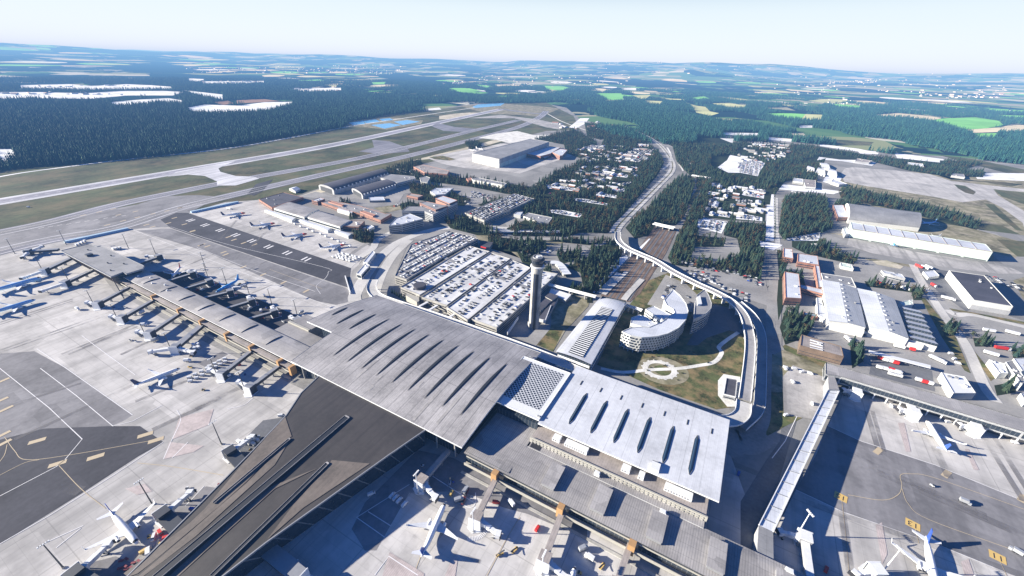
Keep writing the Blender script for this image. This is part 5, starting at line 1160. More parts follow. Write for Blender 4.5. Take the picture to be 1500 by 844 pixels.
# ================================================================ AIRCRAFT
def cabin():
    m,nt,b=NT('cabin_windows_mat'); tc=N(nt,'ShaderNodeTexCoord'); k=line_mask(nt,tc.outputs['Object'],0,.9,.42)
    L(nt,mixc(nt,k,(.68,.70,.72),(.03,.03,.04)),b.inputs['Base Color']); return m
M['cabin']=cabin()
def airliner(name,label,nose,tail,Lm,body='white',fin='navy',nosec=None,eng='white',group=None,rear_eng=False,belly=None,winglet='white',span=None,wpix=True,z=0):
    a=G(*nose,4); b=G(*tail,6); ang=math.atan2(a[1]-b[1],a[0]-b[0]); 
    c=((a[0]+b[0])/2,(a[1]+b[1])/2)
    if Lm is None: Lm=math.dist(a,b)
    c=(a[0]-math.cos(ang)*Lm/2,a[1]-math.sin(ang)*Lm/2)
    t=thing(name,label,'aeroplane',(*c,0),ang,group,absolute=False)
    s=Lm/39.5; Rr=2.0*s; zc=3.6*s; x0=Lm/2
    xs=[0,.35,1.2,2.6,4.6,7.,24.5,29,33.5,37,39.3]; rr=[.08,.55,1.05,1.5,1.85,2.0,2.0,1.75,1.2,.62,.22]; zz=[-.35,-.3,-.2,-.1,0,0,0,.15,.55,.95,1.15]
    def fus(i0,i1,nm,mt,k=1.):
        MB().tube([(x0-xs[i]*s,0,zc+zz[i]*s) for i in range(i0,i1)],[rr[i]*s*k for i in range(i0,i1)],18,cap=True).build(nm,mt,t,smooth=True)
    if nosec: fus(0,6,'nose_section',nosec); fus(5,len(xs),'fuselage',body)
    else: fus(0,len(xs),'fuselage',body)
    if belly: MB().tube([(x0-4*s,0,zc-.35*s),(x0-8*s,0,zc-.45*s),(x0-26*s,0,zc-.45*s),(x0-33*s,0,zc+.2*s)],[1.2*s,1.75*s,1.75*s,1.0*s],14).build('belly',belly,t,smooth=True)
    MB().tube([(x0-1.5*s,0,zc+.42*s),(x0-2.9*s,0,zc+.62*s)],[1.02*s,1.42*s],14,sq=(1,.72)).build('cockpit_window','black',t)
    for sd in (-1,1):
        MB().add([(x0-6.*s,sd*1.99*s,zc+.30*s),(x0-31.*s,sd*1.95*s,zc+.35*s),(x0-31.*s,sd*1.93*s,zc+.62*s),(x0-6.*s,sd*1.96*s,zc+.62*s)],[(0,1,2,3)]).build('cabin_window_row',M['cabin'],t)
        sp=(span or Lm*.91)/2
        rt=[(x0-13.2*s,1.2*s),(x0-16.*s,.35*sp),(x0-21.4*s,sp),(x0-22.8*s,sp),(x0-20.3*s,.36*sp),(x0-20.3*s,1.2*s)]
        h=[zc-1.2*s,zc-.8*s,zc+.25*s,zc+.25*s,zc-.8*s,zc-1.2*s]; th=[.75,.5,.14,.14,.3,.4]
        V=[(x,sd*y,hh+tt*s*.5) for (x,y),hh,tt in zip(rt,h,th)]+[(x,sd*y,hh-tt*s*.5) for (x,y),hh,tt in zip(rt,h,th)]
        f=[(0,1,4,5),(1,2,3,4)]; f=[q if sd<0 else q[::-1] for q in f]
        m=MB(); m.add(V,f+[tuple(i+6 for i in q[::-1]) for q in f]+[((i+1)%6,i,6+i,6+(i+1)%6) for i in range(6)]); w=m.build('wing','wtrim',t)
        if winglet:
            V=[(x0-21.5*s,sd*sp,zc+.2*s),(x0-22.8*s,sd*sp,zc+.2*s),(x0-24*s,sd*(sp+.5*s),zc+2.5*s),(x0-23.2*s,sd*(sp+.5*s),zc+2.5*s)]
            V+=[(a_,b_+sd*.12,c_) for a_,b_,c_ in V]
            MB().add(V,[(0,1,2,3),(7,6,5,4),(0,4,5,1),(1,5,6,2),(2,6,7,3),(3,7,4,0)]).build('winglet',winglet,w)
        ex,ey,ez=(x0-15.0*s,sd*5.3*s,zc-1.55*s) if not rear_eng else (x0-28.*s,sd*3.0*s,zc+.9*s)
        e=MB().tube([(ex+1.9*s,ey,ez),(ex+1.5*s,ey,ez),(ex-.6*s,ey,ez),(ex-2.2*s,ey,ez)],[1.02*s,1.12*s,1.08*s,.6*s],16).build('engine',eng,t,smooth=True)
        MB().tube([(ex+1.93*s,ey,ez),(ex+1.96*s,ey,ez)],[.86*s,.86*s],16).build('intake','black',e)
        MB().box((ex-1.5*s,ey if not rear_eng else ey-sd*.9*s,ez+.9*s if not rear_eng else ez),(3.2*s,.35*s if not rear_eng else 1.2*s,.9*s if not rear_eng else .3*s)).build('pylon','wtrim',e)
        q=[(x0-34.2*s,.5*s),(x0-37.6*s,6.9*s),(x0-39.1*s,6.9*s),(x0-38.1*s,.4*s)]; hz_=zc+1.0*s
        V=[(x,sd*y,hz_+.09*s+y*.05) for x,y in q]+[(x,sd*y,hz_-.09*s+y*.05) for x,y in q]
        f=[(0,1,2,3)] if sd<0 else [(3,2,1,0)]
        MB().add(V,f+[tuple(i+4 for i in f[0][::-1])]+[((i+1)%4,i,4+i,4+(i+1)%4) for i in range(4)]).build('tailplane','wtrim' if body!='paleblue' else 'paleblue',t)
        g=MB().bar((x0-18.5*s,sd*2.8*s,zc-1*s),(x0-18.5*s,sd*2.8*s,.5*s),.3*s); g.build('landing_gear','steel',t)
        MB().tube([(x0-18.5*s,sd*2.8*s-.5*s,.58*s),(x0-18.5*s,sd*2.8*s+.5*s,.58*s)],.58*s,12).build('wheel','tyre',t)
    V=[]
    q=[(x0-31.2*s,zc+1.4*s),(x0-33.6*s,zc+2.3*s),(x0-37.2*s,zc+8.4*s),(x0-39.4*s,zc+8.4*s),(x0-37.9*s,zc+1.2*s)]
    V=[(x,.17*s,z_) for x,z_ in q]+[(x,-.17*s,z_) for x,z_ in q]
    MB().add(V,[(0,1,2,3,4),(9,8,7,6,5)]+[((i+1)%5,i,5+i,5+(i+1)%5) for i in range(5)]).build('tail_fin',fin,t)
    MB().bar((x0-4.6*s,0,zc-1.4*s),(x0-4.6*s,0,.45*s),.24*s).tube([(x0-4.6*s,-.3*s,.4*s),(x0-4.6*s,.3*s,.4*s)],.4*s,10,1).build('nose_gear',['steel','tyre'],t)
    return t
P_=lambda f,p:f([p])[0]
airliner('airliner','large white jet with blue tail fin, parked nose down at lower left',(201,796),(155,741),39.5,'white','bluep')
airliner('airliner','white narrow jet with deep blue tail, nose towards the long grey front building',P_(zAB,(547,396)),P_(zAB,(405,708)),38,'white','bluep')
airliner('airliner','white regional jet with dark navy tail parked alone on the open west apron',(264,538.5),(193,563),None,'white','navy',winglet='white')
airliner('airliner','upper of two pale blue jets cut by the left edge of the photo',(61,407),(-38,432),50,'paleblue','bluep',winglet='white')
airliner('airliner','lower of two pale blue jets cut by the left edge of the photo',(52,438.5),(-30,461),42,'paleblue','bluep')
airliner('airliner','pale jet with a red and blue tail behind the end building of the west pier',(251,405.5),(273,379),33,'white','red')
airliner('airliner','sky blue topped airliner at the upper side of the west pier',(316,427.5),(358,403),38,'sky_blue','sky_blue',belly='white')
for i,(a,b,w_) in enumerate((((359.5,311.5),(323,315),'leftmost'),((403,326.5),(368,330),'second from the left'),((450,342),(416,345.5),'third from the left'),((505.5,358),(471,361.5),'rightmost'))):
    airliner('airliner','%s of the four red nosed jets on the north stands'%w_,a,b,39.5,'white','navy','red',group='red nosed jets on the north stands')
airliner('small_plane','small white propeller sized jet parked near the blue blast fence',(331,302),(343,306),18,'white','white')
airliner('airliner','white jet with a blue tail parked off the thin pier at the right',(1358,615),(1384,652),38,'white','bluep')
airliner('airliner','white jet with a striped blue tail whose nose is below the bottom edge, lower right',(1374,872),(1362,803),42,'white','bluep')
airliner('airliner','nose of a white jet cut by the bottom edge under the front building',(843,828),(820,900),38,'white','navy')
airliner('airliner','pale blue jet with raised tail parked beyond the vaulted hangar',P_(zR,(745,480)),P_(zR,(850,468)),38,'paleblue','paleblue')
airliner('small_plane','small white jet on the apron in the shade of the vaulted hangar',P_(zR,(815,568)),P_(zR,(865,560)),22,'white','white')
airliner('airliner','jet with blue tail backed into the long green hangar, only its tail outside',P_(zR,(520,605)),P_(zR,(552,640)),30,'paleblue','sky_blue')
airliner('airliner','left one of two white jets beside the dark bushes near the big hangar',P_(zO,(690,200)),P_(zO,(632,190)),34,'white','navy')
airliner('airliner','right one of two white jets beside the dark bushes near the big hangar',P_(zO,(738,192)),P_(zO,(680,180)),34,'white','white')
# ================================================================ JET BRIDGES AND MASTS
def mast(label,base,h=24,ang=AX,group='floodlight masts on the stands',wp=True,mat='dsteel'):
    x,y=G(*base) if wp else base
    t=thing('floodlight_mast',label,'light mast',(x,y,0),ang,group,absolute=False)
    MB().tube([(0,0,0),(0,0,h)],[.45,.25],8).build('pole',mat,t)
    m=MB().box((0,0,h),(.4,5.2,.35))
    for k in (-2,-1,0,1,2): m.box((.5,k*1.15,h+.2),(.8,.7,.6),mi=1)
    m.build('lamp_bar',[mat,'wtrim'],t); MB().box((0,0,.5),(1.4,1.4,1.)).build('base','conc_wall',t); return t
def finger(label,base,head,rot=0.,group=None,arm=1,pad='wtrim',armdir=(1,-.2),z=5.2,metres=False,w=3.4,al=15,roof='steel',side='dark_wall'):
    """fixed walkway from the pier to a stair block, with a telescopic arm ending in a cab"""
    a=Vector(base if metres else G(*base,z)); b=Vector(head if metres else G(*head,z))
    label=label.replace('jet bridge with a maroon pad','maroon padded jet bridge').replace(' from the end block','').replace('from the block, with the thick body and two arms','from the block, with two arms').replace('cut by the bottom right edge of the front building','cut by the bottom edge').replace('dark jet bridge on the lower side of the west pier','dark jet bridge, lower side of the west pier')
    t=thing('jet_bridge',label,'jet bridge',(*b,0),0,group)
    d=(b-a).normalized(); an=math.atan2(d.y,d.x)
    m=MB().bar((*a,z),(*b,z),w,3.0,0); m.bar((*a,z+1.6),(*b,z+1.6),w+.4,.3,1); m.build('walkway',[side,roof],t)
    l=(b-a).length
    for k in (.3,.65): q=a.lerp(b,k); MB().box((q.x,q.y,1.9),(1,w*.7,3.8),an).build('column','steel',t)
    m=MB().box((b.x,b.y,4.4),(6.5,6.8,8.6),an,0); m.box((b.x,b.y,8.9),(7,7.2,.5),an,1); m.build('stair_block',[side,roof],t)
    q=b+d*3.8; s=Vector((-d.y,d.x)); m=MB().box((q.x,q.y,4.6),(.5,8.4,9.2),an); m.build('white_fin','wtrim',t)
    MB().prism([tuple(b+d*(-3)+s*4.5),tuple(b+d*5+s*5),tuple(b+d*7.5),tuple(b+d*5-s*5),tuple(b-d*3-s*4.5)],0,.5).build('kerb_pad',pad,t)
    if pad=='maroon': MB().prism([tuple(b+d*(-4)+s*5.5),tuple(b+d*6+s*5.5),tuple(b+d*6-s*5.5),tuple(b-d*4-s*5.5)],0,.35).build('white_kerb','wtrim',t)
    for k in range(arm):
        sg=armdir[0] if k==0 else -armdir[0]; ad=(s*sg+d*armdir[1]).normalized(); p=b+ad*3.5; e=p+ad*al; aa=math.atan2(ad.y,ad.x)
        MB().tube([(p.x,p.y,2.8),(p.x,p.y,6.8)],2.3,14).build('rotunda','wtrim',t)
        m=MB().bar((*p,5.3),(*(p+ad*al*.55),5.1),2.9,2.9).bar((*(p+ad*al*.45),5.1),(*e,4.9),2.4,2.5); m.build('tunnel','wtrim',t)
        m=MB().box((e.x,e.y,4.9),(3.4,4.,3.4),aa+.4,0).box((e.x+ad.x*1.8,e.y+ad.y*1.8,4.6),(.6,4.4,3.),aa+.4,1); m.build('cab',['wtrim','black'],t)
        q=p+ad*al*.8; m=MB().box((q.x,q.y,2.),(.5,3.2,4.),aa); 
        for w2 in (-1.5,1.5): m.tube([(q.x-ad.y*w2-ad.x*.6,q.y+ad.x*w2-ad.y*.6,.5),(q.x-ad.y*w2+ad.x*.6,q.y+ad.x*w2+ad.y*.6,.5)],.5,8,1)
        m.build('wheel_bogie',['steel','tyre'],t)
        q=p+ad*al*.9-s*sg*0+d*2.2; MB().bar((q.x,q.y,4.4),(q.x-ad.x*4,q.y-ad.y*4,.3),1.1,.3).build('service_stair','steel',t)
    return t
LB=[('first from the block',(-651,172),(-633,134)),('second from the block',(-589,172),(-573,134)),('third from the block',(-530,172),(-513,135)),('fourth from the block, with the thick body and two arms',(-484,172),(-463,136)),('fifth from the block',(-393,172),(-382,137)),('sixth, nearest the departures hall',(-348,172),(-342,139))]
for i,(w_,a,b) in enumerate(LB):
    th=i==3
    finger('dark jet bridge on the lower side of the west pier, '+w_,T(*a),T(*b),arm=2 if th else 1,metres=True,w=6 if th else 3.4,al=19 if th else 14,armdir=(-1 if i<3 else (-1 if not th else 1),-.15 if not th else .3),group='jet bridges on the lower side of the west pier')
    x,y=T(b[0]-5,b[1]-3); mast('dark floodlight mast on the lower side of the west pier, %s'%w_.split(',')[0],(x,y),wp=False)
UB=[('first',(-629,202),(-626,233)),('second',(-589,202),(-584,233)),('third',(-545,202),(-533,231)),('fourth',(-497,202),(-489,231)),('fifth',(-454,202),(-443,230)),('sixth',(-405,202),(-404,232))]
for i,(w_,a,b) in enumerate(UB):
    finger('jet bridge with a maroon pad on the upper side of the west pier, %s from the end block'%w_,T(*a),T(*b),arm=1 if i>2 or i==0 else 0,metres=True,pad='maroon',al=11,armdir=(1,.1),group='jet bridges on the upper side of the west pier')
for i,p in enumerate(zW([(712,110),(815,140),(945,210),(1070,260),(1213,325)])): mast('dark floodlight mast, upper side of the west pier, number %s from the left'%('one two three four five'.split()[i]),p)
for q in (((104.8,378.6),(66.5,396.7),'upper'),((137,395.7),(96.7,414.8),'lower')): finger('%s of two jet bridges reaching left from the pier end block'%q[2],q[0],q[1],arm=1,w=5,al=20,armdir=(-.4,.9))
for a,b,l in (((86,366),(42,369),'left'),((200,388),(232,377),'right')): finger('short jet bridge on the %s side of the pier end block'%l,a,b,arm=2 if l=='left' else 1,w=5,al=17)
for i,p in enumerate(((22,372),(97,358.5),(64,399),(103,416),(188.4,364),(228,372),(301,392))): mast('dark mast around the far end of the west pier, %s one'%('first second third fourth fifth sixth seventh'.split()[i]),p)
for i,(a,b,l,ad) in enumerate((((368,696),(338,664),'upper',(-1,.2)),((272,786),(240,755),'middle',(-1,.2)),((150,868),(112,842),'bottom',(-1,.2)))):
    finger('dark roofed jet bridge on the left side of the south pier, %s one'%l,a,b,w=8,al=14,armdir=ad,roof='dsteel'); 
for p,l in (((324.7,651),'upper'),((223.2,738.7),'middle'),((92.9,832),'lower')): mast('tall dark floodlight mast on the left side of the south pier, %s one'%l,p)
finger('dark box jet bridge at the foot of the south pier glass wall',(392,806),(437,842),w=9,al=9,armdir=(-1,.3))
m_=(('at the corner by the shaded south pier wall',(-146,174),(-146,143),(1,.3),13),('beside the white jet, with a striped path',(-102,174),(-97,140),(1,.25),14),('middle one of the long front building',(-50,174),(-47,139),(1,.25),14),('near the bottom edge below the front building',(-4,174),(-5,146),(1,.25),14),('cut by the bottom right edge of the front building',(42,174),(44,146),(1,.2),14))
for i,(l,a,b,ad,al) in enumerate(m_):
    finger('grey jet bridge with white stair tower, '+l,T(*a),T(*b),metres=True,side='grey_wall',roof='brown_roof',armdir=ad,al=al,group='jet bridges below the front building')
    mast('light grey mast at the jet bridge '+l.replace('cut by the bottom right edge of the front building','cut by the bottom edge'),T(b[0]+1,b[1]-6),h=22,wp=False,mat='wtrim')
for i,(a,b,l) in enumerate((((1249.7,556),(1254,576),'left'),((1330.3,583.3),(1338,605),'middle'),((1416.7,606.4),(1428,628),'right'))): finger('white jet bridge under the thin eastern pier, %s one of three'%l,a,b,side='white_wall',roof='wtrim',w=5,al=6,armdir=(-1,.1))
for a,b,l,mp in (((1186,850),(1178,790),'left',(1167,785)),((1300,862),(1283,838),'right',(1291.9,838.6))):
    finger('pale jet bridge reaching up from the bottom edge under the slanting link, %s one'%l,a,b,side='grey_wall',roof='wtrim',w=4,al=10,armdir=(1,-.1)); mast('white floodlight mast at the bottom right, %s one'%l,mp,mat='wtrim',ang=AX+R(40))
# ================================================================ VEHICLES
def car_proto(col,van=False):
    m=MB(); l,w=(4.5,1.8) if not van else (5.4,2.0)
    if not van:
        prof=[(-2.2,.35),(-2.25,.8),(-1.75,.95),(-1.25,1.42),(.45,1.45),(1.15,.98),(2.1,.82),(2.25,.35)]
    else: prof=[(-2.7,.35),(-2.7,2.1),(-2.5,2.3),(1.3,2.3),(1.9,1.4),(2.6,1.15),(2.7,.35)]
    n=len(prof); V=[(x,-w/2*(1 if z<1 else .86),z) for x,z in prof]+[(x,w/2*(1 if z<1 else .86),z) for x,z in prof]
    m.add(V,[tuple(range(n)),tuple(range(2*n-1,n-1,-1))]+[((i+1)%n,i,n+i,n+(i+1)%n) for i in range(n)],0)
    if not van:
        for a,b in (((-1.76,.97),(-1.28,1.39)),((.5,1.4),(1.12,1.02))): m.add([(a[0]-.02,-.72,a[1]+.03),(a[0]-.02,.72,a[1]+.03),(b[0],.66,b[1]+.04),(b[0],-.66,b[1]+.04)],[(0,1,2,3)],1)
        for s in (-1,1): m.add([(-1.5,s*.86,1.02),(.9,s*.86,1.02),(.4,s*.80,1.36),(-1.2,s*.80,1.36)],[(0,1,2,3)],1)
    else: m.add([(1.38,-.8,2.2),(1.38,.8,2.2),(1.9,.85,1.45),(1.9,-.85,1.45)],[(3,2,1,0)],1)
    for x in (-l*.31,l*.31):
        for s in (-1,1): m.tube([(x,s*w/2-.1*s,.34),(x,s*w/2+.03*s,.34)],.34,10,2)
    me=m.build('parked_car' if not van else 'van',[col,'glass','tyre']); return me
CARC=[('white','wtrim'),('silver','silver'),('black','black'),('dark grey','steel'),('red','red'),('blue','bluep')]
PRO={}
for n_,c in CARC: o=car_proto(c); PRO[n_]=o.data; bpy.data.objects.remove(o)
VAN={}
for n_,c in (('white','wtrim'),('red','red'),('blue','bluep'),('yellow','yellow')): o=car_proto(c,True); VAN[n_]=o.data; bpy.data.objects.remove(o)
rc=random.Random(5)
ncar=0; STUFFCARS=[]
CARCAND=[]
def inpoly(p,P):
    x,y=p; c=False; j=len(P)-1
    for i in range(len(P)):
        if (P[i][1]>y)!=(P[j][1]>y) and x<(P[j][0]-P[i][0])*(y-P[i][1])/(P[j][1]-P[i][1])+P[i][0]: c=not c
        j=i
    return c
def fill_cars(P,z,where,dens,rowang=None,row=16.,pw=(.22,.16,.36,.23,.015,.015),avoid=None,seed=1):
    r=random.Random(seed); ra=AX+PI/2 if rowang is None else rowang; d=(math.cos(ra),math.sin(ra)); n=(-d[1],d[0]); c=center(P); q=inset(P,3.)
    for i in range(-30,31):
        for side in (-2.7,2.7):
            for k in range(-90,91):
                o=i*row+side; x=c[0]+n[0]*o+d[0]*k*2.6; y=c[1]+n[1]*o+d[1]*k*2.6
                if not inpoly((x,y),q): continue
                g=noise.noise(Vector((x/22,y/22,seed)))*.5
                if r.random()>dens+g: continue
                if avoid and any(inpoly((x,y),a) for a in avoid): continue
                col=r.choices([c_[0] for c_ in CARC],pw)[0]
                CARCAND.append((math.hypot(x,y,),x+r.uniform(-.3,.3),y+r.uniform(-.2,.2),z,ra+PI/2+(PI if r.random()<.5 else 0)+r.uniform(-.03,.03),col,where))
av=[[ (cx+10*math.cos(k),cy+10*math.sin(k)) for k in range(6)]]
for i,P in enumerate(DECKS): fill_cars(P,DZ+.05,'on the white parking deck',.40,seed=i+1,avoid=av)
fill_cars(PD,12.05,'on the older grey parking deck',.78,seed=9,pw=(.55,.25,.1,.08,.012,.012))
fill_cars(ccw(GP(zO([(600,655),(800,575),(960,515),(1105,553),(740,712)]),9)),9.05,'on the parking building in the pines',.9,seed=10,row=13)
for i,q in enumerate([zPk([(1090,185),(1130,170),(1390,240),(1370,270),(1270,250)]),zPk([(1060,230),(1110,215),(1200,265),(1150,290)]),zAE([(60,720),(200,730),(400,790),(330,840),(200,820)]),zAE([(230,770),(330,790),(310,830),(250,820)]),zT([(740,225),(790,160),(870,190),(830,250),(770,260)]),zT([(890,230),(940,240),(930,300),(890,270)]),
        zT([(860,85),(1000,130),(1280,240),(1260,290),(1180,260),(1000,150)]),[(990,380),(1070,392),(1120,410),(1124,430),(1080,405),(1000,392)],zO([(600,560),(640,540),(660,590),(580,600)]),zO([(640,490),(800,530),(790,560),(630,545)]),
        zQ([(500,780),(640,780),(620,800),(480,800)]),zAE([(870,510),(1040,470),(1040,520),(880,530)]),zS([(1210,260),(1240,260),(1420,330),(1400,350)]),[(1440,400),(1500,420),(1500,430),(1435,408)],zQ([(400,390),(560,430),(620,450),(600,465),(380,405)]),
        zN([(1040,235),(1120,240),(1230,280),(1180,290),(1050,255)]),zN([(1000,500),(1080,480),(1090,500),(1020,520)]),zAD([(290,90),(330,90),(330,100),(290,100)]) ]):
    fill_cars(ccw(GP(q)),.4,'in the open car park',.62,seed=20+i,row=15)
for i,q in enumerate(LOTS[:30]): fill_cars(ccw(GP(q)),.4,'on a pale lot among the trees',.66,seed=60+i,row=13)
CARCAND.sort(key=lambda c:c[0])
for c in CARCAND[:300]:
    o=bpy.data.objects.new('parked_car',PRO[c[5]]); COL.objects.link(o); o.location=c[1:4]; o.rotation_euler=(0,0,c[4]); tag(o,'%s car parked %s'%(c[5],c[6]),'car','%s cars parked %s'%(c[5],c[6]))
REST=CARCAND[300:]
def veh(kind,label,p,ang,col='white',z=0.3,s=1.,group=None,cat=None):
    x,y=G(*p); o=bpy.data.objects.new(kind,VAN[col]); COL.objects.link(o); o.location=(x,y,z); o.rotation_euler=(0,0,ang); o.scale=(s,s,s); tag(o,label,cat or kind.replace('_',' '),group); return o
for i,(p,c) in enumerate(zip(zAB([(228,360),(248,374),(270,390),(302,412)]),['white','white','white','white'])): veh('van','white van in the shade, %s in the row of four by the south pier'%('first second third fourth'.split()[i]),p,AX+PI/2.,c,cat='van')
o=veh('van','blue and white service van driving along the shaded south pier wall',P_(zAB,(100,350)),AX+R(60),'white',cat='van')
for lab,p,c,a in (('red tug at the foot of the second front jet bridge',P_(zAB,(855,402)),'red',-.1),('red loader with two prongs left of the middle front jet bridge',P_(zAB,(1105,560)),'red',1.),('red van under the upper left large jet',(32,420.5),'red',.3),('red tug in the black stand on the upper side of the west pier',P_(zW,(655,178)),'red',.2),
    ('red tug beside the fifth stand of the west pier',P_(zW,(1010,335)),'red',.3),('red tug next to the baggage dollies and the jet bridge',P_(zW,(880,597)),'red',.1),('red van beside the nose of the lower left jet',P_(zY,(655,672)),'red',-.6),('red tug nearest the timber roof at lower left',P_(zY,(685,690)),'red',.4),
    ('white van in front of the lower left jet',P_(zY,(628,690)),'white',-1.2),('yellow and white pushback tug by the nose of the lower left jet',P_(zY,(592,745)),'yellow',.8),('yellow headed pushback tug at the nose of the blue tailed jet',P_(zAB,(585,345)),'yellow',1.3),('blue and white truck on the shaded corner road right of the white hall',P_(zV,(1355,590)),'blue',.9),
    ('white van alone on the thin pier apron',P_(zAD,(750,258)),'white',0.),('red and white van near the thin pier',P_(zAD,(533,197)),'white',1.),('red vehicle under the thin pier',P_(zAD,(715,210)),'red',-.3),('white truck on the road by the long bridge',P_(zAD,(133,232)),'white',.3),('white van on the pale lot beside the link bridge',P_(zAD,(232,188)),'white',1.),
    ('white van at the top of the pale lot',P_(zAD,(130,55)),'white',1.4),('white lorry standing in the middle of the pale lot',P_(zAD,(158,105)),'white',1.5),('red cart at the bottom right by the mast',P_(zAD,(285,822)),'red',.8),('blue van by the shaded jet bridge at the south pier',P_(zAA,(720,790)),'white',.4),('white car on the service road beside the funnel roof',P_(zAA,(668,172)),'white',.2),
    ('blue and white bus parked in the dark stand beside the timber roof',P_(zY,(788,577)),'blue',-.1),('blue pickup on the service road below the front building',P_(zAC,(280,492)),'blue',-.4),('white car driving on the apron by the right edge',P_(zAD,(1005,337)),'white',-.3),('white car moving on the airfield road at far left',P_(zL,(208,20)),'white',.2)):
    veh('service_vehicle',lab,p,a,c,s=.95)
# trucks and trailers
def truck_proto(col,cabc='wtrim',l=12.,cab=True):
    m=MB().box((0,0,2.4),(l,2.5,2.8),0,0)
    if cab: m.box((l/2+1.5,0,1.8),(2.2,2.4,2.7),0,1,taper=.9); m.box((l/2+2.55,0,2.3),(.12,2.,.9),0,2)
    m.box((0,0,.8),(l,.9,.35),0,3)
    for x in (-l/2+1.5,-l/2+2.9,l/2-1.4)+((l/2+1.4,) if cab else ()):
        for s in (-1,1): m.tube([(x,s*.9,.5),(x,s*1.25,.5)],.5,10,3)
    o=m.build('truck',[col,cabc,'glass','tyre']); me=o.data; bpy.data.objects.remove(o); return me
TR={'white':truck_proto('wtrim'),'red':truck_proto('red'),'blue':truck_proto('bluep')}; TL={'white':truck_proto('wtrim',cab=False),'red':truck_proto('red',cab=False)}; TS={'white':truck_proto('wtrim',l=6.5),'red':truck_proto('red',l=6.5)}
TC={'white':truck_proto('wtrim',cab=False,l=5.),'red':truck_proto('red',cab=False,l=5.)}
def truck(lab,p,ang,me,nm='truck',cat='truck',grp=None):
    x,y=G(*p); o=bpy.data.objects.new(nm,me); COL.objects.link(o); o.location=(x,y,.3); o.rotation_euler=(0,0,ang); tag(o,lab,cat,grp)
truck('white articulated truck on the dark yard left of the purple roofed shed',P_(zS,(1045,308)),AX-R(10),TR['white']); truck('red articulated truck between two round bushes at right',P_(zS,(1355,597)),AX+R(14),TR['red'])
truck('long white trailer parked right of the round bush',P_(zS,(1285,495)),AX+R(10),TL['white'],'trailer','trailer'); truck('long white trailer at the far right edge of the truck park',P_(zS,(1420,508)),AX-R(8),TL['white'],'trailer','trailer'); truck('white trailer below the red articulated truck',P_(zS,(1297,628)),AX-R(10),TL['white'],'trailer','trailer')
truck('white truck at the back wall of the yard beyond the loading canopy',P_(zS,(985,660)),AX-R(35),TR['white']); truck('white truck standing below the left cargo hall',P_(zS,(470,540)),AX-R(60),TS['white'],'lorry','lorry')
for i,p in enumerate(zS([(885,125),(920,132),(942,130)])): truck('%s container lorry in the row above the dark loading yard'%(('red and white','white left hand','white right hand')[i]),p,AX-R(55),TL['red' if i==0 else 'white'],'trailer','trailer')
for i,p in enumerate(zS([(655,220),(712,232),(733,234),(787,246),(815,250)])): truck('%s lorry beside the bushes above the cargo warehouse, number %s from the left'%('red' if i==0 else 'white','one two three four five'.split()[i]),p,AX-R(62),TS['red' if i==0 else 'white'],'lorry','lorry')
truck('red lorry alone at the left edge of the dark loading yard',P_(zS,(965,232)),AX-R(62),TS['red'],'lorry','lorry')
for i,p in enumerate(zS([(575,512),(605,515),(635,520),(660,530)])): truck('white trailer backed along the foot of the cargo halls, number %s from the left'%('one two three four'.split()[i]),p,AX,TS['white'],'lorry','lorry')
for i,p in enumerate(zS([(660,655),(690,665),(720,672),(750,682),(755,585),(785,592),(845,605),(655,708),(685,715),(725,722),(760,735),(880,780),(915,792),(945,800)])):
    truck('red and white container standing in the dark yard around the loading canopy',p,AX,TC['red'] if i%3==0 else TC['white'],'container','container','containers standing in the dark loading yard')
for i,p in enumerate(zS([(120,705),(170,712),(215,730),(260,738),(1070,625),(1090,655),(1110,680),(960,640)])): veh('van','white van on the roadside strip near the cargo halls',p,AX+R(20)*(i%3),'white',cat='van',group='white vans by the cargo roads')
# baggage dollies
def dolly():
    m=MB().box((0,0,.55),(3.2,1.6,.3),0,1).box((0,0,1.5),(3.,1.5,1.5),0,0).box((1.9,0,.5),(1.,.15,.12),0,1)
    for x in (-1.1,1.1):
        for s in (-1,1): m.tube([(x,s*.7,.3),(x,s*.85,.3)],.3,8,2)
    o=m.build('d',['wtrim','steel','tyre']); me=o.data; bpy.data.objects.remove(o); return me
DO=dolly()
def dollies(start,du,dv,nu,nv,where,f,jit=.2,ang=AX,s=1.5):
    for i in range(nu):
        for j in range(nv):
            p=(start[0]+du[0]*i+dv[0]*j,start[1]+du[1]*i+dv[1]*j); x,y=G(*P_(f,p)); o=bpy.data.objects.new('baggage_dolly',DO); COL.objects.link(o); o.location=(x+rc.uniform(-jit,jit),y,.3); o.rotation_euler=(0,0,ang+rc.uniform(-.06,.06)); o.scale=(s,s,s)
            tag(o,'white baggage dolly standing %s'%where,'baggage dolly','baggage dollies %s'%where)
dollies((612,690),(34,-17),(-6,-20),4,2,'in rows right of the regional jet',zW,ang=AX+R(45),s=1.15); dollies((725,625),(28,-14),(-5,-18),4,2,'in rows behind the fifth jet bridge',zW,ang=AX+R(45),s=1.15)
dollies((975,303),(19,3),(0,0),4,1,'in a line beside the dark stand',zY,s=1.3); dollies((1035,293),(15,4),(0,0),2,1,'in a pair beside the dark stand',zY,s=1.3)
dollies((1185,535),(24,6),(22,-9),6,4,'in the block by the apron exit road',zM,s=1.25,jit=1.2); dollies((905,295),(45,18),(0,0),10,1,'along the shed side of the north apron',zM,1.5)
dollies((560,300),(20,-9),(0,0),4,1,'by the pier end block',zL,s=1.6); dollies((830,330),(22,-4),(0,0),3,1,'on the upper side of the pier end block',zL,s=1.6)
dollies((720,745),(17,4),(0,-20),4,2,'in the dark yard below the loading canopy',zS,s=1.5)
dollies((630,490),(22,-5),(5,18),2,2,'in the shade right of the thick jet bridge',zW,s=1.5)
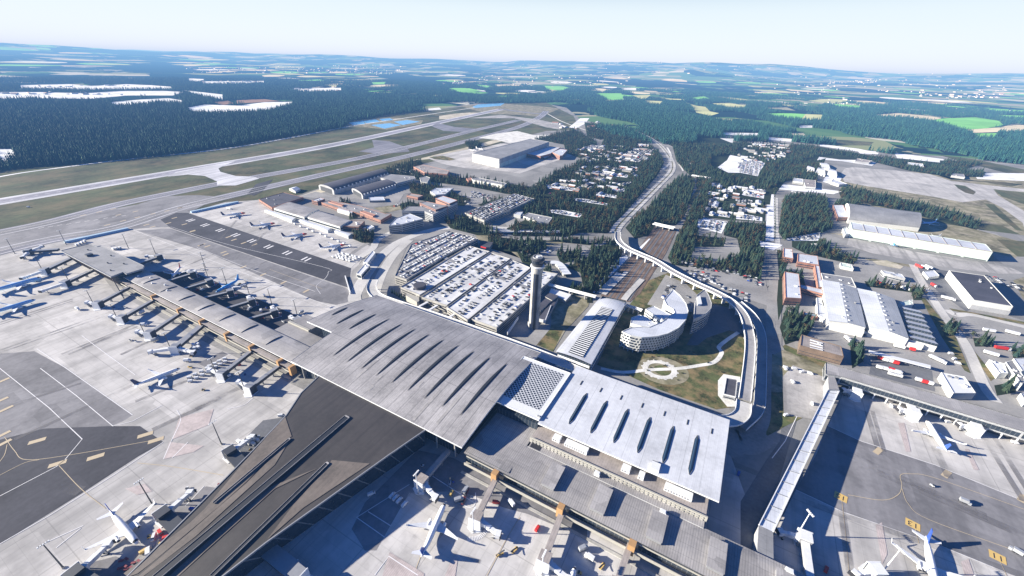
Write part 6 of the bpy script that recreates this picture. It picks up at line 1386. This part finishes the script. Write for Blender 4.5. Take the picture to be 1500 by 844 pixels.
dollies((15,150),(30,12),(0,0),3,1,'by the hotel side road',zT,s=1.4)
re_=random.Random(21)
EQ=[]
for nm_,cs in (('baggage tractor',('wtrim','yellow','bluep')),('belt loader',('wtrim','steel','yellow')),('catering truck',('wtrim','silver','wtrim'))):
    for c_ in cs:
        m=MB()
        if nm_[0]=='b' and nm_[1]=='a': m.box((0,0,.7),(2.6,1.5,.7),0,0).box((-.5,0,1.35),(1.1,1.3,.8),0,1)
        elif nm_[0]=='b': m.box((0,0,.6),(5.,1.6,.5),0,0).bar((-2.6,0,.9),(3.4,0,2.6),.9,.25,1).box((-1.2,-.5,1.2),(1.,.6,.9),0,0)
        else: m.box((-.6,0,2.5),(4.6,2.3,2.4),0,0).box((2.6,0,1.5),(1.6,2.1,1.9),0,0,.9).box((0,0,.7),(6.4,1.,.3),0,1)
        for x_ in (-1.6 if nm_[1]!='a' else -.8,1.6 if nm_[1]!='a' else .8):
            for s_ in (-.75,.75): m.tube([(x_,s_,.38),(x_,s_*1.15,.38)],.38,8,2)
        o=m.build('e',[c_,'dsteel','tyre']); EQ.append((nm_,{'wtrim':'white','yellow':'yellow','bluep':'blue','steel':'grey','silver':'silver'}[c_],o.data)); bpy.data.objects.remove(o)
for (u0,v0,n_,w_) in [(-633+61*i*1.0,134,3,'lower side of the west pier') for i in range(5)]+[(-626+45*i,233,3,'upper side of the west pier') for i in range(6)]+[(-140+48*i,142,4,'stands below the front building') for i in range(5)]+[(-262,70,7,'lower left stands by the timber roof'),(-275,110,5,'lower left stands by the timber roof'),(-252,30,6,'lower left stands by the timber roof'),(96,152,2,'stands at the bottom right'),(190,315,3,'stands below the thin eastern pier'),(250,300,3,'stands below the thin eastern pier')]:
    for k in range(n_):
        nm_,c_,me=re_.choice(EQ); x,y=T(u0+re_.uniform(4,26)*re_.choice([-1,1]),v0+re_.uniform(-16,22)); 
        o=bpy.data.objects.new(nm_.replace(' ','_'),me); COL.objects.link(o); o.location=(x,y,.36); o.rotation_euler=(0,0,re_.uniform(0,6.28)); tag(o,'%s %s among the %s'%(c_,nm_,w_) if 'stands' in w_ else '%s %s on the %s'%(c_,nm_,w_),nm_,'%s %ss, %s'%(c_,nm_,w_))
# dark chock trolleys by the lower left stands
for i,p in enumerate(zY([(895,472),(495,785),(545,793),(490,815),(515,820)])):
    x,y=G(*p); m=MB().box((0,0,.6),(2.4,1.2,.5),.3,0).box((2.2,1.2,.6),(2.4,1.2,.5),-.3,0); o=m.build('equipment_trolley',['maroon']); o.location=(x,y,.3); tag(o,'dark red equipment trolley on the lower left stands','trolley','equipment trolleys on the lower left stands')
# string of dark trailers beside blue tailed jet
for i in range(5):
    p=P_(zAB,(652+i*8,405-i*21)); x,y=G(*p); m=MB().box((0,0,.6),(2.6,1.6,.6),0,0).box((0,0,1.2),(1.8,1.2,.8),0,1); o=m.build('cargo_trailer',['maroon','dsteel']); o.location=(x,y,.35); o.rotation_euler=(0,0,AX+R(100)); tag(o,'dark cargo trailer in the string above the blue tailed jet','trailer','cargo trailers in a string above the blue tailed jet')
# striped pedestrian paths on the stands
mb=MB()
for (a,b,c) in ((( 685,625),(760,605),(818,540)),((1100,844),(1170,820),(1225,770))):
    P=spline([G(*q) for q in zAB([a,b,c])],8)
    for i in range(len(P)-1):
        an=math.atan2(P[i+1][1]-P[i][1],P[i+1][0]-P[i][0]); mb.box((*P[i],.36),(.6,3.,.02),an)
mb.build('striped_walkway','linew',kind='structure')
# ================================================================ TREES
def conifer(name,h=18.,tiers=6,n=9,seed=0,mat='needle',trunk=True,w=.2,parent=None,merge=False):
    r=random.Random(seed); m=MB()
    for t in range(tiers):
        f=t/tiers; z0=h*(.12+.80*f); z1=z0+h*(.30-.10*f); rad=h*w*(1-f)**.8*r.uniform(.85,1.12)+.25
        V=[(r.uniform(-.2,.2),r.uniform(-.2,.2),min(z1,h*(1+.0*f)))]
        for k in range(2*n):
            a=PI*k/n+r.uniform(-.12,.12); q=rad*(1. if k%2==0 else .62)*r.uniform(.72,1.2); V.append((q*math.cos(a),q*math.sin(a),z0-(h*.035 if k%2==0 else -h*.02)+r.uniform(-.3,.3)))
        m.add(V,[(0,1+k,1+(k+1)%(2*n)) for k in range(2*n)])
    m.add([(0,0,h*1.03),(.35,0,h*.88),(-.2,.3,h*.88),(-.2,-.3,h*.88)],[(0,1,2),(0,2,3),(0,3,1)])
    if merge:
        m.tube([(0,0,0),(0,0,h*.3)],[.3,.2],5,1,False); return m.build(name,[mat,'bark'])
    c=m.build(name,mat,parent); return c
def leafy(name,h=11.,n=170,seed=0,mat='leaf_green',parent=None,merge=False):
    r=random.Random(seed); m=MB()
    cl=[(r.uniform(-.28,.28)*h,r.uniform(-.28,.28)*h,h*r.uniform(.42,.88),h*r.uniform(.14,.24)) for _ in range(9)]
    for i in range(n):
        cx_,cy_,cz_,q=r.choice(cl); v=Vector((r.gauss(0,1),r.gauss(0,1),r.gauss(0,1))).normalized()*q*r.uniform(.6,1.); p=Vector((cx_,cy_,cz_))+v
        a=Vector((r.gauss(0,1),r.gauss(0,1),r.gauss(0,1))).normalized(); b=a.cross(v).normalized() if a.cross(v).length>.01 else Vector((1,0,0)); a=v.normalized().cross(b)*.8+v.normalized()*.5*r.uniform(-1,1); s=h*r.uniform(.05,.09)
        m.add([p-a*s,p+b*s,p+a*s,p-b*s],[(0,1,2,3)])
    if merge: m.tube([(0,0,0),(0,0,h*.5)],[.35,.15],5,1,False); return m.build(name,[mat,'bark'])
    return m.build(name,mat,parent)
def pip(X,Y,P):
    c=np.zeros(len(X),bool); j=len(P)-1
    for i in range(len(P)):
        xi,yi=P[i]; xj,yj=P[j]
        if yi!=yj:
            k=((yi>Y)!=(yj>Y)); c^=k&(X<(xj-xi)*(Y-yi)/(yj-yi)+xi)
        j=i
    return c
# ---- woods near the airport: polygons traced where the trunks stand
WOODS=[ # (polygon, spacing m, height, far?)
 ([(752,346),(742,335),(770,322),(762,296),(790,268),(815,252),(835,244),(860,232),(880,215),(885,205),(905,195),(945,207),(968,228),(972,240),(962,258),(930,295),(900,330),(890,342),(850,341),(830,347),(790,346)],7.),
 ([(985,214),(1000,196),(1050,201),(1078,212),(1065,235),(1045,250),(1012,258),(992,240)],9.),([(856,180),(950,194),(1020,199),(1000,222),(975,210),(930,198),(900,196),(880,205),(860,200)],9.),
 ([(916,334),(934,314),(960,330),(950,345),(930,350)],6.5),([(1020,345),(1062,350),(1060,362),(1018,362)],9.),([(1012,385),(1040,378),(1042,392),(1018,394)],7.),
 ([(800,352),(852,350),(862,356),(900,352),(912,368),(905,390),(885,420),(870,432),(856,428),(850,400),(830,392),(862,376),(868,360),(830,356)],6.5),
 ([(932,320),(955,300),(975,276),(992,262),(1010,260),(1018,268),(1012,290),(1002,318),(990,330),(958,330)],6.5),
 ([(1040,264),(1048,276),(1035,300),(1028,322),(1020,345),(1012,380),(1008,392),(985,388),(978,378),(990,350),(1003,325),(1015,300),(1028,280)],6.5),
 ([(1147,292),(1175,284),(1207,290),(1214,315),(1218,335),(1196,345),(1165,350),(1148,352),(1140,340)],5.5),
 ([(1062,326),(1095,326),(1121,330),(1120,352),(1118,380),(1112,410),(1090,405),(1060,398),(1035,392),(1050,384),(1085,372),(1080,350),(1060,345)],6.5),
 ([(1228,280),(1240,276),(1330,296),(1395,313),(1435,328),(1430,337),(1370,322),(1300,305),(1232,290)],6.),
 ([(1222,300),(1235,293),(1262,300),(1262,305),(1225,306)],6.),
 ([(1160,352),(1200,352),(1230,372),(1255,378),(1250,388),(1215,380),(1180,372),(1160,362)],7.),
 ([(1138,366),(1160,372),(1150,395),(1175,400),(1180,420),(1142,410)],9.),
 ([(1140,410),(1148,410),(1150,440),(1140,470),(1138,440)],6.),([(1150,455),(1185,470),(1190,480),(1180,495),(1150,505),(1142,480)],7.),
 ([(1245,505),(1262,508),(1264,530),(1248,540)],6.),([(1266,412),(1300,418),(1345,425),(1352,432),(1330,428),(1270,420)],7.),([(1335,430),(1352,425),(1350,440),(1338,440)],6.),
 ([(1380,478),(1402,470),(1400,490),(1384,495)],5.),([(1425,495),(1450,498),(1452,508),(1428,508)],6.),([(1482,510),(1500,515),(1500,525),(1484,525)],6.),([(1456,565),(1485,560),(1488,575),(1460,580)],6.),
 # belts around the base area
 ([(560,250),(612,234),(620,240),(600,250),(640,258),(690,262),(740,268),(780,275),(800,282),(770,288),(740,284),(690,274),(640,268),(600,262),(575,262)],8.5),
 ([(600,268),(640,272),(670,285),(690,292),(680,302),(640,300),(612,292),(600,280)],9.5),([(585,300),(600,295),(640,308),(630,315),(590,312)],11.),
 ([(496,296),(514,296),(514,304),(498,304)],6.),([(510,310),(520,308),(524,320),(512,322)],6.),([(533,308),(545,310),(543,320),(535,318)],6.),([(518,340),(548,342),(546,356),(530,356),(516,350)],5.5),
 ([(650,322),(700,320),(712,333),(740,346),(700,345),(660,335)],7.),([(700,300),(735,290),(750,300),(742,310),(712,306)],9.),([(780,205),(840,190),(870,205),(880,222),(850,232),(830,225),(826,212),(800,207)],10.),
 ([(680,210),(700,208),(706,214),(690,220)],6.),([(715,345),(760,352),(800,352),(800,366),(775,372),(740,368),(715,360)],8.),([(757,368),(790,372),(800,388),(780,392),(765,385)],9.),([(796,398),(806,392),(808,410),(798,415)],4.5),([(815,372),(850,365),(852,378),(822,388)],8.),
 ([(832,420),(852,424),(856,432),(840,432)],5.),([(860,434),(868,436),(868,444),(860,444)],5.),
 ([(1100,205),(1205,216),(1240,222),(1300,232),(1400,236),(1440,240),(1390,256),(1330,250),(1270,235),(1230,234),(1200,230),(1190,245),(1150,262),(1130,285),(1128,300),(1115,300),(1060,290),(1020,275),(1020,255),(1040,230),(1060,215)],11.),
 ([(1010,230),(1060,228),(1075,240),(1065,258),(1075,268),(1060,272),(1030,262),(1012,250)],7.),
 ([(1120,270),(1180,240),(1210,232),(1195,262),(1198,268),(1175,262),(1150,266),(1135,285),(1124,285)],7.),
 ([(1030,275),(1122,290),(1120,325),(1062,322),(1032,318)],15.),
 ([(1325,244),(1365,250),(1440,252),(1440,260),(1380,258),(1330,250)],7.),
]
HOUSES=[]
# low houses in the residential blocks among the pines
rr2=random.Random(12)
blocks=[zAE([(300,150),(650,175),(640,370),(240,350)]),zH([(200,180),(760,160),(780,280),(560,290),(300,300)]),zH([(280,310),(720,330),(480,560),(0,480)]),zQ([(0,60),(400,60),(380,150),(0,200)])]
protoh=[]
for j in range(270):
    bl=blocks[j%4]; x0=min(p[0] for p in bl); x1=max(p[0] for p in bl); y0=min(p[1] for p in bl); y1=max(p[1] for p in bl)
    for _ in range(30):
        p=(rr2.uniform(x0,x1),rr2.uniform(y0,y1))
        if inpoly(p,bl): break
    x,y=G(*p); 
    if inpoly((x,y),offs(Hs,26)+offs(Hs,-26)[::-1]) or any(math.dist((x,y),q)<18 for q in HOUSES): continue
    HOUSES.append((x,y))
    t=thing('house','low pale roofed house among the pines','house',(x,y,0),AX+rr2.choice([0,PI/2]),'low pale roofed houses among the pines',absolute=False); l,w_,h=rr2.uniform(14,30),rr2.uniform(9,12),3.4
    MB().box((0,0,h/2),(l,w_,h)).build('wall',rr2.choice(['white_wall','conc_wall','brick']),t)
    MB().add([(-l/2-.5,-w_/2-.5,h),(l/2+.5,-w_/2-.5,h),(l/2+.5,0,h+1.8),(-l/2-.5,0,h+1.8),(-l/2-.5,w_/2+.5,h),(l/2+.5,w_/2+.5,h)],[(0,1,2,3),(3,2,5,4),(0,3,4),(1,5,2)]).build('roof',rr2.choice(['pale_roof','wtrim','grey_roof']),t)
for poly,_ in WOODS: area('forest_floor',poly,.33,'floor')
AVOID=[ccw(GP(p,z_)) for p in LOTS for z_ in (0,6,11)]+[[(x+12*math.cos(k*PI/4),y-4+15*math.sin(k*PI/4)) for k in range(8)] for x,y in HOUSES]+[offs(Hs,13)+offs(Hs,-13)[::-1],offs(spline(GP(H1,6),4),9)+offs(spline(GP(H1,6),4),-9)[::-1],offs(spline(GP([(1125,278),(1127,320),(1131,370),(1134,420),(1135,480)]),4),9)+offs(spline(GP([(1125,278),(1127,320),(1131,370),(1134,420),(1135,480)]),4),-9)[::-1],
  offs(Pv,9)+offs(Pv,-9)[::-1],GP([(955,331),(995,334),(978,372),(960,400),(925,446),(878,436),(905,396),(932,365)])]
for o in list(bpy.data.objects):     # keep trees out of buildings
    if o.name.split('.')[0] in ('wall','upper_wall') and o.parent is not None and len(o.data.vertices)>3:
        n_=len(o.data.vertices); vs=[(v.co.x+o.parent.location.x,v.co.y+o.parent.location.y) for v in o.data.vertices if v.co.z<.01]
        if 3<=len(vs)<=30 and '_off' in o.parent: AVOID.append(inset(ccw(vs),-3.5))
XS=[];YS=[]
for poly,sp_ in WOODS:
    P=ccw(GP(poly)); xs=[p[0] for p in P]; ys=[p[1] for p in P]
    gx=np.arange(min(xs),max(xs),sp_); gy=np.arange(min(ys),max(ys),sp_); X,Y=np.meshgrid(gx,gy); X=X.ravel()+rng.uniform(-.42,.42,X.size)*sp_; Y=Y.ravel()+rng.uniform(-.42,.42,Y.size)*sp_
    k=pip(X,Y,P)&(rng.random(X.size)<.93); X,Y=X[k],Y[k]
    # thin clumps
    keep=np.array([noise.noise(Vector((x/45,y/45,2.)))>-.42 for x,y in zip(X,Y)],bool) if len(X) else np.zeros(0,bool)
    XS.append(X[keep]); YS.append(Y[keep])
X=np.concatenate(XS); Y=np.concatenate(YS)
k=np.ones(len(X),bool)
for A_ in AVOID: k&=~pip(X,Y,A_)
X,Y=X[k],Y[k]
# a few rows of single trees
extra=[]
for a,b,n_ in ((zPk([(172,545)])[0],zPk([(275,600)])[0],7),(zPk([(395,600)])[0],zPk([(470,640)])[0],5),(zPk([(510,660)])[0],zPk([(650,725)])[0],8)):
    for i in range(n_): q=G(a[0]+(b[0]-a[0])*i/(n_-1),a[1]+(b[1]-a[1])*i/(n_-1)); extra.append((*q,.55))
for i in range(18): q=G(*zQ([(272,400+i*20)])[0]); extra.append((*q,.45))
near=[(x,y,rng.uniform(.55,1.12)) for x,y in zip(X,Y)]+extra
near.sort(key=lambda t:math.hypot(t[0],t[1]))
def inframe(x,y):
    d=y*cP+HC*sP
    if d<=0: return False
    u=x/d; v=-(y*sP-HC*cP)/d; px=750+F*(u*cR-v*sR); py=422+F*(u*sR+v*cR); return -30<px<1530 and py<880
near=[t for t in near if inframe(t[0],t[1])]
protos=[]
for i in range(6):
    kind=('pine_tree','pine_tree','pine_tree','pine_tree','broadleaf_tree','broadleaf_tree')[i]
    lab=('dark green pine standing in the woods between the car parks and roads',)*4+('rusty autumn tree among the dark pines','bushy dull green tree among the dark pines')
    lab=lab[i]
    t=thing(kind,lab,'tree',(0,0,0),0,None,absolute=False)
    if i<4: conifer('crown',17+i*1.3,6,9,i,'needle',parent=t,w=.185+.02*(i%2)); MB().tube([(0,0,0),(0,0,9)],[.38,.2],7).build('trunk','bark',t)
    else:
        leafy('crown',12,230,i,'leaf_aut' if i==4 else 'leaf_green',parent=t)
        m=MB().tube([(0,0,0),(0,0,6)],[.4,.2],7)
        for a_ in range(3): m.tube([(0,0,4),(2*math.cos(a_*2.1),2*math.sin(a_*2.1),7.5)],[.18,.07],5)
        m.build('trunk','bark',t)
    protos.append(t)
register(None)
GR={4:'autumn trees among the pines',5:'bushy green trees among the pines'}
used=set(); rt=random.Random(3)
near=[(x,y,s*(.84 if math.hypot(x,y)>480 else .95)) for x,y,s in near]
for j,(x,y,s) in enumerate(near[:300]):
    q=rt.random(); i=4 if q<.035 else 5 if q<.16 else rt.randrange(4)
    if s<.5: i=rt.randrange(4)
    root=protos[i]; z=rt.uniform(0,6.28); sc=(s*1.,s*1.,s*rt.uniform(.9,1.15))
    g=GR.get(i,'dark pines in the woods by the car parks')
    if i in used: dup(root,(x,y,0),z,group=g,scale=sc)
    else: used.add(i); root.location=(x,y,0); root.rotation_euler=(0,0,z); root.scale=sc; root['group']=g
for i,t in enumerate(protos):
    if i not in used: 
        for o in list(t.children): bpy.data.objects.remove(o)
        bpy.data.objects.remove(t)
# ---- instanced masses: woods behind, far forest, parked cars past the first 300
def instancer(name,pts,objs,label,cat,kindname):
    """pts: rows x,y,z,scale,rot,index -> one object whose geometry nodes set a mesh of objs on every point"""
    pts=np.asarray(pts,dtype=np.float32); me=bpy.data.meshes.new(name); me.vertices.add(len(pts)); me.vertices.foreach_set('co',pts[:,:3].ravel())
    for an,c in (('sc',3),('rt',4)):
        a=me.attributes.new(an,'FLOAT','POINT'); a.data.foreach_set('value',np.ascontiguousarray(pts[:,c]))
    a=me.attributes.new('ix','INT','POINT'); a.data.foreach_set('value',pts[:,5].astype(np.int32))
    o=bpy.data.objects.new(name,me); COL.objects.link(o)
    cl=bpy.data.collections.new(kindname)
    for q in objs:
        for c_ in list(q.users_collection): c_.objects.unlink(q)
        cl.objects.link(q)
    ng=bpy.data.node_groups.new(name,'GeometryNodeTree'); ng.interface.new_socket('Geometry',in_out='INPUT',socket_type='NodeSocketGeometry'); ng.interface.new_socket('Geometry',in_out='OUTPUT',socket_type='NodeSocketGeometry')
    A=ng.nodes.new; gi=A('NodeGroupInput'); go=A('NodeGroupOutput'); ip=A('GeometryNodeInstanceOnPoints'); ci=A('GeometryNodeCollectionInfo'); ci.inputs[0].default_value=cl; ci.inputs['Separate Children'].default_value=True; ci.inputs['Reset Children'].default_value=True
    def at(n_,t_):
        q=A('GeometryNodeInputNamedAttribute'); q.data_type=t_; q.inputs[0].default_value=n_; return [s for s in q.outputs if s.enabled][0]
    ln=ng.links.new; ln(gi.outputs[0],ip.inputs['Points']); ln(ci.outputs[0],ip.inputs['Instance']); ip.inputs['Pick Instance'].default_value=True; ln(at('ix','INT'),ip.inputs['Instance Index'])
    cb=A('ShaderNodeCombineXYZ'); ln(at('rt','FLOAT'),cb.inputs[2]); ln(cb.outputs[0],ip.inputs['Rotation']); ln(at('sc','FLOAT'),ip.inputs['Scale']); ln(ip.outputs[0],go.inputs[0])
    md=o.modifiers.new('instances','NODES'); md.node_group=ng
    tag(o,label,cat,kind='stuff'); return o
inst_near=[conifer('pine_a%d'%i,17+i*1.3,5,7,20+i,'needle',w=.19,merge=True) for i in range(4)]+[leafy('leafy_a%d'%i,12,90,30+i,'leaf_aut' if i==0 else 'leaf_green',merge=True) for i in range(2)]
rows=[]
for x,y,s in near[300:]:
    q=rt.random()*(.5 if x>230 else 1.)+.25*noise.noise(Vector((x/60,y/60,7.))); i=4 if q<.02 else 5 if q<.15 else rt.randrange(4); rows.append((x,y,0,s*rt.uniform(.9,1.1),rt.uniform(0,6.28),i))
print('near trees',len(near))
instancer('pine_wood',rows,inst_near,'dark pine woods filling the land between the car parks, roads and base area','wood','wood_sources')
# far forest
front=GP([(-420,306),(-100,264),(0,250),(60,245),(130,239),(230,230),(330,216),(430,199),(500,188),(515,179),(570,169),(640,161),(700,152),(790,151),(830,160),(850,178),(900,200),(960,212),(1010,212),(1020,208),(1080,208),(1170,209),(1210,214),(1300,226),(1400,232),(1500,242),(1700,257),(2000,300)])
farp=[G(2200,175),G(-700,75)] 
FP=front+[(14000,6000),(14000,9000),(0,12000),(-14000,9000),(-12000,3000)]
pts=[]
r_=850.; 
while r_<7200:
    sp_=5.6*(r_/1000)**.62 if r_>1000 else 5.6
    n_=int(2*R(58)*r_/sp_); a=np.linspace(-R(58),R(58),n_)+rng.uniform(-.4,.4,n_)*sp_/r_; rr_=r_+rng.uniform(-.45,.45,n_)*sp_
    pts.append(np.stack([rr_*np.sin(a),rr_*np.cos(a),np.full(n_,sp_/5.6)],1)); r_+=sp_
pts=np.concatenate(pts); X,Y=pts[:,0],pts[:,1]; k=pip(X,Y,FP)
pts=pts[k]; X,Y=pts[:,0],pts[:,1]
k=np.ones(len(X),bool)
for A_ in FIELDS+[GP(p,z_) for p in LOTS for z_ in (0,7,13)]+[GP(zB(p),z_) for p in ponds for z_ in (0,8)]: k&=~pip(X,Y,A_)
k&=~pip(X,Y,offs(Hs,14)+offs(Hs,-14)[::-1]); k&=~pip(X,Y,offs(spline(GP(H1,10),4),12)+offs(spline(GP(H1,10),4),-12)[::-1])
pts=pts[k]
# open country to the north east: thin the forest with soft noise
dd=np.hypot(pts[:,0],pts[:,1]); 
keep=np.ones(len(pts),bool)
for i in np.nonzero(dd>2300)[0]:
    x,y=pts[i,0],pts[i,1]; th=.30-.10*min(1,max(0,(dd[i]-2300)/4000))-(.16 if x>-600 else 0)
    if noise.noise(Vector((x/620,y/900,5.)))+.45*noise.noise(Vector((x/170,y/230,8.)))>th+.12: keep[i]=False
pts=pts[keep]; print('far trees',len(pts))
dd=np.hypot(pts[:,0],pts[:,1])
sc=rng.uniform(.6,1.25,len(pts))*np.clip(pts[:,2],1,1.7)**.8
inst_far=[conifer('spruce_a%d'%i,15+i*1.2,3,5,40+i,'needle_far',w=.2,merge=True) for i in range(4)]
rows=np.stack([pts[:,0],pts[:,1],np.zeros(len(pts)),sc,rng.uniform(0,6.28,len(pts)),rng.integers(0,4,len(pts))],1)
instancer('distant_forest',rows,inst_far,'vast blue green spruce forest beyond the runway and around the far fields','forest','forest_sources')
# farm villages far off: small pale houses
hs=[]
def house(seed):
    r=random.Random(seed); w=r.uniform(9,22); l=r.uniform(12,34); h=r.uniform(4,7); m=MB(); m.box((0,0,h/2),(l,w,h),0,0); m.add([(-l/2,-w/2,h),(l/2,-w/2,h),(l/2,0,h+3),(-l/2,0,h+3),(-l/2,w/2,h),(l/2,w/2,h)],[(0,1,2,3),(3,2,5,4)],1); return m.build('house_%d'%seed,['white_wall',r.choice(['pale_roof','orange_roof','grey_roof'])])
hp_=[house(i) for i in range(5)]
rows=[]; rv=random.Random(8)
VIL=[(zA,(820,183,1500,205),150),(zA,(880,236,1160,246),40),(zA,(1270,270,1500,285),30),(zA,(0,286,540,300),24),(zA,(100,256,560,264),14),(zB,(0,185,280,212),110),(zB,(440,238,560,250),35),(zB,(520,215,1300,262),110),(zC,(1040,296,1420,318),55),(zC,(400,250,1400,300),90),(zC,(640,255,860,262),35),(zB,(930,420,1400,450),14),(zC,(500,310,800,360),20),(zB,(700,175,1400,215),90),(zC,(0,185,800,245),120)]
for f,(x0,y0,x1,y1),n_ in VIL:
    for i in range(n_):
        p=f([(rv.uniform(x0,x1),rv.uniform(y0,y1))])[0]; x,y=G(*p); d_=math.hypot(x,y)
        if d_>26000: continue
        rows.append((x,y,max(0,hill(x,y))+.3,rv.uniform(.5,1.25)*max(1,(d_/5200)**.6),rv.uniform(0,3.1),rv.randrange(5)))
instancer('distant_village',rows,hp_,'scattered pale houses of far villages between fields and forest','village','village_sources')
# remaining cars
objs=[]
names=[c_[0] for c_ in CARC]
for n_ in names: o=bpy.data.objects.new('car_'+n_.replace(' ','_'),PRO[n_]); COL.objects.link(o); objs.append(o)
order=sorted(names); objs=[objs[names.index(n_)] for n_ in order]
print('cars',len(CARCAND))
if REST: instancer('parked_cars',[(c[1],c[2],c[3],1.,c[4],order.index(c[5])) for c in REST],objs,'many cars parked on the farther decks and lots','cars','car_sources')
# rough bushes in the hotel garden
bush=[]
for j in range(26):
    p=(rr2.uniform(560,1180),rr2.uniform(520,790)); q=P_(zT,p); x,y=G(*q)
    if not inpoly(p,[(440,620),(560,530),(900,520),(1150,440),(1200,620),(1150,700),(1060,680),(1000,760),(760,720),(600,660)]): continue
    t=thing('bush','low dull green shrub in the rough hotel garden','shrub',(x,y,.2),rr2.uniform(0,6),'low shrubs in the rough hotel garden',absolute=False); s=rr2.uniform(.10,.22); t.scale=(s*1.4,s*1.4,s)
    if not bush: bush.append(leafy('foliage',12,120,77,'leaf_green',parent=t)); bush[0].location.z=-3.6
    else: c=bush[0].copy(); COL.objects.link(c); c.parent=t
# ================================================================ LIGHT, HAZE, CAMERA
SUN_EL,SUN_AZ=R(18.),R(180.)     # direction towards the sun, measured from +X
w=bpy.data.worlds.new('World'); scene.world=w; w.use_nodes=True; nt=w.node_tree; bg=nt.nodes['Background']
sk=nt.nodes.new('ShaderNodeTexSky'); sk.sky_type='NISHITA'; sk.sun_disc=False; sk.sun_elevation=SUN_EL; sk.sun_rotation=PI/2-SUN_AZ; sk.altitude=300; sk.air_density=1.; sk.dust_density=.6; sk.ozone_density=2.5
# clear blue sky overhead, milky white band of humid air along the horizon
tc=nt.nodes.new('ShaderNodeTexCoord'); sx=nt.nodes.new('ShaderNodeSeparateXYZ'); nt.links.new(tc.outputs['Generated'],sx.inputs[0])
mr=nt.nodes.new('ShaderNodeMapRange'); mr.interpolation_type='SMOOTHSTEP'; mr.inputs[1].default_value=.09; mr.inputs[2].default_value=.22; nt.links.new(sx.outputs[2],mr.inputs[0])
tint=mixc(nt,1.,sk.outputs[0],(.20,.55,1.30),'MULTIPLY')
mr2=nt.nodes.new('ShaderNodeMapRange'); mr2.interpolation_type='SMOOTHSTEP'; mr2.inputs[1].default_value=.0; mr2.inputs[2].default_value=.14; nt.links.new(sx.outputs[2],mr2.inputs[0])
band=mixc(nt,mr2.outputs[0],tuple(c/SKY for c in HB),tuple(c/SKY for c in HB2))
skc=mixc(nt,mr.outputs[0],band,tint)
nt.links.new(skc,bg.inputs[0]); bg.inputs[1].default_value=SKY
l=bpy.data.lights.new('sun','SUN'); l.energy=SUNE; l.angle=R(.5); l.color=(1,.95,.84)
o=bpy.data.objects.new('sun',l); COL.objects.link(o)
d=Vector((math.cos(SUN_EL)*math.cos(SUN_AZ),math.cos(SUN_EL)*math.sin(SUN_AZ),math.sin(SUN_EL))); o.rotation_euler=d.to_track_quat('Z','Y').to_euler()
# haze: absorbing air layer, its even emission standing in for scattered light
m=bpy.data.materials.new('haze_mat'); m.use_nodes=True; nt=m.node_tree; nt.nodes.clear(); out=nt.nodes.new('ShaderNodeOutputMaterial')
ab=nt.nodes.new('ShaderNodeVolumeAbsorption'); em=nt.nodes.new('ShaderNodeEmission'); ad=nt.nodes.new('ShaderNodeAddShader')
ab.inputs['Color'].default_value=(HZA[0],HZA[1],HZA[2],1); ab.inputs['Density'].default_value=HZD; em.inputs[0].default_value=(*HZC,1); em.inputs[1].default_value=HZS
nt.links.new(ab.outputs[0],ad.inputs[0]); nt.links.new(em.outputs[0],ad.inputs[1]); nt.links.new(ad.outputs[0],out.inputs['Volume'])
m.cycles.homogeneous_volume=True
mb=MB().box((0,0,125),(116000,116000,750)); hzo=mb.build('haze',m,kind='structure')
cd=bpy.data.cameras.new('camera'); cam=bpy.data.objects.new('camera',cd); COL.objects.link(cam); scene.camera=cam
cd.sensor_width=36; cd.sensor_fit='HORIZONTAL'; cd.lens=36*F/1500; cd.clip_start=1; cd.clip_end=150000
# camera axes: x right, y up, -z forward
fw=Vector((0,cP,-sP)); up0=Vector((0,sP,cP)); rt0=Vector((1,0,0))
right=rt0*cR-up0*(-sR)*0+Vector((0,0,0))
right=rt0*cR+up0*sR*(-1)*(-1); upv=up0*cR-rt0*sR
from mathutils import Matrix
cam.matrix_world=Matrix(((right.x,upv.x,-fw.x,0),(right.y,upv.y,-fw.y,0),(right.z,upv.z,-fw.z,HC),(0,0,0,1)))
scene.view_settings.view_transform='Standard'; scene.view_settings.look='None'; scene.view_settings.exposure=0
scene.render.resolution_x=1024; scene.render.resolution_y=576
for o in bpy.data.objects:
    for k_ in ('_off','_abs'):
        if k_ in o: del o[k_]
print('objects',len(bpy.data.objects))
for o in bpy.data.objects:
    if 'label' in o and not 4<=len(o['label'].replace('-',' ').split())<=16: print('LEN',len(o['label'].split()),o['label'])
from collections import Counter
cn=Counter(o['label'] for o in bpy.data.objects if 'label' in o and 'group' not in o)
print('DUP',[k for k,v in cn.items() if v>1])
